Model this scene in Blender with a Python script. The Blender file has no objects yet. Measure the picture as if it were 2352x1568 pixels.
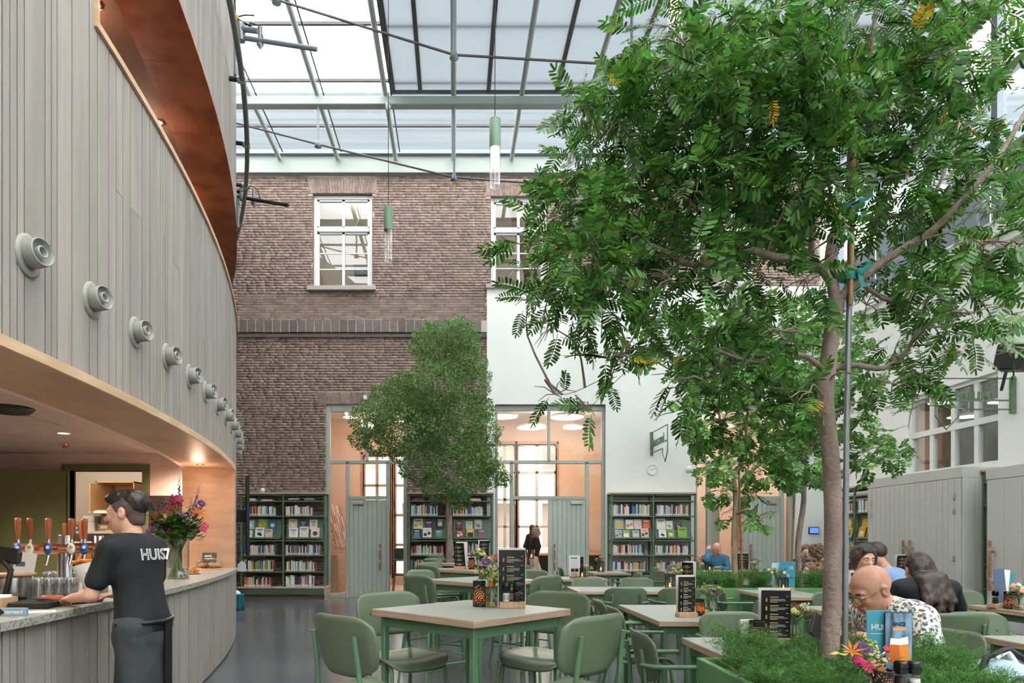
import bpy, math, random
import numpy as np
from mathutils import Vector, Matrix
random.seed(7); rng = np.random.default_rng(7)
SC = bpy.context.scene; COL = SC.collection
PI = math.pi
# ------------------------------------------------------------------ camera, sky, exposure
F, CX, CY, CAMZ = 1550.0, 1043.0, 1236.0, 1.35
cam = bpy.data.cameras.new('camera'); camo = bpy.data.objects.new('camera', cam); COL.objects.link(camo)
camo.location = (0, 0, CAMZ); camo.rotation_euler = (PI/2, 0, 0)
cam.sensor_width = 36; cam.sensor_fit = 'HORIZONTAL'; cam.lens = F/2352*36
cam.shift_x = (1176-CX)/2352; cam.shift_y = (CY-784)/2352; cam.clip_end = 300; cam.clip_start = .05
SC.camera = camo
world = bpy.data.worlds.new('sky'); SC.world = world; world.use_nodes = True
bg = world.node_tree.nodes['Background']; bg.inputs[0].default_value = (.985, .992, 1, 1); bg.inputs[1].default_value = 5.2
vs = SC.view_settings; vs.view_transform = 'Standard'; vs.look = 'None'; vs.gamma = 1; vs.use_curve_mapping = False; vs.exposure = 0.38
SC.cycles.max_bounces = 6; SC.cycles.diffuse_bounces = 3; SC.cycles.glossy_bounces = 3; SC.cycles.transparent_max_bounces = 16; SC.cycles.use_adaptive_sampling = True; SC.cycles.adaptive_threshold = .15; SC.cycles.adaptive_min_samples = 12
SC.cycles.sample_clamp_indirect = 6; SC.cycles.caustics_reflective = False; SC.cycles.caustics_refractive = False
def at(px, py, Y):            # photograph measurement -> place in the room at distance Y
    return Vector(((px-CX)/F*Y, Y, CAMZ+(CY-py)/F*Y))
def px(xp, Y): return (xp-CX)/F*Y
# ------------------------------------------------------------------ materials
def lin(c):
    if isinstance(c, str):
        c = [int(c[i:i+2], 16)/255 for i in (1, 3, 5)]
        c = [x/12.92 if x <= .04045 else ((x+.055)/1.055)**2.4 for x in c]
    return tuple(c)+(1,)
MATS = {}
def M(name, col, rough=.6, metal=0, var=0, col2=None, scale=(5, 5, 5), detail=3, lohi=(.4, .62), bump=0, bscale=40, emit=None, es=1, spec=.5, hue=0, coat=0, trans=0, pos=False):
    if name in MATS: return MATS[name]
    m = bpy.data.materials.new(name); m.use_nodes = True; MATS[name] = m
    nt = m.node_tree; N = nt.nodes; L = nt.links; b = N['Principled BSDF']
    b.inputs['Roughness'].default_value = rough; b.inputs['Metallic'].default_value = metal
    b.inputs['Specular IOR Level'].default_value = spec; b.inputs['Coat Weight'].default_value = coat
    c = N.new('ShaderNodeRGB'); c.outputs[0].default_value = lin(col); out = c.outputs[0]
    tc = N.new('ShaderNodeTexCoord')
    if col2:
        mp = N.new('ShaderNodeMapping'); mp.inputs['Scale'].default_value = scale; L.new(N.new('ShaderNodeNewGeometry').outputs['Position'] if pos else tc.outputs['Object'], mp.inputs[0])
        n = N.new('ShaderNodeTexNoise'); n.inputs['Scale'].default_value = 1; n.inputs['Detail'].default_value = detail; L.new(mp.outputs[0], n.inputs[0])
        r = N.new('ShaderNodeMapRange'); r.inputs[1].default_value, r.inputs[2].default_value = lohi; L.new(n.outputs[0], r.inputs[0])
        mx = N.new('ShaderNodeMixRGB'); L.new(r.outputs[0], mx.inputs[0]); L.new(out, mx.inputs[1]); mx.inputs[2].default_value = lin(col2); out = mx.outputs[0]
        if var and not pos:
            oi = N.new('ShaderNodeObjectInfo'); sc_ = N.new('ShaderNodeMath'); sc_.operation = 'MULTIPLY'; sc_.inputs[1].default_value = 37
            L.new(oi.outputs['Random'], sc_.inputs[0]); cb = N.new('ShaderNodeCombineXYZ'); L.new(sc_.outputs[0], cb.inputs[0]); L.new(sc_.outputs[0], cb.inputs[2]); L.new(cb.outputs[0], mp.inputs['Location'])
    if var or hue:
        g = N.new('ShaderNodeNewGeometry'); oi = N.new('ShaderNodeObjectInfo')
        a = N.new('ShaderNodeMath'); a.operation = 'ADD'; L.new(g.outputs['Random Per Island'], a.inputs[0]); L.new(oi.outputs['Random'], a.inputs[1])
        fr = N.new('ShaderNodeMath'); fr.operation = 'FRACT'; L.new(a.outputs[0], fr.inputs[0])
        hs = N.new('ShaderNodeHueSaturation'); L.new(out, hs.inputs['Color'])
        r2 = N.new('ShaderNodeMapRange'); r2.inputs[3].default_value = 1-var; r2.inputs[4].default_value = 1+var; L.new(fr.outputs[0], r2.inputs[0]); L.new(r2.outputs[0], hs.inputs['Value'])
        if hue:
            m7 = N.new('ShaderNodeMath'); m7.operation = 'MULTIPLY'; m7.inputs[1].default_value = 7.31; L.new(fr.outputs[0], m7.inputs[0])
            f7 = N.new('ShaderNodeMath'); f7.operation = 'FRACT'; L.new(m7.outputs[0], f7.inputs[0])
            r3 = N.new('ShaderNodeMapRange'); r3.inputs[3].default_value = .5-hue; r3.inputs[4].default_value = .5+hue; L.new(f7.outputs[0], r3.inputs[0]); L.new(r3.outputs[0], hs.inputs['Hue'])
        out = hs.outputs[0]
    L.new(out, b.inputs['Base Color'])
    if bump:
        n = N.new('ShaderNodeTexNoise'); n.inputs['Scale'].default_value = bscale; n.inputs['Detail'].default_value = 4; L.new(tc.outputs['Object'], n.inputs[0])
        bp = N.new('ShaderNodeBump'); bp.inputs['Strength'].default_value = bump; bp.inputs['Distance'].default_value = .02; L.new(n.outputs[0], bp.inputs['Height']); L.new(bp.outputs[0], b.inputs['Normal'])
    if emit: b.inputs['Emission Color'].default_value = lin(emit); b.inputs['Emission Strength'].default_value = es
    if trans: # thin translucent sheet
        t = N.new('ShaderNodeBsdfTranslucent'); L.new(out, t.inputs[0]); mx = N.new('ShaderNodeMixShader'); mx.inputs[0].default_value = trans
        L.new(b.outputs[0], mx.inputs[1]); L.new(t.outputs[0], mx.inputs[2]); L.new(mx.outputs[0], N['Material Output'].inputs[0])
    return m
def glass(name, tint=(1, 1, 1), base=.04, gain=.5, rough=.02):
    m = bpy.data.materials.new(name); m.use_nodes = True; MATS[name] = m; nt = m.node_tree; N = nt.nodes; L = nt.links
    N.remove(N['Principled BSDF']); t = N.new('ShaderNodeBsdfTransparent'); t.inputs[0].default_value = tuple(tint)+(1,)
    g = N.new('ShaderNodeBsdfGlossy'); g.inputs['Roughness'].default_value = rough
    lw = N.new('ShaderNodeLayerWeight'); lw.inputs[0].default_value = .25
    ma = N.new('ShaderNodeMath'); ma.operation = 'MULTIPLY_ADD'; ma.inputs[1].default_value = gain; ma.inputs[2].default_value = base; L.new(lw.outputs['Facing'], ma.inputs[0])
    mx = N.new('ShaderNodeMixShader'); L.new(ma.outputs[0], mx.inputs[0]); L.new(t.outputs[0], mx.inputs[1]); L.new(g.outputs[0], mx.inputs[2]); L.new(mx.outputs[0], N['Material Output'].inputs[0])
    return m
glass('roof_glass', (.97, .985, .98), .02, .15); glass('pane_glass', (.95, .97, .96), .06, .3); glass('vase_glass', (.9, .95, .92), .12, .6); glass('clear_glass', (.97, .97, .97), .02, .28)
glass('tumbler_glass', (.9, .9, .9), .1, .6); M('blind_grey', '#8f989f', .7, trans=.4); glass('amber_drink', (.95, .75, .35), .08, .5)
M('plank', '#938c86', .7, var=.06, col2='#9f9891', scale=(9, 9, .7), bump=.06, bscale=60)
M('plank_back', '#3a3733', .9); M('wood_soffit', '#bd9679', .45, var=.05, col2='#b08768', scale=(1.5, 1.5, 9)); M('wood_trim', '#d3b493', .5, col2='#c2a07c', scale=(3, 3, 20))
M('terracotta', '#ad6440', .4, var=.08, col2='#8e4727', scale=(3, 3, 2)); M('perforated', '#81563f', .7, bump=.5, bscale=120)
M('brick', '#937e73', .85, var=.22, hue=.012, col2='#77655d', scale=(14, 14, 14), bump=.35, bscale=60, pos=True)
M('brick_dark', '#5f5957', .8, var=.25, col2='#6e625c', scale=(9, 9, 9), bump=.3, bscale=40, pos=True)
M('mortar', '#b8ada2', .95, bump=.2, bscale=60)
M('plaster', '#e6e8e4', .85, col2='#dfe2dd', scale=(.7, .7, .7)); M('fascia', '#949b97', .6); M('white_paint', '#d6dad8', .4); M('stone_sill', '#a39d97', .7, bump=.1)
M('floor', '#505357', .2, col2='#696c6f', scale=(.55, .55, 1), detail=5, lohi=(.35, .7), bump=.012, bscale=3, spec=.6)
M('steel_paint', '#79828a', .45); M('steel_dark', '#4b4a4c', .5); M('tube_grey', '#9aa39f', .45); M('tube_dark', '#5f675f', .45); M('screen_fabric', '#c3cbd2', .9, trans=.75); M('screen_seam', '#50504f', .7)
M('outer_roof', '#646c70', .6, col2='#555d62', scale=(.1, .1, 6)); M('peach', '#e2c5b0', .7); M('peach_pale', '#e4cfc2', .7); M('room_white', '#dcd5ca', .8); M('pale_floor', '#d9bda4', .4); M('rack_wood', '#d2a88a', .6, var=.05)
M('frame_green', '#a9b0a6', .5); M('door_green', '#b3bbb2', .5); M('panel_grey', '#bfbfb9', .55); M('handle_wood', '#a87a52', .5, col2='#936641', scale=(8, 8, 30)); M('aluminium', '#b9bcbf', .35, metal=.7)
M('case_green', '#5c755a', .45); M('case_green_dark', '#566353', .5); M('shelf_ply', '#b9a594', .6)
M('chair_green', '#65735a', .34, spec=.5); M('tube_green', '#5b7e5e', .35); M('table_top', '#9a9e95', .4); M('ply_edge', '#c0a48c', .6, col2='#a58a74', scale=(4, 4, 220), detail=1)
M('black', '#141414', .5); M('black_gloss', '#0c0c0d', .15); M('rubber', '#1b1b1c', .7); M('chrome', '#c9c9c9', .15, metal=1); M('copper', '#c98a68', .25, metal=1); M('steel', '#a8a9ab', .25, metal=1)
M('paper', '#eceae4', .7); M('menu_black', '#17171a', .3); M('wood_block', '#c7a582', .55, col2='#b48f6b', scale=(40, 40, 6)); M('gold', '#c59a45', .5); M('teal', '#3f8ea0', .4); M('teal_dark', '#12606c', .5)
M('planter_green', '#64945f', .4); M('soil', '#8a7d68', .95, var=.1, bump=.6, bscale=30)
M('bark', '#95857a', .85, col2='#7d6c60', scale=(14, 14, 5), bump=.5, bscale=50); M('bark_pale', '#a3907c', .85, col2='#8b7866', scale=(14, 14, 5), bump=.4, bscale=50); M('twig', '#6b5c45', .8)
M('cane', '#a8875d', .6, col2='#8f6f48', scale=(20, 20, 6)); M('galvanised', '#8d9092', .4, metal=.6); M('tie_teal', '#147a78', .6)
def leafmat(name, c, hue, var, tr=.35, rough=.35):
    m = M(name, c, rough, var=var, hue=hue, spec=.5, trans=tr); return m
leafmat('leaf_big', '#4d7c30', .03, .72, .34, .38); leafmat('leaf_fine', '#6d9150', .025, .45, .36, .45); leafmat('leaf_mid', '#6c9c4e', .03, .5, .4, .4); leafmat('fern', '#588a42', .03, .5, .35, .5); leafmat('leaf_yellow', '#c9a52a', .03, .3)
M('terrazzo', '#a7a59b', .4, col2='#77786d', scale=(55, 55, 55), detail=2, lohi=(.5, .58)); M('pink_wall', '#ddc0b0', .8); M('pink_ceiling', '#c9b3a6', .85, var=.03); M('olive', '#5d6134', .6); M('tile_dark', '#33281f', .35)
M('flame', '#ff9a3a', .5, emit='#ff8a2a', es=14); M('glow_liner', '#f0e2cf', .6, trans=.7); M('bulb', '#fff0dc', .5, emit='#ffe2c4', es=9); M('lamp_disc', '#fff0e0', .5, emit='#ffdcc0', es=7); M('spot_disc', '#fff0e0', .5, emit='#ffc9a0', es=12)
M('daylight_window', '#ffffff', .5, emit='#f4f6fa', es=1.15); M('screen_blue', '#4a7fd6', .3, emit='#5b86e6', es=.9); M('led_green', '#2bd05a', .3, emit='#2bd05a', es=2)
# ------------------------------------------------------------------ mesh helpers
def fastmesh(name, V, Fq, smooth=False):
    """V (n,3), Fq (m,k) faces that all have k corners"""
    me = bpy.data.meshes.new(name); V = np.asarray(V, np.float32); Fq = np.asarray(Fq, np.int32); m, k = Fq.shape
    me.vertices.add(len(V)); me.vertices.foreach_set('co', V.ravel()); me.loops.add(m*k); me.loops.foreach_set('vertex_index', Fq.ravel())
    me.polygons.add(m); me.polygons.foreach_set('loop_start', np.arange(0, m*k, k, dtype=np.int32)); me.polygons.foreach_set('loop_total', np.full(m, k, np.int32))
    if smooth: me.polygons.foreach_set('use_smooth', np.ones(m, bool))
    me.update(calc_edges=True); return me
def link(name, data, parent=None, mat=None, loc=None):
    o = bpy.data.objects.new(name, data); COL.objects.link(o)
    if parent: o.parent = parent
    if loc is not None: o.location = loc
    if mat and data is not None and not data.materials: data.materials.append(MATS[mat] if isinstance(mat, str) else mat)
    return o
def tag(o, label, cat, group=None, kind=None):
    o['label'] = label; o['category'] = cat
    if group: o['group'] = group
    if kind: o['kind'] = kind
    return o
def thing(name, label, cat, loc=(0, 0, 0), rz=0, group=None):
    o = bpy.data.objects.new(name, None); COL.objects.link(o); o.location = loc; o.rotation_euler = (0, 0, rz); o.empty_display_size = .1
    return tag(o, label, cat, group)
def struct(o, label=None):
    o['kind'] = 'structure'
    if label: o['label'] = label
    return o
def copytree(o, parent=None):
    c = o.copy(); COL.objects.link(c); c.parent = parent
    for ch in o.children: copytree(ch, c)
    return c
class MB:
    def __init__(s): s.v = []; s.f = []; s.sm = []
    def add(s, vs, fs, smooth=False):
        n = len(s.v); s.v += [tuple(p) for p in vs]; s.f += [tuple(i+n for i in f) for f in fs]; s.sm += [smooth]*len(fs); return s
    def box(s, a, b, m=None):
        (x0, y0, z0), (x1, y1, z1) = a, b
        vs = [Vector(p) for p in ((x0, y0, z0), (x1, y0, z0), (x1, y1, z0), (x0, y1, z0), (x0, y0, z1), (x1, y0, z1), (x1, y1, z1), (x0, y1, z1))]
        if m is not None: vs = [m @ p for p in vs]
        return s.add(vs, [(3, 2, 1, 0), (4, 5, 6, 7), (0, 1, 5, 4), (1, 2, 6, 5), (2, 3, 7, 6), (3, 0, 4, 7)])
    def cbox(s, c, d, m=None): return s.box([c[i]-d[i]/2 for i in range(3)], [c[i]+d[i]/2 for i in range(3)], m)
    def bbox(s, a, b, e=.004, m=None):       # chamfered box
        a = Vector(a); b = Vector(b); c = (a+b)/2; h = (b-a)/2; vs = []; idx = {}
        for sx in (-1, 1):
            for sy in (-1, 1):
                for sz in (-1, 1):
                    for ax in range(3):
                        p = Vector((sx*h.x, sy*h.y, sz*h.z))
                        for k in range(3):
                            if k != ax: p[k] -= math.copysign(min(e, h[k]*.9), p[k])
                        idx[(sx, sy, sz, ax)] = len(vs); q = c+p; vs.append(m @ q if m is not None else q)
        fs = []
        for ax in range(3):
            o1, o2 = [(1, 2), (2, 0), (0, 1)][ax]
            for sg in (-1, 1):
                r = []
                for u, w in ((-1, -1), (1, -1), (1, 1), (-1, 1)):
                    k = [0, 0, 0]; k[ax] = sg; k[o1] = u; k[o2] = w; r.append(idx[(*k, ax)])
                fs.append(r if sg > 0 else r[::-1])
            for u in (-1, 1):
                for w in (-1, 1):
                    k0 = [0, 0, 0]; k1 = [0, 0, 0]; k0[ax] = -1; k1[ax] = 1; k0[o1] = k1[o1] = u; k0[o2] = k1[o2] = w
                    r = [idx[(*k0, o1)], idx[(*k1, o1)], idx[(*k1, o2)], idx[(*k0, o2)]]
                    fs.append(r if u*w < 0 else r[::-1])
        for sx in (-1, 1):
            for sy in (-1, 1):
                for sz in (-1, 1):
                    r = [idx[(sx, sy, sz, k)] for k in range(3)]; fs.append(r if sx*sy*sz > 0 else r[::-1])
        return s.add(vs, fs)
    def tube(s, pts, r, n=8, cap=True, smooth=True):
        pts = [Vector(p) for p in pts]; m = len(pts); rs = r if isinstance(r, (list, tuple)) else [r]*m; vs = []; fs = []; up = None
        for i, p in enumerate(pts):
            d = (pts[min(i+1, m-1)]-pts[max(i-1, 0)]); d = d.normalized() if d.length else Vector((0, 0, 1))
            if up is None: up = d.orthogonal().normalized()
            up = (up-d*up.dot(d)); up = up.normalized() if up.length > 1e-6 else d.orthogonal().normalized(); w = d.cross(up)
            for k in range(n):
                a = 2*PI*k/n; vs.append(p+(up*math.cos(a)+w*math.sin(a))*rs[i])
        for i in range(m-1):
            for k in range(n): fs.append((i*n+k, i*n+(k+1) % n, (i+1)*n+(k+1) % n, (i+1)*n+k))
        s.add(vs, fs, smooth)
        if cap: s.add(vs[:n], [tuple(range(n))[::-1]]); s.add(vs[-n:], [tuple(range(n))])
        return s
    def lathe(s, prof, n=20, c=(0, 0, 0), m=None, smooth=True, cap=True):
        vs = []; k = len(prof)
        for i in range(n):
            a = 2*PI*i/n
            for r, z in prof:
                p = Vector((c[0]+r*math.cos(a), c[1]+r*math.sin(a), c[2]+z)); vs.append(m @ p if m is not None else p)
        fs = [(i*k+j, ((i+1) % n)*k+j, ((i+1) % n)*k+j+1, i*k+j+1) for i in range(n) for j in range(k-1)]
        s.add(vs, fs, smooth)
        if cap:
            if prof[0][0] > 1e-4: s.add([vs[i*k] for i in range(n)], [tuple(range(n))[::-1]])
            if prof[-1][0] > 1e-4: s.add([vs[i*k+k-1] for i in range(n)], [tuple(range(n))])
        return s
    def prism(s, poly, h, m=None, smooth=False):      # poly in xy, extruded z 0..h
        n = len(poly); vs = [Vector((x, y, 0)) for x, y in poly]+[Vector((x, y, h)) for x, y in poly]
        if m is not None: vs = [m @ p for p in vs]
        s.add(vs, [tuple(range(n))[::-1], tuple(range(n, 2*n))]); return s.add(vs, [(i, (i+1) % n, n+(i+1) % n, n+i) for i in range(n)], smooth)
    def ball(s, c, r, n=8, m=6):
        r = r if isinstance(r, (tuple, list)) else (r, r, r)
        vs = [(c[0], c[1], c[2]-r[2])]+[(c[0]+r[0]*math.sin(PI*j/m)*math.cos(2*PI*i/n), c[1]+r[1]*math.sin(PI*j/m)*math.sin(2*PI*i/n), c[2]-r[2]*math.cos(PI*j/m)) for j in range(1, m) for i in range(n)]+[(c[0], c[1], c[2]+r[2])]
        fs = [(0, 1+(i+1) % n, 1+i) for i in range(n)]+[(1+(j-1)*n+i, 1+(j-1)*n+(i+1) % n, 1+j*n+(i+1) % n, 1+j*n+i) for j in range(1, m-1) for i in range(n)]+[(len(vs)-1, 1+(m-2)*n+i, 1+(m-2)*n+(i+1) % n) for i in range(n)]
        return s.add(vs, fs, True)
    def mesh(s, name):
        me = bpy.data.meshes.new(name); me.from_pydata(s.v, [], s.f); me.polygons.foreach_set('use_smooth', s.sm); me.update(); return me
    def build(s, name, mat, parent=None, loc=None): return link(name, s.mesh(name), parent, mat, loc)
def rot(ax, a, loc=(0, 0, 0)): return Matrix.Translation(loc) @ Matrix.Rotation(a, 4, ax)
def rrect(w, h, r, n=4, r2=None):
    r2 = r if r2 is None else r2; out = []
    for cx, cy, a0, q in ((w/2, h/2, 0, r2), (-w/2, h/2, PI/2, r2), (-w/2, -h/2, PI, r), (w/2, -h/2, 1.5*PI, r)):
        sx = 1 if cx > 0 else -1; sy = 1 if cy > 0 else -1
        for k in range(n+1):
            a = a0+PI/2*k/n; out.append((cx-sx*q+q*math.cos(a), cy-sy*q+q*math.sin(a)))
    return out
def text(name, s, size, mat, parent, m, ext=.001, bold=0, align='CENTER', outline=False):
    cu = bpy.data.curves.new(name, 'FONT'); cu.body = s; cu.size = size; cu.extrude = ext; cu.offset = bold; cu.align_x = align; cu.resolution_u = 3
    if outline: cu.fill_mode = 'NONE'; cu.bevel_depth = outline; cu.bevel_resolution = 0; cu.extrude = 0
    o = bpy.data.objects.new(name, cu); COL.objects.link(o); dg = bpy.context.evaluated_depsgraph_get(); me = bpy.data.meshes.new_from_object(o.evaluated_get(dg))
    bpy.data.objects.remove(o); me.transform(m); me.materials.clear(); return link(name, me, parent, mat)
ORD = 'first second third fourth fifth sixth seventh eighth ninth tenth eleventh twelfth thirteenth fourteenth fifteenth sixteenth seventeenth eighteenth nineteenth twentieth'.split()
def nth(i):
    if i < 20: return ORD[i]
    t, u = divmod(i+1, 10); tens = {2: 'twenty', 3: 'thirty', 4: 'forty', 5: 'fifty'}[t]
    return ({'twenty': 'twentieth', 'thirty': 'thirtieth', 'forty': 'fortieth', 'fifty': 'fiftieth'}[tens] if u == 0 else tens+'-'+ORD[u-1])
# ================================================================== the setting
D = 15.4
def holed(mb, x0, x1, z0, z1, holes, y0, y1, m=None):
    xs = sorted({x0, x1, *[min(max(h[k], x0), x1) for h in holes for k in (0, 1)]}); zs = sorted({z0, z1, *[min(max(h[k], z0), z1) for h in holes for k in (2, 3)]})
    for i in range(len(xs)-1):
        run = None
        for j in range(len(zs)-1):
            cx, cz = (xs[i]+xs[i+1])/2, (zs[j]+zs[j+1])/2
            hit = any(h[0] < cx < h[1] and h[2] < cz < h[3] for h in holes)
            if hit:
                if run is not None: mb.box((xs[i], y0, run), (xs[i+1], y1, zs[j]), m)
                run = None
            elif run is None: run = zs[j]
        if run is not None: mb.box((xs[i], y0, run), (xs[i+1], y1, z1), m)
    return mb
floor = struct(MB().box((-9, -7, -.12), (8.6, 15.42, 0)).build('floor', 'floor'), 'dark polished concrete floor')
G1 = (-2.93, -1.07, 0, 4.41); G2 = (.93, 3.45, 0, 4.4); G3 = (5.5, 7.75, 0, 4.4)
W1 = (-3.23, -1.86, 7.08, 9.22); W2 = (.83, 2.13, 7.12, 9.16); W3 = (5.53, 6.87, 7.12, 9.16)
HOLES = [G1, G2, G3, W1, W2, W3]
wall_back = struct(holed(MB(), -6.6, 8.5, 0, 9.7, HOLES, D+.012, D+.36).build('wall_back', 'mortar'), 'old brick wall with a white plastered lower right part')
PX = .745; PZ = 7.08
pl = holed(MB(), PX, 8.4, 0, PZ, [G2, G3], D-.045, D+.012).build('plaster_panel', 'plaster', wall_back); pl['label'] = 'smooth white plaster'
for h in (W1, W2, W3): MB().box((h[0], D+.0, h[3]-.004), (h[1], D+.34, h[3]+.0)).box((h[0]-.002, D+.01, h[2]), (h[0]+.012, D+.3, h[3])).box((h[1]-.012, D+.01, h[2]), (h[1]+.002, D+.3, h[3])).build('window_reveal', 'brick', wall_back)
# bricks: every one a piece with recessed joints
BH, BP = .052, .0612
ARCH = [(h[0]-.1, h[1]+.1, h[3], h[3]+.36) for h in (W1, W2, W3)]+[(G1[0]-.18, G1[1]+.18, G1[3], G1[3]+.27)]
bricks = []
def course(z, xa, xb):
    x = xa-random.random()*.2
    while x < xb:
        L = random.choice((.205, .205, .098)); a, b = max(x, xa), min(x+L, xb); x += L+.011
        segs = [(a, b)]
        for h in HOLES+ARCH:
            if h[2]-.002 < z+BH and z < h[3]:
                new = []
                for s, e in segs:
                    if e <= h[0] or s >= h[1]: new.append((s, e))
                    else:
                        if s < h[0]: new.append((s, h[0]))
                        if e > h[1]: new.append((h[1], e))
                segs = new
        bricks.extend((s, e, z) for s, e in segs if e-s > .03)
z = .01
while z < 9.6:
    if not 5.93 < z+BH/2 < 6.33: course(z, -6.5 if z > PZ-.05 else -6.5, 8.35 if z > PZ else PX)
    z += BP
def unit_brick(L, seed):
    r = random.Random(seed); j = lambda: r.uniform(-.002, .002)
    d = .013
    v = [(-L/2+j(), -d+j(), j()), (L/2+j(), -d+j(), j()), (L/2+j(), -d+j(), BH+j()), (-L/2+j(), -d+j(), BH+j()), (-L/2, .006, 0), (L/2, .006, 0), (L/2, .006, BH), (-L/2, .006, BH)]
    return v, [(0, 1, 2, 3), (1, 0, 4, 5), (2, 1, 5, 6), (3, 2, 6, 7), (0, 3, 7, 4)]
single = sorted((b for b in bricks if 6.33 < b[2] < 7.0 and b[0] > -4.95 and b[1] < PX and b[1]-b[0] > .09), key=lambda b: b[2])[:255]
sset = set(single); meshes = {}
for b in single:
    L = round(b[1]-b[0], 3); L = .205 if L > .19 else (.098 if L < .11 else L); k = (L, random.randrange(3))
    if k not in meshes: mb = MB(); mb.add(*unit_brick(L, k[1])); meshes[k] = mb.mesh('brick')
    link('brick', meshes[k], wall_back, 'brick', ((b[0]+b[1])/2, D+.012, b[2]))
V = []; Fq = []
for i, b in enumerate(bricks):
    if b in sset: continue
    v, f = unit_brick(b[1]-b[0], i); n = len(V); V += [(p[0]+(b[0]+b[1])/2, p[1]+D+.012, p[2]+b[2]) for p in v]; Fq += [[k+n for k in q] for q in f]
bo = link('brickwork', fastmesh('brickwork', V, Fq), wall_back, 'brick'); bo['kind'] = 'stuff'
for (a0, a1, z0, z1) in ARCH:       # flat arches of fanned upright bricks
    n = int((a1-a0)/.066); mb = MB(); c = (a0+a1)/2
    for i in range(n):
        x0 = a0+(a1-a0)*i/n; t = ((x0+.03)-c)/(a1-a0); w = (a1-a0)/n-.011
        mb.add([(x0-t*.14, D-.004, z0+.005), (x0+w-t*.14, D-.004, z0+.005), (x0+w+t*.06, D-.004, z1), (x0+t*.06, D-.004, z1), (x0-t*.14, D+.02, z0+.005), (x0+w-t*.14, D+.02, z0+.005), (x0+w+t*.06, D+.02, z1), (x0+t*.06, D+.02, z1)],
               [(0, 1, 2, 3), (1, 0, 4, 5), (2, 1, 5, 6), (3, 2, 6, 7), (0, 3, 7, 4)])
    for sx, xe in ((1, a0), (-1, a1)): mb.add([(xe, D-.002, z0), (xe+sx*.075, D-.002, z0), (xe-sx*.0, D-.002, z1), (xe, D+.02, z0), (xe+sx*.075, D+.02, z0), (xe, D+.02, z1)], [(0, 1, 2), (0, 3, 4, 1), (1, 4, 5, 2)])
    o = mb.build('brick_arch', 'brick', wall_back); o['kind'] = 'stuff'
x = -6.4; mm = MB().bbox((0, -.075, 0), (.176, .02, .275), .008).mesh('ledge_block')
while x < PX-.15:
    o = link('ledge_block', mm, wall_back, 'brick_dark', (x, D, 6.03)); x += .19
MB().box((-6.5, D-.068, 6.035), (PX, D+.02, 6.3)).build('ledge_bed', 'mortar', wall_back)
MB().box((-6.5, D-.045, 5.93), (PX, D+.02, 6.0)).build('ledge_shadow_strip', 'brick_dark', wall_back)  # dark strip standing in for the shadow line under the ledge overhang
MB().box((-6.6, D-.1, 9.65), (8.5, D+.3, 10.1)).box((-6.6, D-.14, 10.06), (8.5, D+.3, 10.14)).box((-6.6, D-.13, 9.63), (8.5, D+.2, 9.7)).build('fascia', 'fascia', wall_back)
# upper windows
def upper_window(n, h, sill=True):
    x0, x1, z0, z1 = h; y = D+.1; w = struct(bpy.data.objects.new('window_%d' % n, None)); COL.objects.link(w); w['label'] = 'white sash window with six panes in brick wall, %s from left' % ORD[n-1]
    fr = MB(); t = .085; zt = z0+(z1-z0)*.61; xm = (x0+x1)/2
    for a, b in (((x0, y, z0), (x0+t, y+.14, z1)), ((x1-t, y, z0), (x1, y+.14, z1)), ((x0+t, y, z1-t), (x1-t, y+.14, z1)), ((x0+t, y, z0), (x1-t, y+.14, z0+.05)), ((x0+t, y-.015, zt), (x1-t, y+.13, zt+.1))): fr.bbox(a, b, .01)
    fr.build('window_frame', 'white_paint', w)
    sa = MB()
    for zz0, zz1 in ((z0+.05, zt), (zt+.1, z1-t)):
        for a, b in (((x0+t, y+.03, zz0), (x0+t+.045, y+.09, zz1)), ((x1-t-.045, y+.03, zz0), (x1-t, y+.09, zz1)), ((xm-.03, y+.03, zz0), (xm+.03, y+.09, zz1)), ((x0+t, y+.03, zz0), (x1-t, y+.09, zz0+.04)), ((x0+t, y+.03, zz1-.04), (x1-t, y+.09, zz1))): sa.box(a, b)
    for k in (.33, .62):
        zz = z0+.05+(zt-z0-.05)*k; sa.box((x0+t, y+.045, zz-.012), (x1-t, y+.075, zz+.012))
    sa.build('sash', 'white_paint', w)
    for zz0, zz1 in ((z0+.05, z0+.05+(zt-z0-.05)*.33), (z0+.05+(zt-z0-.05)*.33, z0+.05+(zt-z0-.05)*.62), (z0+.05+(zt-z0-.05)*.62, zt), (zt+.1, z1-t)):
        for xa, xb in ((x0+t, xm), (xm, x1-t)): MB().box((xa, y+.056, zz0), (xb, y+.062, zz1)).build('pane', 'pane_glass', w)
    MB().bbox((x0-.11, D-.12, z0-.1), (x1+.08, D+.12, z0), .008).build('window_sill', 'stone_sill', w)
for i, h in enumerate((W1, W2, W3)): upper_window(i+1, h)
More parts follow.
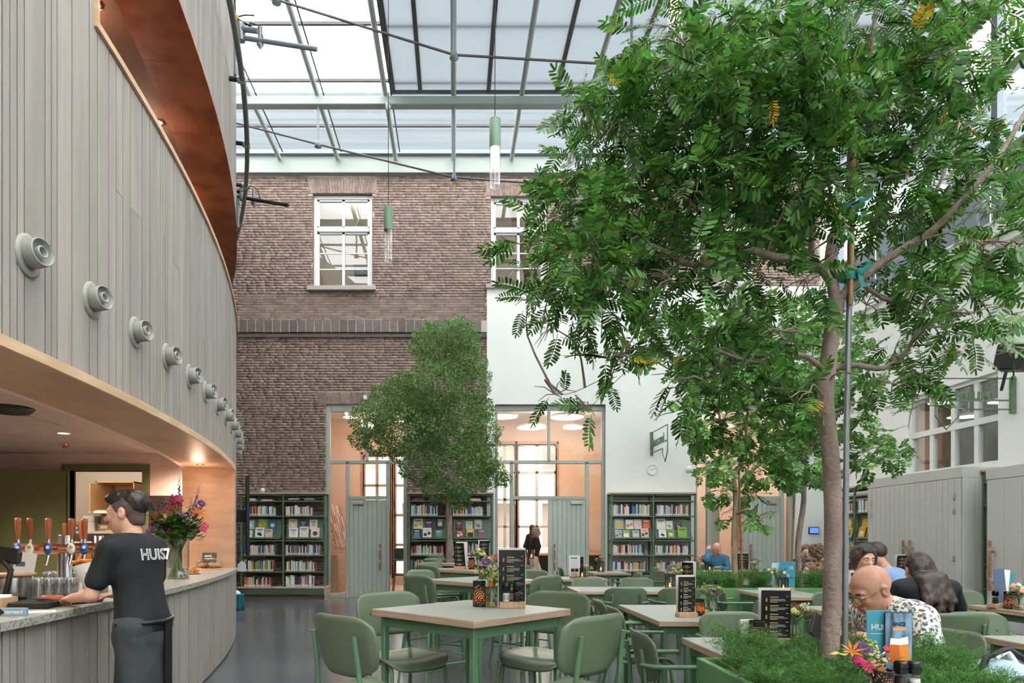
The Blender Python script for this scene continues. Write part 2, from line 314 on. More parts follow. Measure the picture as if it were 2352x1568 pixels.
# rooms behind the wall
def room(name, x0, x1, y0, y1, z0, z1, mat, fmat, holes=(), lh=(), rh=()):
    MB_ = holed(MB(), x0, x1, z0, z1, holes, y1, y1+.3); r = MB_.box((x0-.12, y0, z0), (x0, y1, z1)).box((x1, y0, z0), (x1+.12, y1, z1)).build(name, mat); struct(r)
    struct(MB().box((x0-.1, y0-.33, z0-.12), (x1+.1, y1+.3, z0)).build('floor_'+name, fmat)); struct(MB().box((x0-.1, y0, z1), (x1+.1, y1+.3, z1+.1)).build('ceiling_'+name, 'room_white')); return r
RB = 19.6
H1 = [(-2.62, -1.86, .3, 3.75), (-1.72, -.75, .3, 3.75)]; H2 = [(1.2, 1.75, .9, 4.05), (1.86, 2.95, .9, 4.05)]; H3 = [(5.4, 6.9, .3, 3.9)]
room('wall_reading_room', -3.6, .1, D+.36, RB, 0, 4.75, 'peach', 'pale_floor', H1)
room('wall_cafe_room', .35, 4.6, D+.36, RB, 0, 4.75, 'peach', 'pale_floor', H2)
room('wall_study_room', 4.85, 8.5, D+.36, RB, 0, 4.75, 'peach_pale', 'pale_floor', H3)
for nm, hs in (('a', H1), ('b', H2), ('c', H3)):
    for (x0, x1, z0, z1) in hs:
        w = struct(bpy.data.objects.new('window_%d' % {'a': 4, 'b': 5, 'c': 6}[nm], None)); COL.objects.link(w); w['label'] = 'bright street window at the back of the peach room'
        f = MB(); y = RB; xm = (x0+x1)/2
        for k in range(5):
            zz = z0+(z1-z0)*k/4; f.box((x0, y, zz-.035), (x1, y+.08, zz+.035))
        for xx in (x0, xm, x1): f.box((xx-.04, y, z0), (xx+.04, y+.08, z1))
        f.build('window_frame', 'wood_soffit' if nm != 'b' else 'white_paint', w); MB().box((x0, y+.05, z0), (x1, y+.056, z1)).build('pane', 'pane_glass', w)
        if nm != 'c': MB().box((x0-.09, y-.03, z0-.1), (x0-.03, y+.02, z1+.1)).box((x1+.03, y-.03, z0-.1), (x1+.09, y+.02, z1+.1)).box((x0-.09, y-.03, z1+.04), (x1+.09, y+.02, z1+.12)).build('window_casing', 'wood_soffit', w)
oh = thing('street_facade', 'pale town house across the street seen through the windows', 'building', (0, 26, 0))
holed(MB(), -12, 14, 0, 9, [(x, x+.9, z, z+1.7) for x in np.arange(-11, 13, 1.8) for z in (1, 4, 7)], 0, .5).build('facade', 'plaster', oh)
for xx in np.arange(-11, 13, 1.8):
    for zz in (1, 4, 7): MB().box((xx, .3, zz), (xx+.9, .34, zz+1.7)).build('window', 'pink_ceiling', oh)
struct(MB().box((-40, 20, -.2), (40, 60, -.1)).build('floor_street', 'stone_sill'))
for i, (x, y, r, z) in enumerate(((1.25, 17.2, .38, 4.45), (2.85, 17.0, .42, 4.4), (2.1, 18.3, .4, 4.35), (3.3, 18.6, .3, 4.4), (-2.6, 17.0, .2, 4.4), (-2.35, 18.0, .22, 4.35), (-1.3, 17.6, .24, 4.4), (6.4, 17.3, .38, 4.45), (7.3, 18.4, .34, 4.4))):
    nm = ('cafe room behind the open doors', 'reading room behind the brick wall', 'study room by the planter')[0 if .4 < x < 4.6 else (1 if x < .4 else 2)]
    l = thing('round_ceiling_lamp', 'glowing round disc lamp, %s in the peach %s' % (ORD[i if i < 4 else (i-4 if i < 7 else i-7)], nm), 'lamp', (x, y, z), 0, 'round lamps in the back rooms')
    MB().lathe([(r, 0), (r, .05), (r*.9, .06)], 24).build('lamp_body', 'white_paint', l); MB().lathe([(r*.97, -.006), (r*.97, 0)], 24).build('diffuser', 'lamp_disc', l); MB().tube([(0, 0, .05), (0, 0, 4.75-z)], .012, 6).build('stem', 'white_paint', l)
def plight(name, loc, w, col, size=.3):
    l = bpy.data.lights.new(name, 'POINT'); l.energy = w; l.color = col; l.shadow_soft_size = size; o = bpy.data.objects.new(name, l); COL.objects.link(o); o.location = loc; return o
for n, x in (('reading', -1.7), ('cafe', 2.4), ('study', 6.6)): plight('room_light_'+n, (x, 17.6, 4.0), 80, (1, .86, .75))
room('wall_upper_room', -5.5, 8.3, D+.36, 19.2, 6.6, 10.0, 'room_white', 'stone_sill')
for n, x in (('a', -2.6), ('b', 2.2), ('c', 6.4)):
    plight('upper_fill_light_'+n, (x, 17.2, 9.5), 26, (1, .9, .8));  # fill light added to brighten the upper room, standing in for daylight
    if n != 'c':
        l = thing('cone_pendant', 'small white cone pendant inside the %s upper window' % ('left' if n == 'a' else 'right'), 'lamp', (x+.25, 16.9, 9.05), 0); MB().lathe([(.13, 0), (.14, .03), (.03, .3), (.015, .35)], 16).build('lamp_shade', 'white_paint', l); MB().lathe([(.11, .0), (.11, .01)], 12).build('bulb', 'spot_disc', l); MB().tube([(0, 0, .33), (0, 0, .95)], .008, 5).build('cord', 'black', l)
for x in (-4.2, -1.6, 1.2, 3.8): struct(MB().tube([(x, 16, 9.95), (x+.7, 17.5, 8.2), (x+.75, 19.1, 7.2)], .09, 8).build('trim_1', 'wood_trim'))
mo = thing('wall_monitor', 'small dark wall screen seen through the left upper window', 'screen', (px(829, 18.9), 19.1, 8.9)); MB().bbox((-.2, -.05, -.17), (.2, 0, .17), .01).build('housing', 'black', mo); MB().box((-.18, -.056, -.14), (.18, -.05, .15)).build('display', 'steel_paint', mo)
mo.location.z = 1.35+(1236-615)/F*18.9
# glazed ground floor fronts
FY = D+.06
def bars(rects, y0=FY, y1=FY+.09, e=.006):
    mb = MB()
    for a in rects: mb.bbox((a[0], y0, a[2]), (a[1], y1, a[3]), e)
    return mb
def front(n, h, label):
    w = struct(bpy.data.objects.new('window_%d' % n, None)); COL.objects.link(w); w['label'] = label; return w
def panes(w, rects):
    for a in rects: MB().box((a[0], FY+.04, a[2]), (a[1], FY+.048, a[3])).build('pane', 'pane_glass', w)
def door_leaf(parent, name, x0, x1, z1, hinge_left, ang=0, handle=True, n=8):
    """plank clad door, hinged at one side, opening ang into the room"""
    o = bpy.data.objects.new(name, None); COL.objects.link(o); hx = x0 if hinge_left else x1; o.location = (hx, FY+.03, 0); o.rotation_euler = (0, 0, ang)
    if parent: o.parent = parent
    W = x1-x0; s = 1 if hinge_left else -1
    def X(u): return s*u
    body = MB(); body.bbox((min(X(.004), X(W-.004)), .006, .012), (max(X(.004), X(W-.004)), .046, z1), .004); body.build('door_slab', 'door_green', o)
    pw = W/n; mesh = MB().bbox((-pw/2+.003, -.012, .016), (pw/2-.003, .008, z1-.005), .003).mesh('board')
    for k in range(n): link('board', mesh, o, 'door_green', (X(pw*(k+.5)), 0, 0))
    if handle:
        hxx = X(W-.14); MB().bbox((hxx-.018, -.075, .62), (hxx+.018, -.045, 1.22), .006).build('handle', 'handle_wood', o)
        MB().bbox((hxx-.02, -.077, .80), (hxx+.02, -.01, .85), .003).bbox((hxx-.02, -.077, 1.08), (hxx+.02, -.01, 1.13), .003).build('handle_bracket', 'aluminium', o)
    MB().bbox((min(X(.08), X(.34)), -.06, z1-.1), (max(X(.08), X(.34)), -.012, z1-.03), .006).build('door_closer', 'aluminium', o)
    return o
TZ = 3.1; DZ = 2.24
# front 1 (in the brick): closed door
w = front(7, G1, 'tall glazed door front in the brick wall'); a0, a1 = G1[0], G1[1]; xs = [a0+.09, px(798, D), px(889, D), a1-.09]
bars([(a0, a0+.09, 0, 4.41), (a1-.09, a1, 0, 4.41), (a0+.09, a1-.09, 4.25, 4.41), (a0+.09, a1-.09, TZ-.04, TZ+.04), (xs[1]-.05, xs[1]+.03, 0, TZ), (xs[2]-.03, xs[2]+.05, 0, TZ), (xs[1], xs[2], DZ, DZ+.08), ((a0+a1)/2-.03, (a0+a1)/2+.03, TZ, 4.25), (a0+.09, xs[1]-.05, 0, .1), (xs[2]+.05, a1-.09, 0, .1)]).build('window_frame', 'frame_green', w)
panes(w, [(a0+.09, xs[1]-.05, .1, TZ-.04), (xs[1]+.03, xs[2]-.03, DZ+.08, TZ-.04), (xs[2]+.05, a1-.09, .1, TZ-.04), (a0+.09, (a0+a1)/2-.03, TZ+.04, 4.25), ((a0+a1)/2+.03, a1-.09, TZ+.04, 4.25)])
d1 = door_leaf(None, 'door_1', xs[1]+.03, xs[2]-.03, DZ-.01, True); struct(d1, 'closed pale green plank door in the brick wall')
# front 2: left leaf stands open
w = front(8, G2, 'tall glazed door front in the white wall'); a0, a1 = G2[0], G2[1]; xl, xm, xr = px(1180, D), px(1260, D), px(1346, D)
bars([(a0, a0+.07, 0, 4.4), (a1-.07, a1, 0, 4.4), (a0+.07, a1-.07, 4.27, 4.4), (a0+.07, a1-.07, TZ-.04, TZ+.04), (xl-.08, xl, 0, TZ), (xr, xr+.08, 0, TZ), (xl, xr, DZ, DZ+.08), (px(1262, D)-.03, px(1262, D)+.03, TZ, 4.27), (a0+.07, xl-.08, 0, .1), (xr+.08, a1-.07, 0, .1)]).build('window_frame', 'frame_green', w)
panes(w, [(a0+.07, xl-.08, .1, TZ-.04), (xl, xr, DZ+.08, TZ-.04), (xr+.08, a1-.07, .1, TZ-.04), (a0+.07, px(1262, D)-.03, TZ+.04, 4.27), (px(1262, D)+.03, a1-.07, TZ+.04, 4.27)])
struct(door_leaf(None, 'door_2', xl, xm, DZ-.01, True, PI*.49, False), 'open leaf of the double plank door, swung inward'); struct(door_leaf(None, 'door_3', xm, xr, DZ-.01, False), 'closed leaf of the double plank door in the white wall')
# front 3: behind the planted trees
w = front(9, G3, 'tall glazed door front beyond the planted trees'); a0, a1 = G3[0], G3[1]; xl, xm, xr = px(1634, D), px(1712, D), px(1796, D)
bars([(a0, a0+.07, 0, 4.4), (a1-.07, a1, 0, 4.4), (a0+.07, a1-.07, 4.27, 4.4), (a0+.07, a1-.07, TZ-.04, TZ+.04), (xl-.08, xl, 0, TZ), (xr, xr+.08, 0, TZ), (xl, xr, DZ, DZ+.08), (a0+.07, xl-.08, 0, .1), (xr+.08, a1-.07, 0, .1)]).build('window_frame', 'frame_green', w)
panes(w, [(a0+.07, xl-.08, .1, TZ-.04), (xl, xr, DZ+.08, TZ-.04), (xr+.08, a1-.07, .1, TZ-.04), (a0+.07, a1-.07, TZ+.04, 4.27)])
struct(door_leaf(None, 'door_4', xl, xm, DZ-.01, True, PI*.3), 'half open plank door leaf behind the reading man'); struct(door_leaf(None, 'door_5', xm, xr, DZ-.01, False), 'closed plank door leaf behind the slender trees')
# inside the rooms: magazine rack, wainscot drawers, slatted shelf, stool
rk = thing('magazine_rack', 'tilted wooden magazine rack along the reading room wall', 'rack', (-2.75, 16.2, 0)); MB().bbox((-.35, 0, 0), (-.05, 2.6, .95), .01).build('cabinet_body', 'rack_wood', rk)
for k in range(6): MB().box((-.05, .02, .1+k*.13), (-.035, 2.58, .19+k*.13)).build('drawer', 'rack_wood', rk)
for k in range(5):
    MB().box((-.34+.05*k, 0, 1.9-k*.2), (-.30+.05*k, 2.6, 1.93-k*.2), rot('Y', 0)).build('rack_ledge', 'rack_wood', rk)
magc = ['#c9a08c', '#b98f80', '#d8c4b4', '#a87f74', '#e0d0c2', '#c27d62']
for i, c in enumerate(magc): M('mag%d' % i, c, .5)
for k in range(5):
    for j in range(7):
        g = tag(MB().bbox((-.012, 0, 0), (.0, .24, .3), .002).build('magazine', 'mag%d' % random.randrange(6)), 'magazine, %s along tier %s of the tilted reading room rack' % (ORD[j], ORD[k]), 'magazine', 'magazines on the reading room rack')
        g.location = (-2.75-.27+.05*k, 16.3+j*.34, 1.93-k*.2); g.rotation_euler = (0, -.25, 0)
for i, (x, y) in enumerate(((-1.35, 17.2), (-1.05, 17.5))):
    s_ = thing('bar_stool', '%s dark stool in the reading room doorway' % ('left' if i == 0 else 'right'), 'stool', (x, y, 0)); MB().bbox((-.2, -.2, .78), (.2, .2, .82), .01).build('seat', 'black', s_)
    for sx in (-1, 1):
        for sy in (-1, 1): MB().tube([(sx*.15, sy*.15, .78), (sx*.2, sy*.2, 0)], .013, 6).build('leg', 'rubber', s_)
    MB().bbox((-.2, .17, .82), (.2, .2, 1.1), .01).build('backrest', 'black', s_)
sl = thing('slatted_shelf', 'pale wooden slatted shelf behind the right glazed front', 'shelf', (7.35, 16.6, 0))
for k in range(9): MB().box((-.35, 0, .25+k*.2), (.35, .3, .33+k*.2)).build('slat', 'rack_wood', sl)
MB().box((-.38, 0, 0), (-.34, .3, 2.1)).box((.34, 0, 0), (.38, .3, 2.1)).build('side', 'rack_wood', sl)
dk = thing('dark_counter', 'dark serving counter inside the room behind the open doors', 'counter', (3.0, 17.6, 0)); MB().bbox((-.9, 0, 0), (1.2, .6, .9), .02).build('counter_body', 'black', dk); MB().bbox((-.95, -.05, .9), (1.25, .65, .95), .01).build('worktop', 'rack_wood', dk)
# ------------------------------------------------------------------ right wall
RX = 8.35
RW = (10.36, 12.4, 2.5, 3.92)
mR = Matrix(((0, -1, 0, 0), (1, 0, 0, 0), (0, 0, 1, 0), (0, 0, 0, 1)))     # local x -> world Y, local y -> world -X
wall_right = holed(MB(), -7, 15.4, 0, 6.05, [RW], -RX-.3, -RX, mR).build('wall_right', 'plaster'); struct(wall_right, 'white plastered right wall')
MB().box((RX-.12, -7, 5.78), (RX, 15.35, 5.9)).box((RX-.2, -7, 5.9), (RX, 15.35, 6.08)).build('cornice', 'plaster', wall_right)
MB().tube([(RX-.16, -7, 6.14), (RX-.16, 15.3, 6.14)], .035, 8).build('conduit', 'white_paint', wall_right)
for k in range(8): MB().bbox((RX-.25, 1.5+k*1.8, 6.07), (RX-.07, 1.56+k*1.8, 6.19), .004).build('pipe_clip', 'steel_paint', wall_right)
w = struct(bpy.data.objects.new('window_10', None)); COL.objects.link(w); w['label'] = 'white framed window high on the right wall'
y0, y1, z0, z1 = RW; zt = z0+.72; f = MB()
for k in range(5): yy = y0+(y1-y0)*k/4; f.box((RX+.06, yy-.045, z0), (RX+.14, yy+.045, z1))
for zz, t in ((z0, .06), (zt, .05), (z1, .07)): f.box((RX+.05, y0, zz-t), (RX+.15, y1, zz+t))
f.build('window_frame', 'white_paint', w)
for k in range(4):
    for za, zb in ((z0, zt), (zt, z1)): MB().box((RX+.1, y0+(y1-y0)*k/4, za), (RX+.106, y0+(y1-y0)*(k+1)/4, zb)).build('pane', 'pane_glass', w)
M('dim_room', '#8a7768', .8)
struct(MB().box((RX+.3, 7, 1.4), (RX+4.5, 7.1, 5)).box((RX+.3, 15.3, 1.4), (RX+4.5, 15.4, 5)).box((RX+4.4, 7, 1.4), (RX+4.5, 15.4, 5)).box((RX+.3, 7, 4.9), (RX+4.5, 15.4, 5)).box((RX+.3, 7, 1.4), (RX+4.5, 15.4, 1.5)).build('wall_podium_room', 'dim_room'))
for i, (x, y, z) in enumerate(((9.5, 13.2, 4.0), (10.2, 12.6, 3.9), (9.3, 12.2, 3.55), (10.6, 14.2, 3.9), (9.6, 14.4, 3.6))):
    l = thing('round_ceiling_lamp', 'glowing round disc lamp, %s one inside the high right window' % ORD[i], 'lamp', (x, y, z), 0, 'round lamps in the podium room'); MB().lathe([(.2, 0), (.2, .03), (.16, .05)], 20).build('lamp_body', 'white_paint', l); MB().lathe([(.19, -.006), (.19, 0)], 20).build('diffuser', 'lamp_disc', l); MB().tube([(0, 0, .05), (0, 0, 4.9-z)], .01, 5).build('stem', 'white_paint', l)
plight('podium_light', (10, 11.5, 4.3), 25, (1, .82, .68))
struct(MB().box((-9, -7.2, 0), (8.6, -7, 10)).build('wall_front', 'plaster'))
# clerestory above the right wall
cl = struct(MB().box((RX+.15, -7, 6.08), (RX+.3, 15.4, 6.2)).build('wall_clerestory', 'steel_paint'), 'glazed clerestory above the right wall')
for zz in (7.3, 8.55, 9.75): MB().box((RX+.12, -7, zz-.06), (RX+.26, 15.4, zz+.06)).build('rail', 'steel_paint', cl)
for k in range(16): MB().box((RX+.1, -6.9+k*1.45, 6.1), (RX+.24, -6.78+k*1.45, 9.8)).build('post', 'steel_paint', cl)
pm = {}
for k in range(15):
    for za, zb in ((6.2, 7.3), (7.3, 8.55), (8.55, 9.75)):
        if (za, zb) not in pm: pm[za, zb] = MB().box((RX+.18, 0, 0), (RX+.186, 1.33, zb-za-.12)).mesh('pane')
        link('pane', pm[za, zb], cl, 'roof_glass', (0, -6.78+k*1.45, za+.06))
sm = MB().box((-.012, 0, 0), (0, 1.3, 1.0)).mesh('blind')
for k in range(8, 15): link('blind', sm, cl, 'blind_grey', (RX+.1, -6.76+k*1.45, 6.2))
for k in range(9, 16):
    for zz in (6.45, 6.75): MB().box((RX-.55, -6.86+k*1.45, zz), (RX+.12, -6.8+k*1.45, zz+.07)).build('bracket_arm', 'steel_paint', cl)
    MB().tube([(RX-.15, -6.83+k*1.45, 6.1), (RX-.15, -6.83+k*1.45, 6.78)], .02, 6).build('bracket_post', 'tube_grey', cl)
# ------------------------------------------------------------------ glass roof
def rz_(y): return 9.93-.022*(15.35-y)
XR = [-5.25+1.31*k for k in range(11)]; YP = [14.2-1.45*k for k in range(15)]+[-6.9]
ceiling = struct(MB().box((-9, 15.2, 10.02), (8.6, 15.32, 10.1)).build('ceiling', 'steel_paint'), 'glass roof on tubular rafters')
for x in XR: MB().tube([(x, 15.25, 9.92), (x, -6.9, rz_(-6.9))], .05, 10).build('rafter', 'tube_grey', ceiling)
for x in XR[:4]: MB().tube([(x+.1, 15.1, 10.0), (x+.1, -6.9, rz_(-6.9)+.06)], .016, 6).build('cable_rail', 'steel_dark', ceiling)
for y in YP: MB().box((-9, y-.02, rz_(y)+.1), (8.6, y+.02, rz_(y)+.15)).build('purlin', 'steel_dark', ceiling)
XE = [-9, -7.8, -6.55]+XR+[8.6]; YE = [15.3]+YP
for i in range(len(XE)-1):
    for j in range(len(YE)-1):
        ya, yb = YE[j+1], YE[j]; za, zb = rz_(ya)+.17, rz_(yb)+.17
        MB().add([(XE[i]+.01, ya, za), (XE[i+1]-.01, ya, za), (XE[i+1]-.01, yb, zb), (XE[i]+.01, yb, zb)], [(0, 1, 2, 3)]).build('pane', 'roof_glass', ceiling)
# beams with under-spanned tie rods
for j, y in enumerate((13.0, 9.95, 6.9, 3.85, .8, -2.3)):
    zb = rz_(y)-.06
    MB().bbox((-6.5, y-.09, zb-.16), (8.5, y+.09, zb), .01).build('beam', 'tube_grey' if j == 0 else 'steel_paint', ceiling)
    pts = []
    for X, dp in ((-5.2, .05), (-2.62, .72), (0, 1.36), (2.62, 1.55), (5.2, 1.36), (7.9, .3)):
        dp *= 1 if j == 0 else (.42 if X < -2 else .82)
        pts.append((X, y, zb-.16-dp))
        if .2 < dp and X < 7: MB().tube([(X, y, zb-.1), (X, y, zb-.16-dp)], .022, 8).build('strut', 'steel_paint', ceiling); MB().lathe([(.0, -.07), (.07, -.05), (.035, .05), (.025, .08)], 10, (X, y, zb-.16-dp)).build('strut_shoe', 'steel_paint', ceiling)
    MB().tube(pts, .018, 6, smooth=False).build('tie_rod', 'steel_dark', ceiling)
    for x in XR[1:8]: MB().tube([(x-.03, y+.02, zb-.02), (x, y+.02, zb+.07)], .02, 6).build('rafter_clip', 'tube_grey', ceiling)
# textile sun screens under the glass
xs_ = [-1.18]+[-.65+1.31*k for k in range(8)]+[8.4]
ys0, ys1 = 5.2, 12.95
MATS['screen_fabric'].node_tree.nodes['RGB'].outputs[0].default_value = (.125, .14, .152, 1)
for i in range(len(xs_)-1):
    za, zb = rz_(ys0)+.075, rz_(ys1)+.075
    MB().add([(xs_[i]+.03, ys0, za), (xs_[i+1]-.03, ys0, za), (xs_[i+1]-.03, ys1, zb), (xs_[i]+.03, ys1, zb)], [(0, 1, 2, 3)]).build('sun_screen', 'screen_fabric', ceiling)
for i, x in enumerate(xs_[:-1]):
    za, zb = rz_(ys0)+.04, rz_(ys1)+.04; t = .05 if i == 0 else .035
    MB().add([(x-t, ys0, za), (x+t, ys0, za), (x+t, ys1, zb), (x-t, ys1, zb), (x-t, ys0, za+.06), (x+t, ys0, za+.06), (x+t, ys1, zb+.06), (x-t, ys1, zb+.06)], [(0, 1, 2, 3), (7, 6, 5, 4), (0, 4, 5, 1), (2, 6, 7, 3), (1, 5, 6, 2), (0, 3, 7, 4)]).build('screen_rail', 'screen_seam', ceiling)
MB().box((-1.23, ys1, rz_(ys1)+.02), (8.4, ys1+.05, rz_(ys1)+.08)).build('screen_end_bar', 'steel_dark', ceiling)
# the house roof seen through the glass
ob = thing('attic_roof', 'pale zinc attic roof behind the glass above the brick wall', 'roof', (0, 16.2, 10.1))
for k in range(8): MB().box((-14, .2*k, .36*k), (16, .2*k+.5, .36*k+.38-.03*(k % 2))).build('roof_band', 'outer_roof', ob)
sd = thing('smoke_detector', 'small grey detector with green light under the roof beam', 'detector', (px(892, 12.9), 12.9, rz_(12.9)-.3)); MB().lathe([(.03, -.04), (.055, 0), (.055, .08)], 12).build('housing', 'tube_grey', sd); MB().ball((.03, -.05, -.01), .013).build('light', 'led_green', sd)
# ================================================================== curved timber wall with the bar
WR, WC = 22.5, (-24.58, 2.9)
def ang(Y): return math.asin((Y-WC[1])/WR)
def wp(Y, off=0, z=0): a = ang(Y); return Vector((WC[0]+(WR+off)*math.cos(a), WC[1]+(WR+off)*math.sin(a), z))
def wpa(a, off=0, z=0): return Vector((WC[0]+(WR+off)*math.cos(a), WC[1]+(WR+off)*math.sin(a), z))
def arc(mb, Y0, Y1, o0, o1, z0, z1, n=0):
    a0, a1 = ang(Y0), ang(Y1); n = n or max(1, int((a1-a0)*WR/.3)); vs = []; fs = []
    for i in range(n+1):
        a = a0+(a1-a0)*i/n; vs += [wpa(a, o0, z0), wpa(a, o1, z0), wpa(a, o1, z1), wpa(a, o0, z1)]
    for i in range(n):
        for k in range(4): fs.append((i*4+k, i*4+(k+1) % 4, (i+1)*4+(k+1) % 4, (i+1)*4+k))
    fs += [(3, 2, 1, 0), (n*4, n*4+1, n*4+2, n*4+3)]
    return mb.add(vs, fs)
ZT = 9.45; CZ = .97; L0, L1 = 2.24, 2.27; U0, U1 = 4.37, 5.68; YE1 = 8.72; YU0, YU1 = 3.97, 12.5; YS = -4.0
wl = MB()
arc(wl, YS, YE1, -.2, -.02, 0, CZ-.04); arc(wl, YS, YU0, -.2, -.02, L1, ZT); arc(wl, YU0, YE1, -.2, -.02, L1, U0-.03); arc(wl, YE1, YU1, -.2, -.02, 0, U0-.03); arc(wl, YU0, YU1, -.2, -.02, U1+.02, ZT); arc(wl, YU1, 15.35, -.2, -.02, 0, ZT)
wall_left = struct(wl.build('wall_left', 'plank_back'), 'curved wall clad in grey stained vertical planks')
s = WR*ang(YS); send = WR*ang(15.3)
while s < send:
    w_ = random.choice((.055, .075, .1, .12, .145, .17, .19)) if s < WR*ang(10.6) else random.uniform(.25, .4)
    w_ = min(w_, send-s+.001)
    a0, a1 = (s+.0048)/WR, (s+w_-.0048)/WR; Y = WC[1]+WR*math.sin((a0+a1)/2); s += w_
    if Y < YU0: secs = [(0.02, CZ-.04), (L1+.005, ZT)]
    elif Y < YE1: secs = [(0.02, CZ-.04), (L1+.005, U0-.01), (U1+.012, ZT)]
    elif Y < YU1: secs = [(0.02, U0-.01), (U1+.012, ZT)]
    else: secs = [(0.02, ZT)]
    out = []
    for z0, z1 in secs:
        if z1-z0 > 1.8 and random.random() < .3: c = random.uniform(z0+.6, z1-.6); out += [(z0, c-.002), (c+.002, z1)]
        else: out.append((z0, z1))
    for z0, z1 in out:
        d = random.uniform(-.0015, .0015); vs = [wpa(a, o, z) for z in (z0, z1) for a, o in ((a0, -.02), (a1, -.02), (a1, .0+d), (a0, .0+d))]
        MB().add(vs, [(0, 1, 2, 3), (7, 6, 5, 4), (0, 4, 5, 1), (1, 5, 6, 2), (2, 6, 7, 3), (3, 7, 4, 0)]).build('plank', 'plank', wall_left)
def panels(name, mat, Y0, Y1, o0, o1, z0, z1, n):
    a0, a1 = ang(Y0), ang(Y1)
    for i in range(n):
        ya = WC[1]+WR*math.sin(a0+(a1-a0)*i/n+.00006); yb = WC[1]+WR*math.sin(a0+(a1-a0)*(i+1)/n-.00006)
        arc(MB(), ya, yb, o0, o1, z0, z1, 3).build(name, mat, wall_left)
panels('soffit_panel', 'wood_soffit', YS, YE1, -.57, .0, L0, L1, 10)
arc(MB(), YS, YE1+.03, 0, .022, L0-.012, L1+.012).build('soffit_trim', 'wood_trim', wall_left)
arc(MB(), YE1-.03, YE1, -.62, .012, CZ, L0).build('jamb', 'wood_soffit', wall_left)
panels('upper_soffit_panel', 'terracotta', YU0, YU1, -.5, .012, U1-.01, U1+.015, 8)
arc(MB(), YU0, YU1, -.06, .022, U0-.03, U0+.012).build('upper_sill_trim', 'wood_trim', wall_left)
arc(MB(), YU0-.03, YU0, -.06, .022, U0-.03, U1).build('upper_jamb_trim', 'wood_trim', wall_left)
arc(MB(), YU0, YU0+.012, -3.2, 0, U0, U1).build('upper_jamb', 'terracotta', wall_left); arc(MB(), YU1-.012, YU1, -3.2, 0, U0, U1).build('upper_jamb', 'terracotta', wall_left)
arc(MB(), YU0-.5, YU1+.5, -3.3, -.06, U0-.12, U0-.04).build('upper_floor', 'perforated', wall_left)
arc(MB(), YU0-.5, YU1+.5, -3.3, -.5, U1+.04, U1+.08).build('upper_ceiling', 'perforated', wall_left); arc(MB(), YU0-.5, YU1+.5, -3.3, -3.2, U0-.1, U1+.08).build('upper_back', 'terracotta', wall_left)
for i, (Y, o) in enumerate(((7.2, -.62), (5.6, -.7), (8.6, -.62))):
    l = tag(MB().lathe([(.045, -.004), (.045, .03), (.06, .03), (.06, -.012), (.045, -.012)], 16, cap=False).build('downlight_ring', 'copper'), 'small glowing downlight in the terracotta upper gallery, %s' % ('middle', 'near', 'far')[i]+' one', 'downlight', 'gallery downlights'); l.location = wp(Y, o, U1+.04)
    MB().lathe([(.044, 0), (.044, .006)], 14).build('bulb', 'spot_disc', l); plight('gallery_light_%d' % i, wp(Y, o-.2, U1-.15), 9, (1, .8, .62), .05)
# counter and bar room
ct = tag(arc(MB(), YS, YE1, -1.15, .045, CZ-.04, CZ).build('bar_counter', 'terrazzo'), 'long curved terrazzo bar counter top', 'counter')
mbx = MB()
arc(mbx, YS, YE1, -.62, -.57, L0, 2.56)
struct(mbx.build('trim_2', 'pink_wall'))
BY = 9.5; BC_ = 2.54
bw = holed(MB(), -9, -3.28, 0, BC_+.1, [(-5.41, -4.37, 0, 2.3)], BY, BY+.12); bw.box((-9.1, -4, 0), (-9, BY, BC_+.1)).box((-9, -4.1, 0), (-3, -4, BC_+.1)); arc(bw, YE1, BY+.1, -.62, -.2, 0, BC_+.1)
struct(bw.build('wall_bar', 'pink_wall')); struct(MB().box((-9, -4, -.1), (-2.8, BY, -.002)).build('floor_bar', 'pink_ceiling'))
cb = struct(arc(MB(), -4, BY, -6.4, -.58, BC_+.03, BC_+.1).build('ceiling_bar', 'steel_dark'))
arc(MB(), -4, BY, -2.2, -.58, BC_+.012, BC_+.03).build('ceiling_edge', 'pink_ceiling', cb)
tm = MB().bbox((.005, .005, 0), (1.195, .595, .025), .004).mesh('ceiling_tile')
for i in range(5):
    for j in range(22):
        x, y = -8.95+i*1.2, -3.7+j*.6
        if y+.6 < BY+.05 and (x+1.3-WC[0])**2+(y-WC[1])**2 < (WR-.5)**2: link('ceiling_tile', tm, cb, 'pink_ceiling', (x, y, BC_))
MB().box((-4.3, BY-.03, 0), (-3.4, BY, 1.95)).build('splashback', 'tile_dark', bpy.data.objects['wall_bar'])
tl = MB().bbox((.002, -.012, .002), (.148, 0, .098), .002).mesh('tile')
for i in range(6):
    for j in range(10): link('tile', tl, bpy.data.objects['wall_bar'], 'tile_dark', (-4.3+.15*i, BY-.03, .95+.1*j))
dr = struct(bpy.data.objects.new('door_6', None), 'olive green door frame to the bar store'); COL.objects.link(dr)
MB().box((-5.5, BY-.05, 0), (-5.41, BY+.15, 2.39)).box((-4.37, BY-.05, 0), (-4.28, BY+.15, 2.39)).box((-5.41, BY-.05, 2.3), (-4.37, BY+.15, 2.39)).build('door_frame', 'olive', dr)
dl = MB().bbox((-.8, -.02, .01), (0, .02, 2.29), .004).build('door_leaf', 'olive', dr, (-5.42, BY-.08, 0)); dl.rotation_euler = (0, 0, .44); MB().tube([(-.74, -.03, 1.05), (-.74, -.07, 1.05), (-.62, -.07, 1.05)], .01, 6).build('handle', 'chrome', dl)
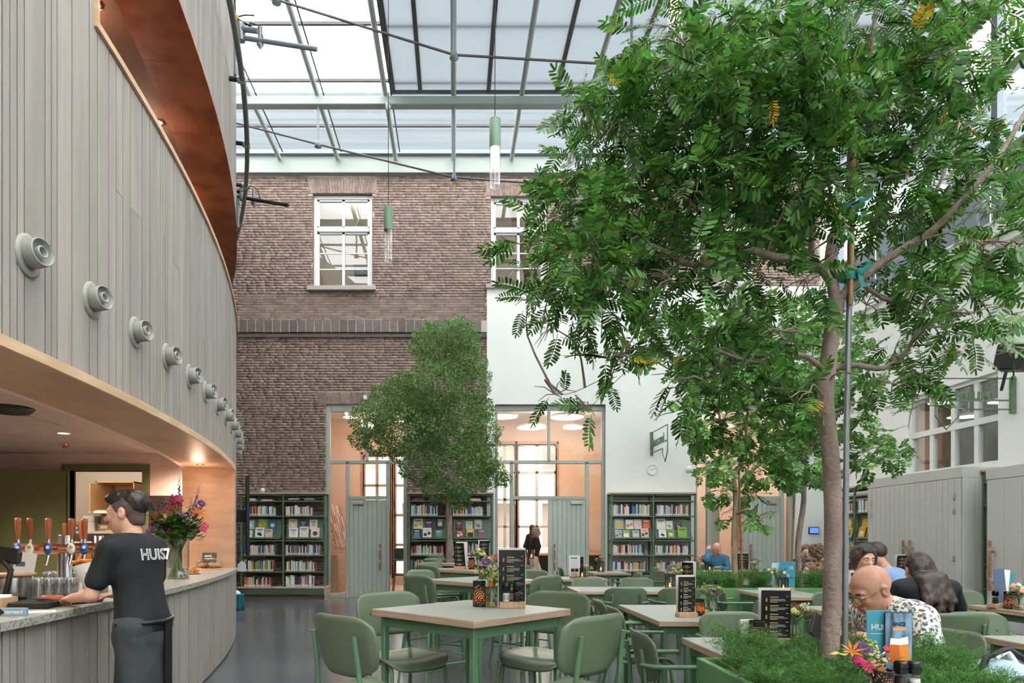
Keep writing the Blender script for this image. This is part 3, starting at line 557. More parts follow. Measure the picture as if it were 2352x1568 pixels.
fr = thing('tall_fridge', 'tall black fridge beside the olive green door', 'fridge', (-6.55, 8.9, 0)); MB().bbox((-.5, -.3, 0), (.42, .4, 1.95), .01).build('fridge_body', 'black_gloss', fr); MB().tube([(.34, -.33, .8), (.34, -.33, 1.3)], .012, 6).build('handle', 'steel', fr)
st = holed(MB(), -7.6, -4.36, 0, 2.8, [], 12.2, 12.3).box((-7.7, BY+.12, 0), (-7.6, 12.2, 2.8)).box((-4.4, 11.0, 0), (-4.3, 12.2, 2.8)).box((-4.4, BY+.12, 0), (-3.9, BY+.2, 2.8)).box((-3.98, BY+.12, 0), (-3.9, 11.1, 2.8)).box((-4.4, 11, 0), (-3.9, 11.1, 2.8)).box((-7.6, BY+.12, 2.7), (-4.36, 12.2, 2.8)).box((-4.36, BY+.12, 2.7), (-3.9, 11.1, 2.8)).build('wall_store', 'room_white'); struct(st)
struct(MB().box((-7.6, BY, -.1), (-4.0, 12.2, 0)).build('floor_store', 'stone_sill'))
sh = thing('storage_shelf', 'white metal shelf rack in the bar store', 'shelf', (-6.12, 11.8, 0))
for z in (.35, .93, 1.43): MB().bbox((-1.2, -.2, z), (.56, .35, z+.045), .004).build('shelf_board', 'white_paint', sh)
for x in (-1.18, .54): MB().box((x-.02, -.2, 0), (x+.02, -.16, 1.9)).build('post', 'white_paint', sh)
M('cardboard', '#b58d61', .8, col2='#a67f55', scale=(3, 3, 3)); M('orange_box', '#e08a34', .6); M('blue_box', '#2a4f9a', .5)
def carton(label, x, z, w, h, mat, lab=None, y=11.65):
    o = thing('storage_box', label, 'box', (x-1.14, y, z)); MB().bbox((-w/2, 0, 0), (w/2, .3, h), .004).build('carton', mat, o); MB().box((-w/2+.01, .13, h), (w/2-.01, .17, h+.002)).build('tape', 'wood_trim', o)
    if lab: MB().box((-w*.3, -.002, h*.35), (w*.25, 0, h*.75)).build('sticker', lab, o)
S1, S2 = 1.476, .976
carton('blue printed carton on the upper store shelf', -5.42, S1, .22, .1, 'blue_box', 'paper'); carton('flat brown carton on top of the blue carton', -5.42, S1+.103, .24, .07, 'cardboard')
carton('plain white carton on the upper store shelf', -5.17, S1, .2, .16, 'paper'); carton('white lidded carton stacked on the white carton', -5.17, S1+.163, .2, .1, 'paper')
carton('brown carton with white sticker on the upper store shelf', -4.9, S1, .22, .13, 'cardboard', 'paper'); carton('tall brown carton stacked on the stickered carton', -4.86, S1+.133, .2, .16, 'cardboard', 'paper')
carton('orange carton at the left of the lower store shelf', -5.42, S2, .26, .32, 'orange_box'); carton('orange carton beside the first on the lower shelf', -5.12, S2, .26, .32, 'orange_box', 'paper'); carton('brown carton at the right of the lower store shelf', -4.8, S2, .26, .2, 'cardboard')
bx = thing('open_carton', 'big torn open brown carton high on the store wall', 'box', (-5.78, 11.85, 1.82)); mb = MB(); mb.box((-.33, -.35, 0), (.33, .3, .02)).box((-.33, .28, 0), (.33, .3, .5)).box((-.33, -.35, 0), (-.31, .3, .5)).box((.31, -.35, 0), (.33, .3, .5)).box((-.33, -.35, .48), (.33, .3, .5)); mb.build('carton', 'cardboard', bx); MB().box((-.33, -.55, -.01), (-.31, -.35, .46)).build('flap', 'cardboard', bx)
sf = thing('wall_shelf', 'high white shelf carrying the torn carton', 'shelf', (-5.78, 11.8, 1.77)); MB().bbox((-.4, -.4, 0), (.45, .39, .05), .004).build('shelf_board', 'white_paint', sf)
for x in (-.38, .43): MB().box((x-.015, .33, -1.77), (x+.015, .39, 0)).build('bracket', 'white_paint', sf)
for i in range(7):
    x, z = [(0, 0), (.12, 0), (.24, 0), (.06, .1), (.18, .1), (.12, .2), (.0, .21)][i]
    o = tag(MB().tube([(0, 0, .055), (0, .4, .055)], .05, 14).build('paper_roll', 'paper'), 'white paper roll, %s in the pile on the store shelf' % ORD[i], 'paper roll', 'paper rolls in the bar store'); o.location = (px(262, 11.4)+x*.9, 11.4, S1+.02+z+.0)
MB().bbox((-.1, -.5, 0), (.4, .2, .02), .003).build('roll_tray', 'white_paint', sh, (px(262, 11.4)+6.12, 0, S1-.01))
plight('store_light', (-5.8, 10.6, 2.5), 45, (1, .86, .7)); 
for i, (x, y) in enumerate(((-4.4, 7.6), (-3.9, 4.6), (-6.4, 6.2), (-3.6, 8.9), (-3.4, 1.5))):
    sl_ = bpy.data.lights.new('bar_spot', 'SPOT'); sl_.energy = 330; sl_.color = (1, .8, .66); sl_.spot_size = 2.7; sl_.spot_blend = 1; sl_.shadow_soft_size = .08; so_ = bpy.data.objects.new('bar_spot', sl_); COL.objects.link(so_); so_.location = (x, y, BC_-.03)
    l = thing('recessed_spot', 'recessed warm ceiling spot above the bar, %s' % ('third from the doorway', 'fourth from the doorway', 'deepest in the room', 'nearest the doorway wall', 'out by the near end')[i], 'downlight', (x, y, BC_), 0, 'recessed spots over the bar'); MB().lathe([(.06, -.01), (.075, -.01), (.075, 0)], 16, cap=False).build('ring', 'white_paint', l); MB().lathe([(.06, -.006), (.06, -.003)], 14).build('bulb', 'spot_disc', l)
sp = thing('ceiling_speaker', 'flat dark round ceiling unit above the bar', 'speaker', (-4.05, 6.15, BC_)); MB().lathe([(.0, -.05), (.16, -.045), (.2, -.01), (.2, 0)], 24).build('grille', 'black', sp)
sp = thing('sprinkler_head', 'small brass sprinkler in the bar ceiling', 'sprinkler', (-4.9, 8.5, BC_)); MB().lathe([(.03, -.05), (.035, -.04), (.015, -.02), (.05, -.004), (.05, 0)], 12).build('head', 'copper', sp)
sp = thing('wall_spot', 'small glowing spot in the wooden jamb corner', 'downlight', wp(8.2, -.35, L0)); MB().lathe([(.035, -.008), (.045, -.008), (.045, 0)], 14, cap=False).build('ring', 'copper', sp); MB().lathe([(.034, -.004), (.034, -.002)], 12).build('bulb', 'spot_disc', sp)
plight('jamb_spot', wp(8.2, -.38, L0-.2), 6, (1, .66, .44), .06)
# ball nozzle vents
M('vent_grey', '#98988f', .45)
fl = MB().lathe([(.07, .012), (.1, .016), (.113, .006), (.113, -.002)], 28, cap=False).mesh('flange'); thr = MB().lathe([(.072, .012), (.07, -.01), (.03, -.012)], 24, cap=False).mesh('throat')
noz = MB().lathe([(.06, -.02), (.072, .02), (.074, .1), (.068, .104), (.064, .075), (.03, .06)], 28, cap=False).mesh('nozzle'); core = MB().lathe([(.03, .03), (.034, .1), (.028, .106), (.022, .095), (.018, .06), (0, .06)], 20, cap=False).mesh('nozzle_core')
for k in range(-2, 13):
    Y = 3.3+.615*k; o = thing('round_air_vent', 'grey round nozzle vent, %s in the row along the timber wall' % (nth(k) if k >= 0 else 'out of frame '+ORD[-k-1]), 'vent', wp(Y, .0, 2.73), 0, 'nozzle vents on the timber wall')
    o.rotation_euler = Matrix(((0, 0, 1), (1, 0, 0), (0, 1, 0))).to_euler(); o.rotation_euler = (Matrix.Rotation(ang(Y), 3, 'Z') @ Matrix(((0, 0, 1), (1, 0, 0), (0, 1, 0)))).to_euler()
    o.scale = (.92,)*3; link('flange', fl, o, 'vent_grey'); link('throat', thr, o, 'steel_dark')
    n1 = link('nozzle', noz, o, 'vent_grey'); n1.rotation_euler = (-.1, -.28, 0); link('nozzle_core', core, n1, 'vent_grey')
# lighting rail on the timber wall
rl = thing('lighting_rail', 'curved grey pipe rail following the timber wall', 'rail', wp(9, .15, 6.8)); base = wp(9, .15, 6.8)
MB().tube([wp(y, .15, 6.8)-base for y in np.linspace(2, 14, 40)], .033, 10).build('pipe', 'tube_dark', rl)
for y in (3.4, 5.0, 6.6, 8.0, 9.3, 10.4, 11.6, 12.8): MB().tube([wp(y, 0, 6.8)-base, wp(y, .13, 6.8)-base], .028, 8).build('bracket', 'rubber', rl); MB().tube([wp(y, .09, 6.8)-base, wp(y, .19, 6.8)-base], .042, 10).build('clamp', 'tube_grey', rl)
for i, (a, b, r) in enumerate(((at(540, 84, 8.7), at(728, 113, 8.6), .03), (at(538, 65, 8.7), at(592, 71, 8.65), .035), (at(546, 452, 10.9), at(662, 471, 10.7), .028), (at(546, 440, 10.95), at(566, 442, 10.9), .03))):
    o = thing('light_bar', ('long grey bar of the upper light bracket on timber wall', 'short grey bar above the long bracket bar', 'long black bar of the lower light bracket on timber wall', 'short black stub above the lower light bar')[i], 'bar', a, 0, 'light brackets on the timber wall')
    MB().tube([Vector((-.0, .0, 0)), b-a], r, 10).build('pipe', 'steel_paint' if i < 2 else 'rubber', o)
    MB().lathe([(.05, -.06), (.06, 0), (.05, .06)], 10, (.08, 0, 0)).build('clamp', 'galvanised', o)
    if i in (0, 2):
        MB().tube([Vector((.1, 0, .0)), Vector((.2, 0, .18)), Vector((.32, -.02, .12)), Vector((.36, 0, -.02))], .008, 5).build('cable', 'rubber', o); MB().lathe([(.01, -.16), (.05, -.1), (.03, 0), (.03, .12)], 8, ((b-a).x*.3, 0, 0)).build('hook_clamp', 'galvanised', o)
        MB().bbox((-.06, -.03, -.5), (.02, .03, -.02), .01).build('bracket_post', 'steel_paint', o)
cbx = thing('cable_bundle', 'loose cables and yellow tape at the top of the rail', 'cable', at(541, 40, 8.7)); MB().ball((0, 0, 0), (.05, .04, .05)).build('tape_wrap', 'gold', cbx)
for q in ([(0, 0, 0), (.12, 0, .03), (.24, 0, .025)], [(0, 0, 0), (.08, 0, -.05), (.2, 0, -.12), (.3, 0, -.17)], [(0, 0, 0), (.05, 0, -.06), (.12, 0, -.15)], [(0, 0, 0), (-.02, 0, .4), (-.06, 0, .9)]): MB().tube(q, .009, 5).build('cable', 'rubber', cbx)
tv = thing('wall_display', 'tall black display screen on the timber wall seen edge on', 'screen', wp(11.2, .2, 1.72)); tv.rotation_euler = (0, 0, ang(11.2)-.06); MB().bbox((-.0, -.38, -.65), (.05, .38, .65), .012).build('housing', 'black', tv); MB().box((.05, -.36, -.63), (.053, .36, .63)).build('display', 'black_gloss', tv); MB().box((-.2, -.1, -.1), (0, .1, .1)).build('wall_mount', 'rubber', tv)
bn = thing('waste_bin', 'teal waste bin with white bag by the bookcase', 'bin', (-4.16, 12.8, 0)); MB().bbox((-.15, -.15, 0), (.15, .15, .3), .02).build('bin_body', 'teal_dark', bn); MB().ball((0, 0, .3), (.12, .12, .07)).build('bin_bag', 'paper', bn)
# ================================================================== bookcases and books
SHZ = [.276, .618, .982, 1.311, 1.853, 2.188]; CASETOP = 2.335; CW = 1.86
BCOL = ['#e8e6e0', '#dcd8cf', '#f0eee8', '#b5362f', '#2f5f9c', '#3c3c40', '#d8b23a', '#8ab04a', '#c9bfae', '#7d2f3a', '#4f8a9e', '#dd7a3c', '#5a6a86', '#e6c9b8', '#26303a', '#a8c6d6', '#e2e2e2', '#cfc7b8', '#efe9dc']
BNAME = ['white', 'ivory', 'bright white', 'red', 'blue', 'black', 'yellow', 'lime green', 'beige', 'maroon', 'teal blue', 'orange', 'slate blue', 'pale pink', 'navy', 'light blue', 'pale grey', 'sand', 'cream']
for i, c in enumerate(BCOL): M('book%d' % i, c, .5)
SINGLE_BOOKS = [0]; book_mesh = {}
STUFF = {'v': [], 'f': [], 'm': []}
def book_geom(t, h, d):
    c = t*.18; v = [(0, c, 0), (c, 0, 0), (t-c, 0, 0), (t, c, 0), (t, d, 0), (0, d, 0)]; v = v+[(a, b, h) for a, b, _ in v]
    f = [(i, (i+1) % 6, 6+(i+1) % 6, 6+i) for i in range(6)]
    lab = [(c, -.0006, .006), (t-c, -.0006, .006), (t-c, -.0006, .045), (c, -.0006, .045)]
    return v, f, [(6, 7, 8, 9), (6, 9, 10, 11)], lab
def put_book(T, x, y, z, t, h, d, ci, label, group, lean=0):
    if label is not None and SINGLE_BOOKS[0] < 300:
        SINGLE_BOOKS[0] += 1; k = (ci, round(t, 2), round(h, 2))
        if k not in book_mesh:
            v, f, top, lab = book_geom(k[1]-.001, k[2], .15); me = bpy.data.meshes.new('book'); me.from_pydata(v+lab, [], f+top+[(12, 13, 14, 15)])
            me.materials.append(MATS['book%d' % ci]); me.materials.append(MATS['paper'] if ci not in (0, 2, 18) else MATS['book8']); me.polygons[len(me.polygons)-1].material_index = 1; book_mesh[k] = me
        o = link('book', book_mesh[k]); o.matrix_world = T @ Matrix.Translation((x, y, z)) @ Matrix.Rotation(lean, 4, 'Y'); tag(o, label, 'book', group)
    else:
        v, f, top, lab = book_geom(t-.001, h, d); mtx = T @ Matrix.Translation((x, y, z)) @ Matrix.Rotation(lean, 4, 'Y'); n = len(STUFF['v'])
        STUFF['v'] += [mtx @ Vector(p) for p in v+lab]; STUFF['f'] += [tuple(i+n for i in q) for q in f+top+[(12, 13, 14, 15)]]; STUFF['m'] += [ci]*(len(f)+2)+[100]
def bookcase(name, label, short, x0, y, rz=0, bays=2, seed=0, singles=(), lying=False, fills=None, W=CW):
    r = random.Random(seed); o = thing(name, label, 'bookcase', (x0, y, 0), rz, 'green bookcases'); T = Matrix.Translation((x0, y, 0)) @ Matrix.Rotation(rz, 4, 'Z'); bw = W/bays; dp = .36
    MB().bbox((-.03, -.03, CASETOP), (W+.03, dp+.02, CASETOP+.04), .004).build('top_board', 'shelf_ply', o)
    for i in range(bays+1):
        for yy in (0, dp-.035): MB().bbox((i*bw-.018, yy, .27), (i*bw+.018, yy+.035, CASETOP), .003).build('upright', 'case_green', o)
    MB().bbox((-.018, 0, CASETOP-.035), (W+.018, .03, CASETOP), .003).bbox((-.018, dp-.03, CASETOP-.035), (W+.018, dp, CASETOP), .003).build('top_rail', 'case_green', o)
    for z in SHZ[1:]:
        for i in range(bays): MB().bbox((i*bw+.018, .004, z-.028), ((i+1)*bw-.018, dp, z), .003).build('shelf', 'case_green', o)
    MB().bbox((-.06, -.06, .1), (W+.0, dp, .24), .004).build('plinth', 'case_green_dark', o); MB().bbox((-.06, -.08, .24), (W+.06, dp, .276), .004).build('plinth_board', 'shelf_ply', o); MB().box((W+.0, -.08, 0), (W+.06, dp, .24)).box((0, .1, 0), (W, dp, .1)).build('plinth_side', 'shelf_ply', o)
    for i in range(bays):   # tilted display with books facing out
        dz = 1.345; tl = .19
        Md = Matrix.Translation((i*bw+.06, .06, dz)) @ Matrix.Rotation(-tl, 4, 'X')
        MB().box((0, 0, 0), (bw-.12, .012, .46), Md).build('display_panel', 'case_green', o); MB().box((0, -.06, -.015), (bw-.12, .012, .0), Md).box((0, -.065, -.015), (bw-.12, -.055, .02), Md).box((.05, -.02, -.035), (.13, .02, -.015), Md).box((bw-.25, -.02, -.035), (bw-.17, .02, -.015), Md).build('display_ledge', 'case_green', o)
        if singles is not None:
            for row in (1, 0):
                xx = .02+r.random()*.05; j = 0
                while xx < bw-.28:
                    w_ = r.choice((.15, .17, .19, .2)); h_ = w_*r.uniform(1.15, 1.35); ci = r.randrange(len(BCOL)); me = MB()
                    b = MB().bbox((0, -.018, 0), (w_, 0, h_), .002).build('display_book', 'book%d' % ci); c2 = r.randrange(len(BCOL)); c3 = r.randrange(len(BCOL))
                    k = r.randrange(4)
                    if k == 0: MB().lathe([(w_*.28, 0), (w_*.28, .001)], 14, m=Matrix.Translation((w_/2, -.0185, h_*.45)) @ Matrix.Rotation(PI/2, 4, 'X')).build('cover_picture', 'book%d' % c2, b)
                    elif k == 1: MB().box((w_*.12, -.019, h_*.1), (w_*.88, -.018, h_*.58)).build('cover_picture', 'book%d' % c2, b)
                    elif k == 2: MB().ball((w_*.45, -.016, h_*.4), (w_*.3, .004, h_*.16), 9, 5).ball((w_*.62, -.016, h_*.3), (w_*.18, .005, h_*.12), 8, 5).build('cover_picture', 'book%d' % c2, b)
                    else: MB().box((w_*.1, -.019, h_*.2), (w_*.45, -.018, h_*.5)).box((w_*.55, -.019, h_*.35), (w_*.9, -.018, h_*.6)).build('cover_picture', 'book%d' % c2, b)
                    MB().box((w_*.15, -.019, h_*.76), (w_*.85, -.018, h_*.84)).box((w_*.25, -.019, h_*.66), (w_*.75, -.018, h_*.7)).build('cover_title', 'book%d' % (c3 if c3 != ci else (c3+5) % len(BCOL)), b)
                    b.matrix_world = T @ Md @ Matrix.Translation((xx, -.002 if row else -.03, .21 if row else .0)); b.name = 'display_book'
                    tag(b, '%s cover book, %s in the %s display row, %s bay of %s' % (BNAME[ci], ORD[j], 'upper' if row else 'lower', ('left', 'right', 'third')[i], short), 'book', 'books displayed face out'); j += 1
                    xx += w_+r.uniform(.01, .09)
    for zi, zr in ((4, 'top'), (2, 'middle'), (1, 'lower'), (0, 'bottom')):
        z = SHZ[zi]
        for i in range(bays):
            fill = (fills or {}).get((zi, i), r.uniform(.72, .95)); xx = .03; j = 0; hb = r.choice((.2, .215, .23))
            while xx < bw*fill-.05:
                t = r.choice((.02, .02, .03, .03, .03, .04)); h_ = round(r.gauss(hb, .016), 2); h_ = min(max(h_, .16), .27); ci = r.choices(range(len(BCOL)), [5, 3, 5, 3, 3, 3, 2, 2, 3, 2, 3, 3, 2, 3, 2, 3, 3, 3, 3])[0]
                lab = None
                if singles and zi in singles: lab = '%s book, %s from left, %s shelf, %s bay of %s' % (BNAME[ci], nth(j), zr, ('left', 'right', 'third')[i], short)
                put_book(T, i*bw+.018+xx, .03+r.random()*.015, z, t, h_, .15, ci, lab, 'spine-out books on the green bookcases', 0 if r.random() > .04 else .05)
                xx += t; j += 1
            MB().box((i*bw+.018+xx+.012, .02, z), (i*bw+.018+xx+.015, .16, z+.2)).build('book_end', 'galvanised', o)
    if lying:
        for i in range(bays):
            xx = .05; j = 0
            while xx < bw-.3:
                n = r.choice((1, 2, 2)); w_ = .2+r.random()*.06
                for q in range(n):
                    ci = r.choice((0, 2, 8, 5, 3, 12)); b = MB().bbox((0, 0, 0), (w_-.02*q, .16, .026), .003).build('lying_book', 'book%d' % ci); b.matrix_world = T @ Matrix.Translation((i*bw+.05+xx, .03, SHZ[5]+.0265*q))
                    tag(b, '%s flat book, %s in stack %s, top shelf, %s bay of %s' % (BNAME[ci], ORD[q], ORD[j], ('left', 'right')[i], short), 'book', 'books lying flat on the top shelves')
                xx += w_+.05+r.random()*.08; j += 1
    return o
BYC = 15.0-.0
bookcase('bookcase', 'green steel bookcase full of books beside the bar wall', 'left bookcase', px(554, BYC)-.0, BYC, 0, 2, 3, (4, 2, 1, 0), True, {(4, 1): .72, (2, 0): .8, (1, 0): .78, (1, 1): .78, (0, 0): .7, (0, 1): .76, (2, 1): .9})
bookcase('bookcase', 'green steel bookcase behind the small leaved tree', 'middle bookcase', px(939, BYC), BYC, 0, 2, 11, (), True, {(4, 1): .8, (2, 0): .85, (1, 0): .4, (0, 0): .25, (0, 1): .2, (1, 1): .3})
bookcase('bookcase', 'green steel bookcase under the wall clock', 'clock bookcase', px(1405, BYC)-.0, BYC, 0, 2, 21, (4, 2), False, {(4, 0): .95, (4, 1): .85, (2, 1): .88, (1, 1): .93, (0, 0): .95, (0, 1): .7})
bookcase('bookcase', 'green bookcase on the right wall beyond the grey cupboards', 'right wall bookcase', 7.86, 14.2, -PI/2, 2, 31, (), False, None)
rb4 = bpy.data.objects['bookcase.003']
bookcase('bookcase', 'narrow glimpse of green bookcase between grey cupboards', 'narrow right bookcase', 7.86, 10.04, -PI/2, 1, 41, None, False, None, .44)
me = bpy.data.meshes.new('books'); me.from_pydata([tuple(v) for v in STUFF['v']], [], STUFF['f'])
for i in range(len(BCOL)): me.materials.append(MATS['book%d' % i])
me.materials.append(MATS['paper']); me.polygons.foreach_set('material_index', [len(BCOL) if m == 100 else m for m in STUFF['m']]); me.update()
bo = link('books', me); tag(bo, 'many more spine-out books filling the farther bookcase shelves', 'books', None, 'stuff')
hs = thing('shelf_sign', 'small white house shaped sign on the left bookcase', 'sign', (px(556, 14.95), 14.95, SHZ[1])); MB().prism([(-.09, 0), (.09, 0), (.09, .15), (0, .24), (-.09, .15)], .03, Matrix.Rotation(PI/2, 4, 'X')).build('panel', 'paper', hs)
wb = thing('globe_ornament', 'small white globe standing on the left bookcase', 'globe', (px(603, 15.15), 15.15, CASETOP+.04)); MB().ball((0, 0, .055), .055, 14, 10).build('globe', 'white_paint', wb); MB().lathe([(.03, 0), (.03, .012)], 12).build('foot', 'white_paint', wb)
# ------------------------------------------------------------------ grey plank cupboards on the right wall
def cupboard(label, y0, y1, xf, zt, doors, end=True):
    o = thing('plank_cupboard', label, 'cupboard', (xf, y0, 0)); L = y1-y0; xb = RX-xf-.01
    MB().box((.02, 0, 0), (xb, L, zt)).build('cupboard_body', 'panel_grey', o); MB().bbox((-.005, -.005, zt-.15), (xb, L+.005, zt+.01), .004).build('top_band', 'panel_grey', o)
    dw = (L-.04)/doors
    for k in range(doors):
        d = MB().box((.004, .02+k*dw+.004, .06), (.022, .02+(k+1)*dw-.004, zt-.155)).build('door', 'panel_grey', o); n = 9; m_ = MB().bbox((-.008, .003, .065), (.006, dw/n-.003, zt-.16), .003).mesh('board')
        for j in range(n): link('board', m_, d, 'panel_grey', (0, .02+k*dw+j*dw/n, 0))
        hy = .02+k*dw+(dw-.08 if k == 0 else .08)
        if doors == 1: hy = .02+dw-.12
        MB().bbox((-.075, hy-.018, .62), (-.045, hy+.018, 1.32), .005).build('handle', 'handle_wood', d); MB().bbox((-.078, hy-.02, 1.17), (-.005, hy+.02, 1.22), .003).bbox((-.078, hy-.02, .74), (-.005, hy+.02, .79), .003).build('handle_bracket', 'aluminium', d)
        for hz in (1.0, 1.72, 1.94):
            yy = .02+k*dw+(.12 if k == 0 else dw-.12); MB().bbox((-.02, yy-.025, hz), (-.006, yy+.025, hz+.09), .003).build('hinge_plate', 'aluminium', d)
    if end:
        n = 4; m_ = MB().bbox((.003, -.01, .02), (xb/n-.003, .004, zt-.155), .003).mesh('board')
        for j in range(n): link('board', m_, o, 'panel_grey', (j*xb/n, 0, 0))
    return o
cupboard('grey double door plank cupboard behind the seated women', 10.06, 12.36, 7.57, 2.41, 2)
cupboard('grey plank cupboard with one handle at the right edge', 6.9, 9.6, 7.57, 2.33, 1)
# ================================================================== chairs and tables
def shell(fn, nu, nv, th, nrm):
    vs = []; fs = []; nrm = Vector(nrm)
    P = [[Vector(fn(-1+2*i/nu, -1+2*j/nv)) for j in range(nv+1)] for i in range(nu+1)]
    for s_ in (0, 1):
        for i in range(nu+1):
            for j in range(nv+1): vs.append(P[i][j]-nrm*th*s_)
    n = (nu+1)*(nv+1); I = lambda i, j: i*(nv+1)+j
    for i in range(nu):
        for j in range(nv): q = (I(i, j), I(i+1, j), I(i+1, j+1), I(i, j+1)); fs += [q, tuple(a+n for a in q[::-1])]
    bd = [I(i, 0) for i in range(nu)]+[I(nu, j) for j in range(nv)]+[I(i, nv) for i in range(nu, 0, -1)]+[I(0, j) for j in range(nv, 0, -1)]
    for a, b in zip(bd, bd[1:]+bd[:1]): fs.append((b, a, a+n, b+n))
    return MB().add(vs, fs, True)
def sq(u, v, k=.34): return u*math.sqrt(1-k*.8*abs(v)**7), v*math.sqrt(1-k*.8*abs(u)**7)
def make_chair(high):
    sz = .64 if high else .455; o = thing('high_chair' if high else 'armchair', '', 'chair'); r = .0125
    def seat(u, v):
        a, b = sq(u, v); w = .215-.012*(-b); z = sz+.012*a*a-.008*(1-a*a)
        if b > .45: z -= .16*(b-.45)**2
        if b < -.6: z += .05*(-.6-b)**2
        return (a*w, b*.2+.01, z)
    shell(seat, 12, 12, .013, (0, 0, 1)).build('seat', 'chair_green', o)
    bz = sz+.235
    def back(u, v):
        a, b = sq(u, v, .36); w = .23 if b > 0 else .23-.045*b*b
        return (a*w, -.222-.05*b*.5+.045*a*a, bz+b*.136)
    shell(back, 12, 10, .013, (0, 1, .15)).build('backrest', 'chair_green', o)
    for s_ in (-1, 1):
        MB().tube([(s_*.205, -.29, 0), (s_*.175, -.215, sz-.03), (s_*.165, -.225, sz+.05), (s_*.16, -.235, sz+.16), (s_*.155, -.255, sz+.29)], r, 8).build('leg', 'tube_green', o)
        MB().tube([(s_*.215, .235, 0), (s_*.185, .16, sz-.07), (s_*.182, .145, sz-.04), (s_*.18, .11, sz-.025), (s_*.175, -.2, sz-.03)], r, 8).build('leg', 'tube_green', o)
        for z_ in (.07, .2): MB().lathe([(.0045, 0), (.0045, .004)], 8, m=Matrix.Translation((s_*.14, -.2-.05*((z_+sz+.05-bz)/.125)*.5+.022, sz+z_+.04)) @ Matrix.Rotation(-PI/2, 4, 'X')).build('bolt', 'rubber', o)
        if high:
            MB().tube([(s_*.206, -.262, .2), (s_*.212, .212, .2)], .009, 6).build('rung', 'tube_green', o)
        else:
            MB().tube([(s_*.16, -.25, sz+.2), (s_*.215, -.235, sz+.205), (s_*.245, -.2, sz+.205), (s_*.255, -.1, sz+.205), (s_*.255, .09, sz+.205)], .013, 8).build('armrest', 'tube_green', o)
    if high:
        MB().tube([(-.21, .2, .26), (.21, .2, .26)], .009, 6).build('rung', 'tube_green', o); MB().tube([(-.2, -.265, .26), (.2, -.265, .26)], .009, 6).build('rung', 'tube_green', o)
    MB().tube([(-.175, -.1, sz-.035), (.175, -.1, sz-.035)], .01, 6).build('cross_rail', 'tube_green', o)
    return o
PROTO = {True: make_chair(True), False: make_chair(False)}; USED = {True: 0, False: 0}
def chair(high, x, y, rz, label):
    o = PROTO[high] if not USED[high] else copytree(PROTO[high]); USED[high] += 1
    o.location = (x, y, 0); o.rotation_euler = (0, 0, rz); o['label'] = label; o['category'] = 'chair'; o['group'] = 'green high chairs' if high else 'green armchairs'; return o
def table(x0, x1, y0, y1, z, label, rz=0, high=False):
    w, d = x1-x0, y1-y0; o = thing('high_table' if high else 'low_table', label, 'table', ((x0+x1)/2, (y0+y1)/2, 0), rz, 'high tables' if high else 'low tables'); t = .04
    MB().bbox((-w/2, -d/2, z-t), (w/2, d/2, z-.0015), .003).build('table_board', 'ply_edge', o); MB().bbox((-w/2+.002, -d/2+.002, z-.004), (w/2-.002, d/2-.002, z), .001).build('laminate', 'table_top', o)
    i_ = .055; b = .038; tp = z-t
    for sx in (-1, 1):
        for sy in (-1, 1):
            cx, cy = sx*(w/2-i_), sy*(d/2-i_); MB().bbox((cx-b/2, cy-b/2, 0), (cx+b/2, cy+b/2, tp), .006).build('leg', 'tube_green', o)
    for sy in (-1, 1): MB().box((-w/2+i_, sy*(d/2-i_)-.015, tp-.06), (w/2-i_, sy*(d/2-i_)+.015, tp)).build('apron', 'tube_green', o)
    for sx in (-1, 1): MB().box((sx*(w/2-i_)-.015, -d/2+i_, tp-.06), (sx*(w/2-i_)+.015, d/2-i_, tp)).build('apron', 'tube_green', o)
    return o
HZ, LZ = .94, .74
HT = [(.10, 3.93, PI/4, 'front'), (.26, 6.75, .74, 'second'), (.26, 9.1, .78, 'third'), (.24, 11.15, .78, 'fourth'), (.2, 13.4, .78, 'farthest')]
for (x, y, a, nm) in HT:
    table(x-.41, x+.41, y-.41, y+.41, HZ, 'square high table with plywood edge, the %s in the central row' % nm, a, True)
    for k, (dx, dy, lb) in enumerate(((-1, -1, 'near left'), (1, -1, 'near right'), (-1, 1, 'far left'), (1, 1, 'far right'))):
        r = .70 if nm == 'front' else .62; r += random.uniform(-.03, .03)
        fx, fy = x+dx*r*.72, y+dy*r*.66; face = math.atan2(-(x-fx), (y-fy))+random.uniform(-.08, .08)
        if nm == 'front': fx += (.06 if dx < 0 else .0)*(dy < 0); fy += .05*(dy > 0)
        if nm == 'front': fx, fy, face = ((-.355, 3.17, -.80), (.49, 3.18, .74), (-.3, 4.12, -PI+.62), (.54, 4.14, PI-.62))[k]
        chair(True, fx, fy, face, 'green plywood high chair at the %s side of the %s high table' % (lb, nm))
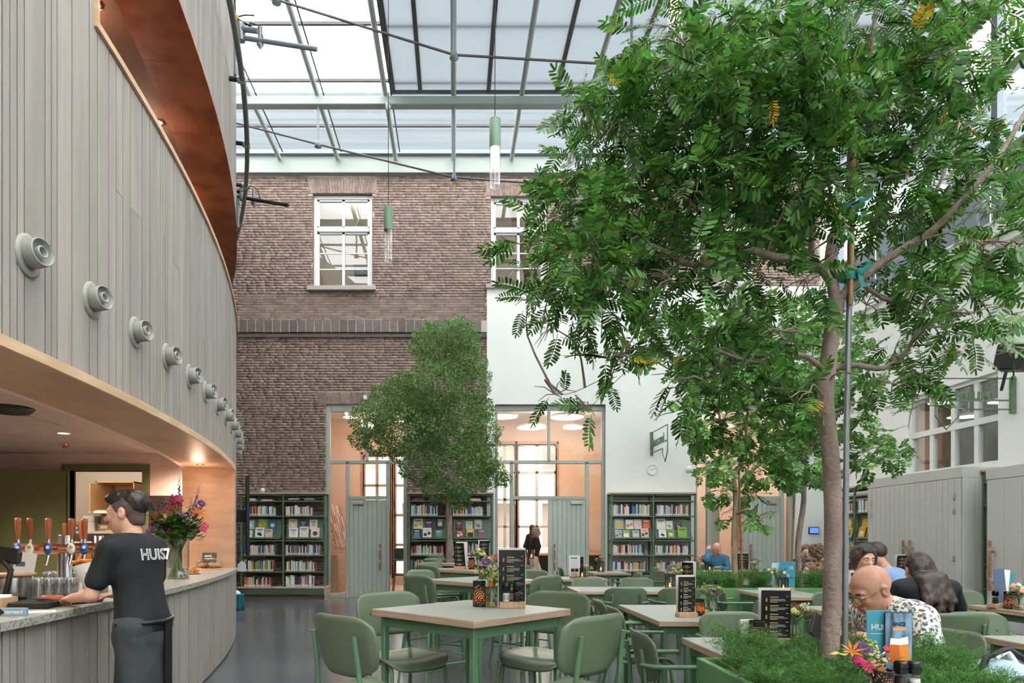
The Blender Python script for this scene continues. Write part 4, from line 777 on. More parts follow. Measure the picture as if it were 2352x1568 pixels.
LT = {'lt1': (1.51, 2.17, 4.97, 6.2, 'long low table left of the near planter'), 'lt2': (1.40, 2.06, 3.52, 4.16, 'low table behind the near planter with a white card standing on it'), 'lt0': (1.2, 2.0, 1.95, 2.64, 'low table at the bottom edge in front of the near planter'),
      'lt4': (3.36, 3.98, 7.05, 8.05, 'low table against the front of the far planter'), 'lt5': (1.42, 2.66, 7.78, 8.5, 'wide low table in the middle of the room'), 'lt6': (1.62, 2.3, 10.05, 10.8, 'low table in front of the double plank door'),
      'lt8': (2.44, 3.1, 11.8, 12.6, 'low table between double door and clock bookcase'), 'lt9': (4.2, 5.9, 12.3, 12.95, 'low table where the man in blue reads'), 'lt10': (4.72, 5.5, 5.5, 6.2, 'upper of two low tables at the right edge'), 'lt11': (3.3, 4.2, 3.5, 4.24, 'lower of two low tables at the right edge'),
      'lt12': (3.1, 4.1, 5.5, 6.1, 'low table shared by the two dark haired women'), 'lt13': (5.1, 6.0, 9.9, 10.55, 'low table of the two girls beyond the far planter'), 'lt14': (6.2, 6.9, 10.6, 11.3, 'low table in front of the grey double cupboard')}
for k, (x0, x1, y0, y1, lb) in LT.items(): table(x0, x1, y0, y1, LZ, lb)
R_, L_, A_, T_ = -PI/2, PI/2, 0, PI        # facing right, left, away, towards the camera
for x, y, f, lb in ((1.46, 5.8, R_, 'green armchair facing right at the far left side of the long low table'), (1.45, 5.22, R_, 'green armchair facing right at the near left side of the long low table'), (2.46, 5.75, L_, 'green armchair on the right side of the long low table'),
    (1.28, 3.86, R_, 'green armchair facing right beside the near planter corner'), (1.98, 4.62, T_, 'green armchair facing the camera behind the near planter table'), (3.1, 7.45, R_, 'green armchair facing right in front of the far planter'),
    (4.3, 7.62, L_, 'green armchair facing left at the far planter table'), (1.855, 7.5, A_, 'left of two green armchairs seen from behind at the wide low table'), (2.44, 7.5, A_, 'right of two green armchairs seen from behind at the wide low table'),
    (1.8, 8.85, T_, 'left green armchair on the far side of the wide low table'), (2.45, 8.85, T_, 'right green armchair on the far side of the wide low table'), (1.3, 10.4, R_, 'green armchair left of the low table by the double door'), (2.62, 10.4, L_, 'green armchair right of the low table by the double door'),
    (3.42, 12.2, L_, 'green armchair facing left before the clock bookcase'), (3.12, 10.9, L_+.3, 'green armchair turned left near the clock bookcase'), (2.14, 12.2, R_, 'green armchair left of the table before the clock bookcase'),
    (5.1, 13.35, T_, 'green armchair under the man reading in blue'), (4.5, 13.35, T_, 'empty green armchair beside the man reading in blue'), (3.56, 4.98, A_, 'green armchair under the woman in black, seen from behind'), (3.74, 6.42, T_, 'green armchair under the woman with sunglasses in her hair'),
    (4.66, 7.0, .5, 'green armchair under the man in light blue shirt'), (2.66, 3.86, L_+.15, 'green armchair under the bald man in the printed shirt'), (5.15, 6.62, T_+.1, 'green armchair facing the camera at the upper right edge table'), (3.72, 4.6, T_+.05, 'green armchair facing the camera at the lower right edge table'),
    (5.45, 10.9, T_, 'green armchair under the girl holding a menu'), (5.75, 9.6, A_+.3, 'green armchair under the curly haired woman'), (6.55, 10.3, A_, 'green armchair in front of the grey cupboard table')): chair(False, x, y, f, lb)
# ================================================================== what stands on the tables
def perforated_lantern(loc, r, h, label, rz=0):
    o = thing('candle_lantern', label, 'lantern', loc, rz, 'black candle lanterns'); nu, nv = 56, 30; vs = []; fs = []
    for j in range(nv+1):
        for i in range(nu): a = 2*PI*i/nu; vs.append((r*math.cos(a), r*math.sin(a), h*j/nv))
    for j in range(nv):
        for i in range(nu):
            a = (2*PI*(i+.5)/nu) % PI; u = (a-PI*.35)*r*1.0; v = h*(j+.5)/nv-h*.3; d = math.hypot(u, v)/(h*.085); ring = d % 1.0
            hole = 2 <= j < nv-2 and .6 < ring and (i+j) % 2 == 0 and d < 9
            if not hole: fs.append((j*nu+i, j*nu+(i+1) % nu, (j+1)*nu+(i+1) % nu, (j+1)*nu+i))
    MB().add(vs, fs).build('lantern_shell', 'black', o); MB().lathe([(0, .003), (r*.98, .003)], 20, cap=False).build('lantern_base', 'black', o)
    MB().lathe([(r*1.02, h-.004), (r*1.02, h), (r*.96, h)], 24, cap=False).lathe([(r*1.02, 0), (r*1.02, .004)], 24, cap=False).build('lantern_rim', 'black', o)
    MB().lathe([(r*.86, .006), (r*.86, h*.8)], 20, cap=False).build('glow_liner', 'glow_liner', o); MB().lathe([(.02, .004), (.02, .035), (0, .034)], 12).build('candle', 'paper', o); MB().lathe([(0, .036), (.011, .05), (.007, .066), (0, .085)], 10).build('candle_flame', 'flame', o); return o  # translucent inner cylinder added so the candle glow shows through the holes
def square_lantern(loc, r, h, label):
    o = thing('candle_lantern', label, 'lantern', loc, 0, 'black candle lanterns'); mb = MB()
    for sx in (-1, 1):
        for sy in (-1, 1): mb.box((sx*r-.005, sy*r-.005, 0), (sx*r+.005, sy*r+.005, h))
    for z in (0, h-.012): mb.box((-r, -r-.004, z), (r, -r+.004, z+.012)).box((-r, r-.004, z), (r, r+.004, z+.012)).box((-r-.004, -r, z), (-r+.004, r, z+.012)).box((r-.004, -r, z), (r+.004, r, z+.012))
    for k in range(1, 6): zz = h*k/6; mb.box((-r, -r, zz), (r, -r+.002, zz+.004)).box((-r, r-.002, zz), (r, r, zz+.004)); xx = -r+2*r*k/6; mb.box((xx-.002, -r, 0), (xx+.002, -r+.002, h))
    mb.build('lantern_shell', 'black', o); MB().box((-r, -r, 0), (r, r, .004)).build('lantern_base', 'black', o); MB().lathe([(.02, .004), (.02, .04), (0, .04)], 10).build('candle', 'paper', o); MB().lathe([(0, .04), (.013, .055), (.008, .072), (0, .095)], 10).build('candle_flame', 'flame', o); return o
for n_, c in (('pink', '#d8577a'), ('red', '#c63a3f'), ('yellow', '#d9cf7a'), ('purple', '#7a5a8c'), ('orange', '#e0762a'), ('cream', '#eadfc4'), ('white', '#efeee8'), ('violet', '#5a4a9a'), ('peach', '#e6ab86'), ('lime', '#a3b04a'), ('magenta', '#c8286e'), ('lilac', '#a07fc0')): M('petal_'+n_, c, .6, trans=.25)
M('stem', '#5f7a3a', .6); leafmat('bouquet_leaf', '#4f7a38', .03, .4); M('water', '#d9dccb', .1)
def blossom(kind, c, r, up=(0, 0, 1), seed=0):
    mb = MB(); rr = random.Random(seed); q = Vector(up).to_track_quat('Z', 'Y').to_matrix().to_4x4(); T = Matrix.Translation(c) @ q
    if kind == 'daisy':
        for ring, n, l in ((0, 14, 1), (1, 10, .7)):
            for i in range(n):
                a = 2*PI*(i+.5*ring)/n; w = .16*r; d = Vector((math.cos(a), math.sin(a), 0)); s_ = Vector((-math.sin(a), math.cos(a), 0)); z = Vector((0, 0, .25*r*(1+ring)))
                mb.add([T @ (d*.12*r), T @ (d*.6*r*l-s_*w+z*.6), T @ (d*r*l+z*.5), T @ (d*.6*r*l+s_*w+z*.6)], [(0, 1, 2, 3)])
    elif kind == 'cluster':
        for i in range(16): p = Vector((rr.gauss(0, .45), rr.gauss(0, .45), rr.gauss(0, .3)))*r; mb.ball(T @ p, r*rr.uniform(.14, .24), 6, 4)
    elif kind == 'spike':
        for i in range(16): a = i*2.4; z = r*(i/15*5-2.5); k = r*(.5-.02*i); p = Vector((math.cos(a)*k*.7, math.sin(a)*k*.7, z)); mb.ball(T @ p, (k*.5, k*.5, k*.6), 6, 4)
    elif kind == 'rose':
        for i in range(14): a = i*2.4; k = r*(.15+.06*i); p = Vector((math.cos(a)*k*.7, math.sin(a)*k*.7, -k*.25)); mb.ball(T @ p, (r*.34, r*.34, r*.4), 6, 4)
    elif kind == 'star':
        for i in range(7): a = 2*PI*i/7; d = Vector((math.cos(a), math.sin(a), .5)); s_ = Vector((-math.sin(a), math.cos(a), 0))*.15*r; mb.add([T @ Vector((0, 0, 0)), T @ (d*.5*r-s_), T @ (d*1.1*r), T @ (d*.5*r+s_)], [(0, 1, 2, 3)])
    return mb
def bouquet(loc, label, vlabel, vr, vh, fl, nstem, spread, leaf_n, seed, neck=None, clab='flowers', nleafr=.035, straight=False):
    """vase (glass, water) and, standing in it, a bunch of single flowers"""
    rr = random.Random(seed); v = thing('glass_vase', vlabel, 'vase', loc, 0, 'glass flower vases')
    prof = [(vr*.96, 0), (vr, .006), (vr, vh)] if straight else [(vr*.9, 0), (vr, .008), (vr*.98, vh*.55), (neck or vr*.65, vh*.78), (neck or vr*.65, vh*.95), (vr*.72, vh)]
    MB().lathe(prof, 22, cap=False).lathe([(0, .004), (vr*.9, .004)], 20, cap=False).build('vase_body', 'vase_glass', v); MB().lathe([(vr*.93, .006), (vr*.93, vh*(.25 if straight else .38)), (0, vh*(.25 if straight else .38))], 18).build('water', 'amber_drink' if not straight else 'vase_glass', v)
    b = thing('flower_bunch', label, 'flowers', (loc[0], loc[1], loc[2]+.008), 0, 'bunches of flowers'); stems = MB(); leaves = MB()
    for i, (kind, col, r, dx, dy, dz) in enumerate(fl):
        tip = Vector((dx, dy, dz)); base = Vector((-dx*.5+vr*.5*math.cos(i*2.4), -dy*.5+vr*.5*math.sin(i*2.4), 0)); base = base.normalized()*min(base.length, vr*.8); base.z = .004
        mid = Vector((dx*.3, dy*.3, vh*.95)); mid = mid if math.hypot(mid.x, mid.y) < vr*.8 else Vector((mid.x*vr*.8/math.hypot(mid.x, mid.y), mid.y*vr*.8/math.hypot(mid.x, mid.y), mid.z)); stems.tube([base, mid, mid.lerp(tip, .5)+Vector((0, 0, .03*dz)), tip], .003 if not straight else .0055, 5)
        blossom(kind, tip, r*(1 if straight else 1.3), (dx*1.5, dy*1.5-.35 if kind != 'spike' else dy, .35 if kind != 'spike' else 1.2), seed*50+i).build('flower', 'petal_'+col, b)
    for i in range(leaf_n):
        a = rr.uniform(0, 2*PI); h = vh*rr.uniform(.9, 1.0)+spread*rr.uniform(0, .8); q = rr.uniform(.2, .8)*spread; p = Vector((math.cos(a)*q, math.sin(a)*q, h)); d = Vector((math.cos(a+rr.uniform(-.8, .8)), math.sin(a), rr.uniform(-.3, .8))).normalized(); s_ = d.cross(Vector((0, 0, 1))).normalized()*nleafr*.35; l = nleafr*rr.uniform(.7, 1.4)
        leaves.add([p, p+d*l*.5-s_, p+d*l, p+d*l*.5+s_], [(0, 1, 2, 3)])
    stems.build('stems', 'stem', b); o = leaves.build('leaves', 'bouquet_leaf', b); o['kind'] = 'stuff'; return v
def rand_flowers(seed, n=11, h=.2, sp=.06, cols=('pink', 'yellow', 'cream', 'purple', 'red', 'yellow', 'lime')):
    rr = random.Random(seed); out = []
    for i in range(n): a = i*2.4; q = sp*math.sqrt((i+.5)/n); out.append((rr.choice(('cluster', 'cluster', 'rose', 'daisy')), rr.choice(cols), rr.uniform(.014, .024), q*math.cos(a), q*math.sin(a), h+rr.uniform(-.03, .03)-q*.4))
    return out
def mill(loc, dark, label):
    o = thing('spice_mill', label, 'mill', loc, 0, 'salt and pepper mills'); MB().lathe([(.021, 0), (.022, .003), (.022, .062), (.019, .07)], 16).build('jar', 'clear_glass', o); MB().lathe([(.0195, .003), (.0195, .05 if not dark else .058)], 14).build('spice', 'paper' if not dark else 'tile_dark', o)
    MB().lathe([(.0225, .012), (.0225, .04)], 16, cap=False).build('label_band', 'aluminium' if not dark else 'black', o); MB().lathe([(.021, .07), (.025, .078), (.025, .108), (.02, .116), (0, .117)], 16).build('cap', 'black_gloss', o); return o
def menu(loc, rz, label, w=.14, h=.3, style='black', tilt=.06, block=True, blabel=None):
    """a wooden block and the card that stands in it"""
    if block:
        b = thing('menu_block', blabel or label.replace('menu card', 'wooden block holding the menu'), 'holder', loc, rz, 'wooden menu blocks'); MB().bbox((-.075, -.035, 0), (.075, .045, .038), .003).build('block', 'wood_block', b)
    m = thing('menu_card', label, 'menu', (loc[0], loc[1], loc[2]+.012), rz, 'standing menu cards'); T = rot('X', tilt, (0, .005, 0))
    if style in ('black', 'pair'):
        MB().bbox((-w/2, 0, 0), (w/2, .004, h), .002, T).build('card', 'menu_black', m); pr = MB(); gd = MB(); pc = MB(); rr = random.Random(label)
        for k in range(5):
            z = h*(.86-.165*k); gd.box((-w*.2, -.001, z), (w*.08, 0, z+.006), T).box((w*.34, -.001, z+.006), (w*.42, 0, z+.011), T)
            for q in range(3): pr.box((-w*.2, -.001, z-.011-.008*q), (w*rr.uniform(.2, .42) if q < 2 else w*.05, 0, z-.008-.008*q), T)
            pc.box((-w*.35, -.001, z-.024), (-w*.3, 0, z-.002), T)
        
        for q_ in (pr.build('print', 'panel_grey', m), gd.build('heading_print', 'gold', m), pc.build('picture_print', 'gold', m)): q_['kind'] = 'stuff'
        MB().bbox((-w/2-.004, .018, 0), (w/2+.008, .021, h+.012), .001, rot('X', -.03, (0, .012, 0))).build('back_card', 'paper', m)
    elif style == 'white':
        MB().bbox((-w/2, 0, 0), (w/2, .003, h), .001, T).build('card', 'paper', m); MB().box((-w*.35, -.001, h*.84), (w*.25, 0, h*.9), T).build('heading_print', 'teal', m); pr = MB()
        for k in range(9): pr.box((-w*.35, -.001, h*(.74-.07*k)), (w*.3, 0, h*(.755-.07*k)), T)
        pr.build('print', 'panel_grey', m)['kind'] = 'stuff'; MB().bbox((w*.1, .02, 0), (w*.75, .023, h*.93), .001, rot('X', -.05)).build('back_card', 'menu_black', m)
    elif style == 'teal':
        MB().bbox((-w/2, 0, 0), (w/2, .003, h), .001, T).build('card', 'teal', m); MB().bbox((-w*.9, .02, 0), (w*.05, .023, h*.95), .001, rot('X', -.05)).build('back_card', 'book15', m); text('print', '73', .05, 'paper', m, T @ rot('X', PI/2, (w*.22, -.0005, h*.72)), .0003)
        MB().box((-w*.4, -.001, h*.42), (w*.4, 0, h*.44), T).build('print_line', 'menu_black', m)
    return m
def on(table, u, v, z=None):
    x0, x1, y0, y1, _ = LT[table]; return (x0+(x1-x0)*u, y0+(y1-y0)*v, LZ)
# front high table
menu((px(1176, 3.98), 3.98, HZ), .02, 'large black drinks menu card on the front high table', .155, .33, 'black', .03, True, 'wooden block holding the menu on the front high table')
mill((px(1160, 3.97)+.006, 3.962, HZ+.038), False, 'salt mill with white filling on the front table block'); mill((px(1188, 3.97), 3.962, HZ+.038), True, 'dark pepper mill on the front table block')
perforated_lantern((px(1101, 4.06), 4.06, HZ), .039, .155, 'black perforated candle lantern on the front high table', .9)
FLA = [('cluster', 'lime', .026, -.02, 0, .19), ('cluster', 'yellow', .024, .03, -.01, .2), ('cluster', 'cream', .022, 0, .03, .23), ('daisy', 'purple', .03, -.035, -.01, .26), ('rose', 'pink', .018, .05, 0, .23), ('cluster', 'yellow', .025, .01, -.03, .17), ('rose', 'orange', .016, -.01, -.03, .13), ('cluster', 'lime', .024, .05, .02, .16), ('daisy', 'pink', .022, .03, .02, .29), ('cluster', 'cream', .02, -.05, .01, .2), ('rose', 'red', .012, .06, 0, .27)]
bouquet((px(1130, 4.02), 4.02, HZ), 'mixed field flowers beside the large menu on the front table', 'small clear bottle vase on the front high table', .036, .13, FLA, 0, .12, 70, 3)
# second to fifth high tables
menu((.08, 9.0, HZ), -.5, 'tilted black menu card on the third high table', .16, .34, 'black', .16); perforated_lantern((px(1083, 8.95), 8.95, HZ), .042, .16, 'black perforated lantern on the third high table', 1.2)
bouquet((px(1097, 8.9), 8.9, HZ), 'pink and yellow flowers on the third high table', 'clear vase on the third high table', .045, .16, rand_flowers(5, 14, .24, .09, ('pink', 'yellow', 'cream', 'lime', 'red')), 0, .12, 50, 5)
perforated_lantern((px(1108, 6.8), 6.8, HZ), .038, .13, 'black perforated lantern half hidden on the second high table', .4); bouquet((px(1128, 6.75), 6.75, HZ), 'pink flowers rising behind the front table bunch', 'clear vase on the second high table', .036, .13, rand_flowers(6, 12, .21, .07, ('pink', 'red', 'cream', 'yellow', 'lime')), 0, .1, 50, 6)
menu((px(1112, 11.1), 11.1, HZ), .3, 'menu card with photographs on the fourth high table', .17, .36, 'black', .05); mill((px(1122, 11.0), 11.0, HZ), False, 'salt mill on the fourth high table')
menu((px(1060, 13.5), 13.45, HZ), -.2, 'white menu card on the farthest high table', .15, .3, 'white')
kt = thing('card_reader', 'white and black cash terminal on the farthest high table', 'terminal', (px(1160, 13.3), 13.3, HZ)); kt.location.x = .35; MB().bbox((-.12, -.1, 0), (.1, .1, .05), .01).build('base', 'paper', kt); MB().bbox((-.02, -.08, .05), (.16, .08, .09), .01, rot('Y', -.2)).build('handset', 'black', kt)
# low tables
menu(on('lt1', .45, .22), .1, 'black menu card on the long low table', .135, .3, 'black', .03); bouquet(on('lt1', .75, .25), 'yellow green flowers on the long low table', 'clear vase on the long low table', .05, .15, rand_flowers(8, 14, .22, .1, ('lime', 'yellow', 'cream', 'purple', 'lime')), 0, .12, 60, 8)
perforated_lantern((on('lt1', .66, .3)), .035, .13, 'small perforated lantern behind the vase on the long low table')
pc = thing('card_sleeve', 'white card sleeve standing on the table behind the planter', 'card', (px(1716, 3.75), 3.75, LZ), .1); MB().bbox((-.04, -.002, 0), (.04, .004, .16), .003).build('card', 'paper', pc)
perforated_lantern((px(1738, 3.7), 3.7, LZ), .04, .16, 'perforated lantern among the near planter ferns'); menu((px(1778, 3.9), 3.88, LZ), -.15, 'black menu card standing behind the near planter', .16, .3, 'black', .05); bouquet((px(1828, 3.92), 3.94, LZ), 'cream flowers behind the near planter', 'clear vase behind the near planter', .045, .13, rand_flowers(9, 14, .2, .09, ('cream', 'yellow', 'lime', 'red', 'cream')), 0, .1, 50, 9)
bouquet((px(1786, 7.85), 7.85, LZ), 'dusky pink flowers in front of the far planter', 'clear vase in front of the far planter', .05, .17, rand_flowers(10, 14, .25, .11, ('pink', 'cream', 'purple', 'lime', 'cream')), 0, .12, 50, 10); square_lantern((px(1793, 7.5)+.03, 7.5, LZ), .035, .17, 'square black lantern in front of the far planter'); menu((px(1803, 7.8)+.05, 7.85, LZ), .0, 'teal menu card in front of the far planter', .18, .33, 'teal')
square_lantern((px(1539, 7.95), 7.95, LZ), .042, .19, 'square black lantern on the wide low table'); bouquet((px(1554, 8.15), 8.15, LZ), 'thin mixed flowers on the wide low table', 'clear vase on the wide low table', .045, .14, rand_flowers(11, 12, .24, .09, ('yellow', 'red', 'cream', 'lime')), 0, .12, 40, 11); menu((px(1580, 8.1), 8.1, LZ), -.9, 'black menu card seen edge on at the wide low table', .15, .31, 'black', .06)
menu((px(1320, 10.3), 10.3, LZ), -.35, 'white menu card on the low table by the double door', .17, .34, 'white'); mill((px(1319, 10.2)-.02, 10.22, LZ+.038), False, 'left mill on the block by the double door'); mill((px(1319, 10.2)+.04, 10.22, LZ+.038), False, 'right mill on the block by the double door')
square_lantern((px(1337, 10.25), 10.25, LZ), .04, .16, 'small lantern on the low table by the double door'); bouquet((px(1347, 10.3), 10.3, LZ), 'pale flowers on the low table by the double door', 'clear vase on the low table by the double door', .045, .12, rand_flowers(12, 10, .2, .1, ('lime', 'pink', 'cream')), 0, .1, 40, 12)
square_lantern((px(1380, 12.2), 12.2, LZ), .045, .2, 'lantern on the table between double door and clock bookcase'); bouquet((px(1377, 12.35), 12.4, LZ), 'small pale flowers between double door and clock bookcase', 'vase between double door and clock bookcase', .04, .14, rand_flowers(13, 9, .26, .09, ('cream', 'lime', 'purple')), 0, .1, 30, 13)
square_lantern((px(1238, 13.6)-.15, 13.62, HZ), .04, .19, 'lantern on the farthest high table below the walking woman'); 
square_lantern((px(1592, 12.6), 12.6, LZ), .04, .17, 'lantern at the left of the reading table'); bouquet((px(1604, 12.55), 12.55, LZ), 'red and cream flowers on the reading table', 'vase of red flowers on the reading table', .05, .15, rand_flowers(14, 12, .26, .14, ('red', 'pink', 'cream')), 0, .14, 30, 14); square_lantern((px(1630, 12.4), 12.4, LZ), .04, .14, 'lantern at the middle of the reading table')
menu((px(1709, 12.4), 12.45, LZ), .0, 'black menu card at the right of the reading table', .2, .32, 'black', .03); bouquet((px(1733, 12.45), 12.45, LZ), 'dark pink flowers at the right of the reading table', 'vase at the right of the reading table', .05, .13, rand_flowers(15, 12, .2, .13, ('red', 'lime', 'cream', 'purple')), 0, .12, 40, 15)
mill((px(2286, 5.9), 5.9, LZ+.038), True, 'pepper mill on the upper right edge table'); b_ = thing('menu_block', 'wooden block holding leaflets on the upper right edge table', 'holder', (px(2294, 5.93), 5.93, LZ), .2, 'wooden menu blocks'); MB().bbox((-.08, -.045, 0), (.06, .045, .038), .003).build('block', 'wood_block', b_)
for i, (a, c, lb) in enumerate(((-.12, 'book12', 'dark photo'), (.1, 'paper', 'white'), (.3, 'teal', 'teal'))):
    m_ = thing('leaflet', '%s leaflet fanned out on the upper right edge table' % lb, 'leaflet', (px(2297, 5.93)+.012*i, 5.95+.012*i, LZ+.038), .2, 'fanned leaflets'); MB().bbox((-.02, 0, 0), (.1, .003, .3), .001, rot('Y', a)).build('sheet', c, m_)
perforated_lantern((px(2320, 5.85), 5.85, LZ), .045, .15, 'perforated lantern on the upper right edge table'); bouquet((px(2342, 5.75), 5.75, LZ), 'peach flowers on the upper right edge table', 'vase on the upper right edge table', .05, .13, rand_flowers(16, 13, .2, .1, ('peach', 'cream', 'yellow')), 0, .1, 40, 16)
square_lantern((px(2069, 10.9), 10.9, LZ), .04, .15, 'lantern in front of the grey double cupboard'); menu((px(2072, 11.0), 11.0, LZ), 0, 'black menu card in front of the grey double cupboard', .17, .32, 'black'); mill((px(2082, 10.85), 10.85, LZ), False, 'salt mill in front of the grey double cupboard')
menu((px(1938, 5.75), 5.8, LZ), -1.1, 'white backed menu card on the table of the two women', .2, .33, 'white'); bouquet((px(1948, 5.65), 5.65, LZ), 'sparse purple and red flowers on the table of the two women', 'vase on the table of the two women', .045, .13, rand_flowers(17, 8, .22, .1, ('purple', 'red', 'lime')), 0, .1, 25, 17)
# bottom edge table in front of the near planter
YF = 2.52
b_ = thing('menu_block', 'wooden block holding the photo menu at the bottom edge', 'holder', (px(2072, YF), YF, LZ), .0, 'wooden menu blocks'); MB().bbox((-.075, -.035, 0), (.075, .05, .038), .003).build('block', 'wood_block', b_)
m_ = thing('menu_card', 'photo menu card reading ONZE with beer glasses, near planter', 'menu', (px(2076, YF), YF+.03, LZ+.012), 0, 'standing menu cards'); wM, hM = .108, .32
MB().bbox((-wM/2, 0, 0), (wM/2, .004, hM), .002).build('card', 'black', m_); MB().box((-wM/2+.004, -.0012, .004), (wM/2-.004, 0, hM-.004)).build('photo_print', M('photo_blue', '#7fa0b8', .4, col2='#2f4454', scale=(30, 4, 6), detail=2), m_)
text('title_print', 'ONZE', .019, 'menu_black', m_, rot('X', PI/2, (0, -.0016, .268)), .0003, .0006); MB().box((-.022, -.0018, .25), (.026, -.0013, .262)).build('strip_print', 'petal_peach', m_)
def flat(poly, y, mat, nm, par): MB().add([(a, y, b) for a, b in poly], [tuple(range(len(poly)))]).build(nm, mat, par)
flat([(-.042, .14), (-.032, .215), (.0, .212), (.004, .14), (-.02, .122)], -.0018, 'petal_orange', 'glass_print', m_); flat([(.006, .135), (.0, .21), (.034, .218), (.042, .138)], -.002, 'orange_box', 'glass_print', m_); flat([(-.034, .198), (-.032, .222), (.001, .218), (.002, .196)], -.0022, 'paper', 'foam_print', m_); flat([(.0, .195), (-.001, .219), (.034, .228), (.036, .2)], -.0024, 'paper', 'foam_print', m_)
m_ = thing('menu_card', 'teal leaflet with white logo behind the photo menu', 'menu', (px(2042, YF), YF+.045, LZ+.012), -.1, 'standing menu cards'); MB().bbox((-.045, 0, 0), (.045, .003, .325), .001, rot('Y', -.03)).build('card', 'teal', m_); text('logo_print', 'HUIS', .03, 'paper', m_, rot('X', PI/2, (-.006, -.0012, .25)), .0003, outline=.0009); MB().box((-.04, -.0012, .235), (.03, 0, .2365)).build('print_line', 'paper', m_)
mill((px(2068, YF)-.005, YF-.012, LZ+.038), True, 'pepper mill below the photo menu'); mill((px(2098, YF)-.005, YF-.012, LZ+.038), False, 'salt mill below the photo menu'); perforated_lantern((px(2030, 2.46), 2.46, LZ), .032, .13, 'perforated lantern at the bottom edge below the photo menu', .6)
FLB = [('star', 'orange', .03, -.07, 0, .18), ('rose', 'magenta', .02, -.05, -.01, .15), ('daisy', 'purple', .028, -.02, .01, .19), ('cluster', 'yellow', .02, -.01, -.01, .17), ('daisy', 'peach', .034, .0, -.03, .12), ('cluster', 'cream', .02, .03, 0, .17), ('rose', 'red', .014, .06, .0, .19), ('cluster', 'lime', .026, .01, .02, .2), ('daisy', 'pink', .022, -.03, -.03, .13), ('cluster', 'cream', .018, .045, .0, .15)]
bouquet((px(2000, 2.52), 2.52, LZ), 'bright mixed flowers at the bottom edge by the lantern', 'clear vase at the bottom edge by the lantern', .036, .1, FLB, 0, .1, 40, 18)
# ================================================================== on the bar
def bar(pxx, Y, dx=0): return (px(pxx, Y)+dx, Y, CZ)
def tower(loc, label, rz, n, badges=True):
    o = thing('beer_tap_tower', label, 'beer tap', loc, rz, 'beer tap towers'); MB().lathe([(.07, 0), (.07, .01), (.05, .02), (.05, .4), (.046, .405), (0, .405)], 20).build('column', 'steel', o)
    MB().tube([(-.29, -.02, .31), (.2, -.02, .31)], .04, 16).build('tap_beam', 'copper', o); MB().lathe([(.047, 0), (.047, .012)], 18, m=Matrix.Translation((-.302, -.02, .31)) @ Matrix.Rotation(PI/2, 4, 'Y')).build('beam_cap', 'tile_dark', o)
    for k in range(n):
        x = (-.255, -.185, -.075, .065, .145)[k]; t = MB(); t.tube([(x, -.05, .31), (x, -.11, .31)], .014, 8).tube([(x, -.11, .33), (x, -.11, .26), (x-.01, -.135, .2)], .011, 8).lathe([(.012, .33), (.014, .36), (.01, .38)], 8, (x, -.11, 0)); t.build('tap', 'chrome', o)
        MB().lathe([(.011, 0), (.016, .03), (.021, .12), (.02, .14), (0, .145)], 12, m=Matrix.Translation((x, -.11, .375)) @ Matrix.Rotation(.06, 4, 'X')).build('tap_handle', 'terracotta', o)
        if badges: bd = MB().lathe([(0, -.004), (.026, -.002), (.026, .002), (0, .004)], 16, m=Matrix.Translation((x, -.135, .31)) @ Matrix.Diagonal((1, 1, 1.5, 1)) @ Matrix.Rotation(PI/2, 4, 'X')).build('badge', ('book4', 'paper')[k % 2], o); MB().lathe([(0, 0), (.012, 0)], 10, m=Matrix.Translation((x, -.14, .32)) @ Matrix.Rotation(PI/2, 4, 'X'), cap=False).build('badge_emblem', ('paper', 'gold')[k % 2], o)
    return o
tower(bar(150, 4.72), 'steel beer tap tower with copper beam and wooden handles', .3, 5); tower(bar(250, 6.1, -.1), 'far beer tap tower partly behind the barman', -.3, 3, False)
gm = MB().lathe([(.028, 0), (.031, .004), (.036, .09), (.035, .13), (.036, .131), (.037, .13), (.033, .005)], 14, cap=False).mesh('tumbler'); gi = 0
for row, (Y, xa, xb, n) in enumerate(((4.2, 66, 158, 5), (4.32, 72, 166, 5), (5.0, 108, 214, 5), (5.12, 116, 228, 5))):
    for k in range(n): o = link('drinking_glass', gm, None, 'tumbler_glass', (px(xa+(xb-xa)*k/(n-1), Y), Y+random.uniform(-.01, .01), CZ)); tag(o, 'clear tumbler, %s from left in the %s row on the bar' % (ORD[k], ('nearest', 'second', 'third', 'farthest')[row]), 'glass', 'clear tumblers on the bar')
o = thing('snack_cone', 'white paper cone of fries in a wire stand', 'snack', bar(212, 4.05)); MB().lathe([(.012, 0), (.062, .2)], 18, m=Matrix.Translation((0, 0, .03)) @ Matrix.Rotation(-.28, 4, 'Y'), cap=False).build('paper_cone', 'paper', o); MB().tube([(.045*math.cos(a)-.045, .045*math.sin(a), .185+.0*a) for a in np.linspace(0, 2*PI, 20)], .003, 5).tube([(-.02, .04, .185), (.03, .04, 0)], .003, 5).tube([(-.02, -.04, .185), (.03, -.04, 0)], .003, 5).build('wire_stand', 'steel', o)
for k in range(9): a = k*2.4; MB().bbox((-.03, -.009, -.009), (.03, .009, .009), .004, Matrix.Translation((-.062+.03*math.cos(a), .03*math.sin(a), .23+.008*(k % 3))) @ Matrix.Rotation(a, 4, 'Z')).build('fry', 'orange_box' if k % 3 else 'gold', o)
o = thing('straw_cup', 'cup of bright coloured straws on the bar', 'straws', bar(238, 4.75)); MB().lathe([(.03, 0), (.034, .07)], 14, cap=False).build('cup', 'steel', o)
for k in range(12): a = k*.9; MB().tube([(.01*math.cos(a), .01*math.sin(a), .01), (.05*math.cos(a), .05*math.sin(a), .16+.02*(k % 3))], .005, 6).build('straw', ('petal_lime', 'petal_pink', 'petal_yellow', 'led_straw', 'petal_red')[k % 5] if k % 5 != 3 else 'petal_orange', o)
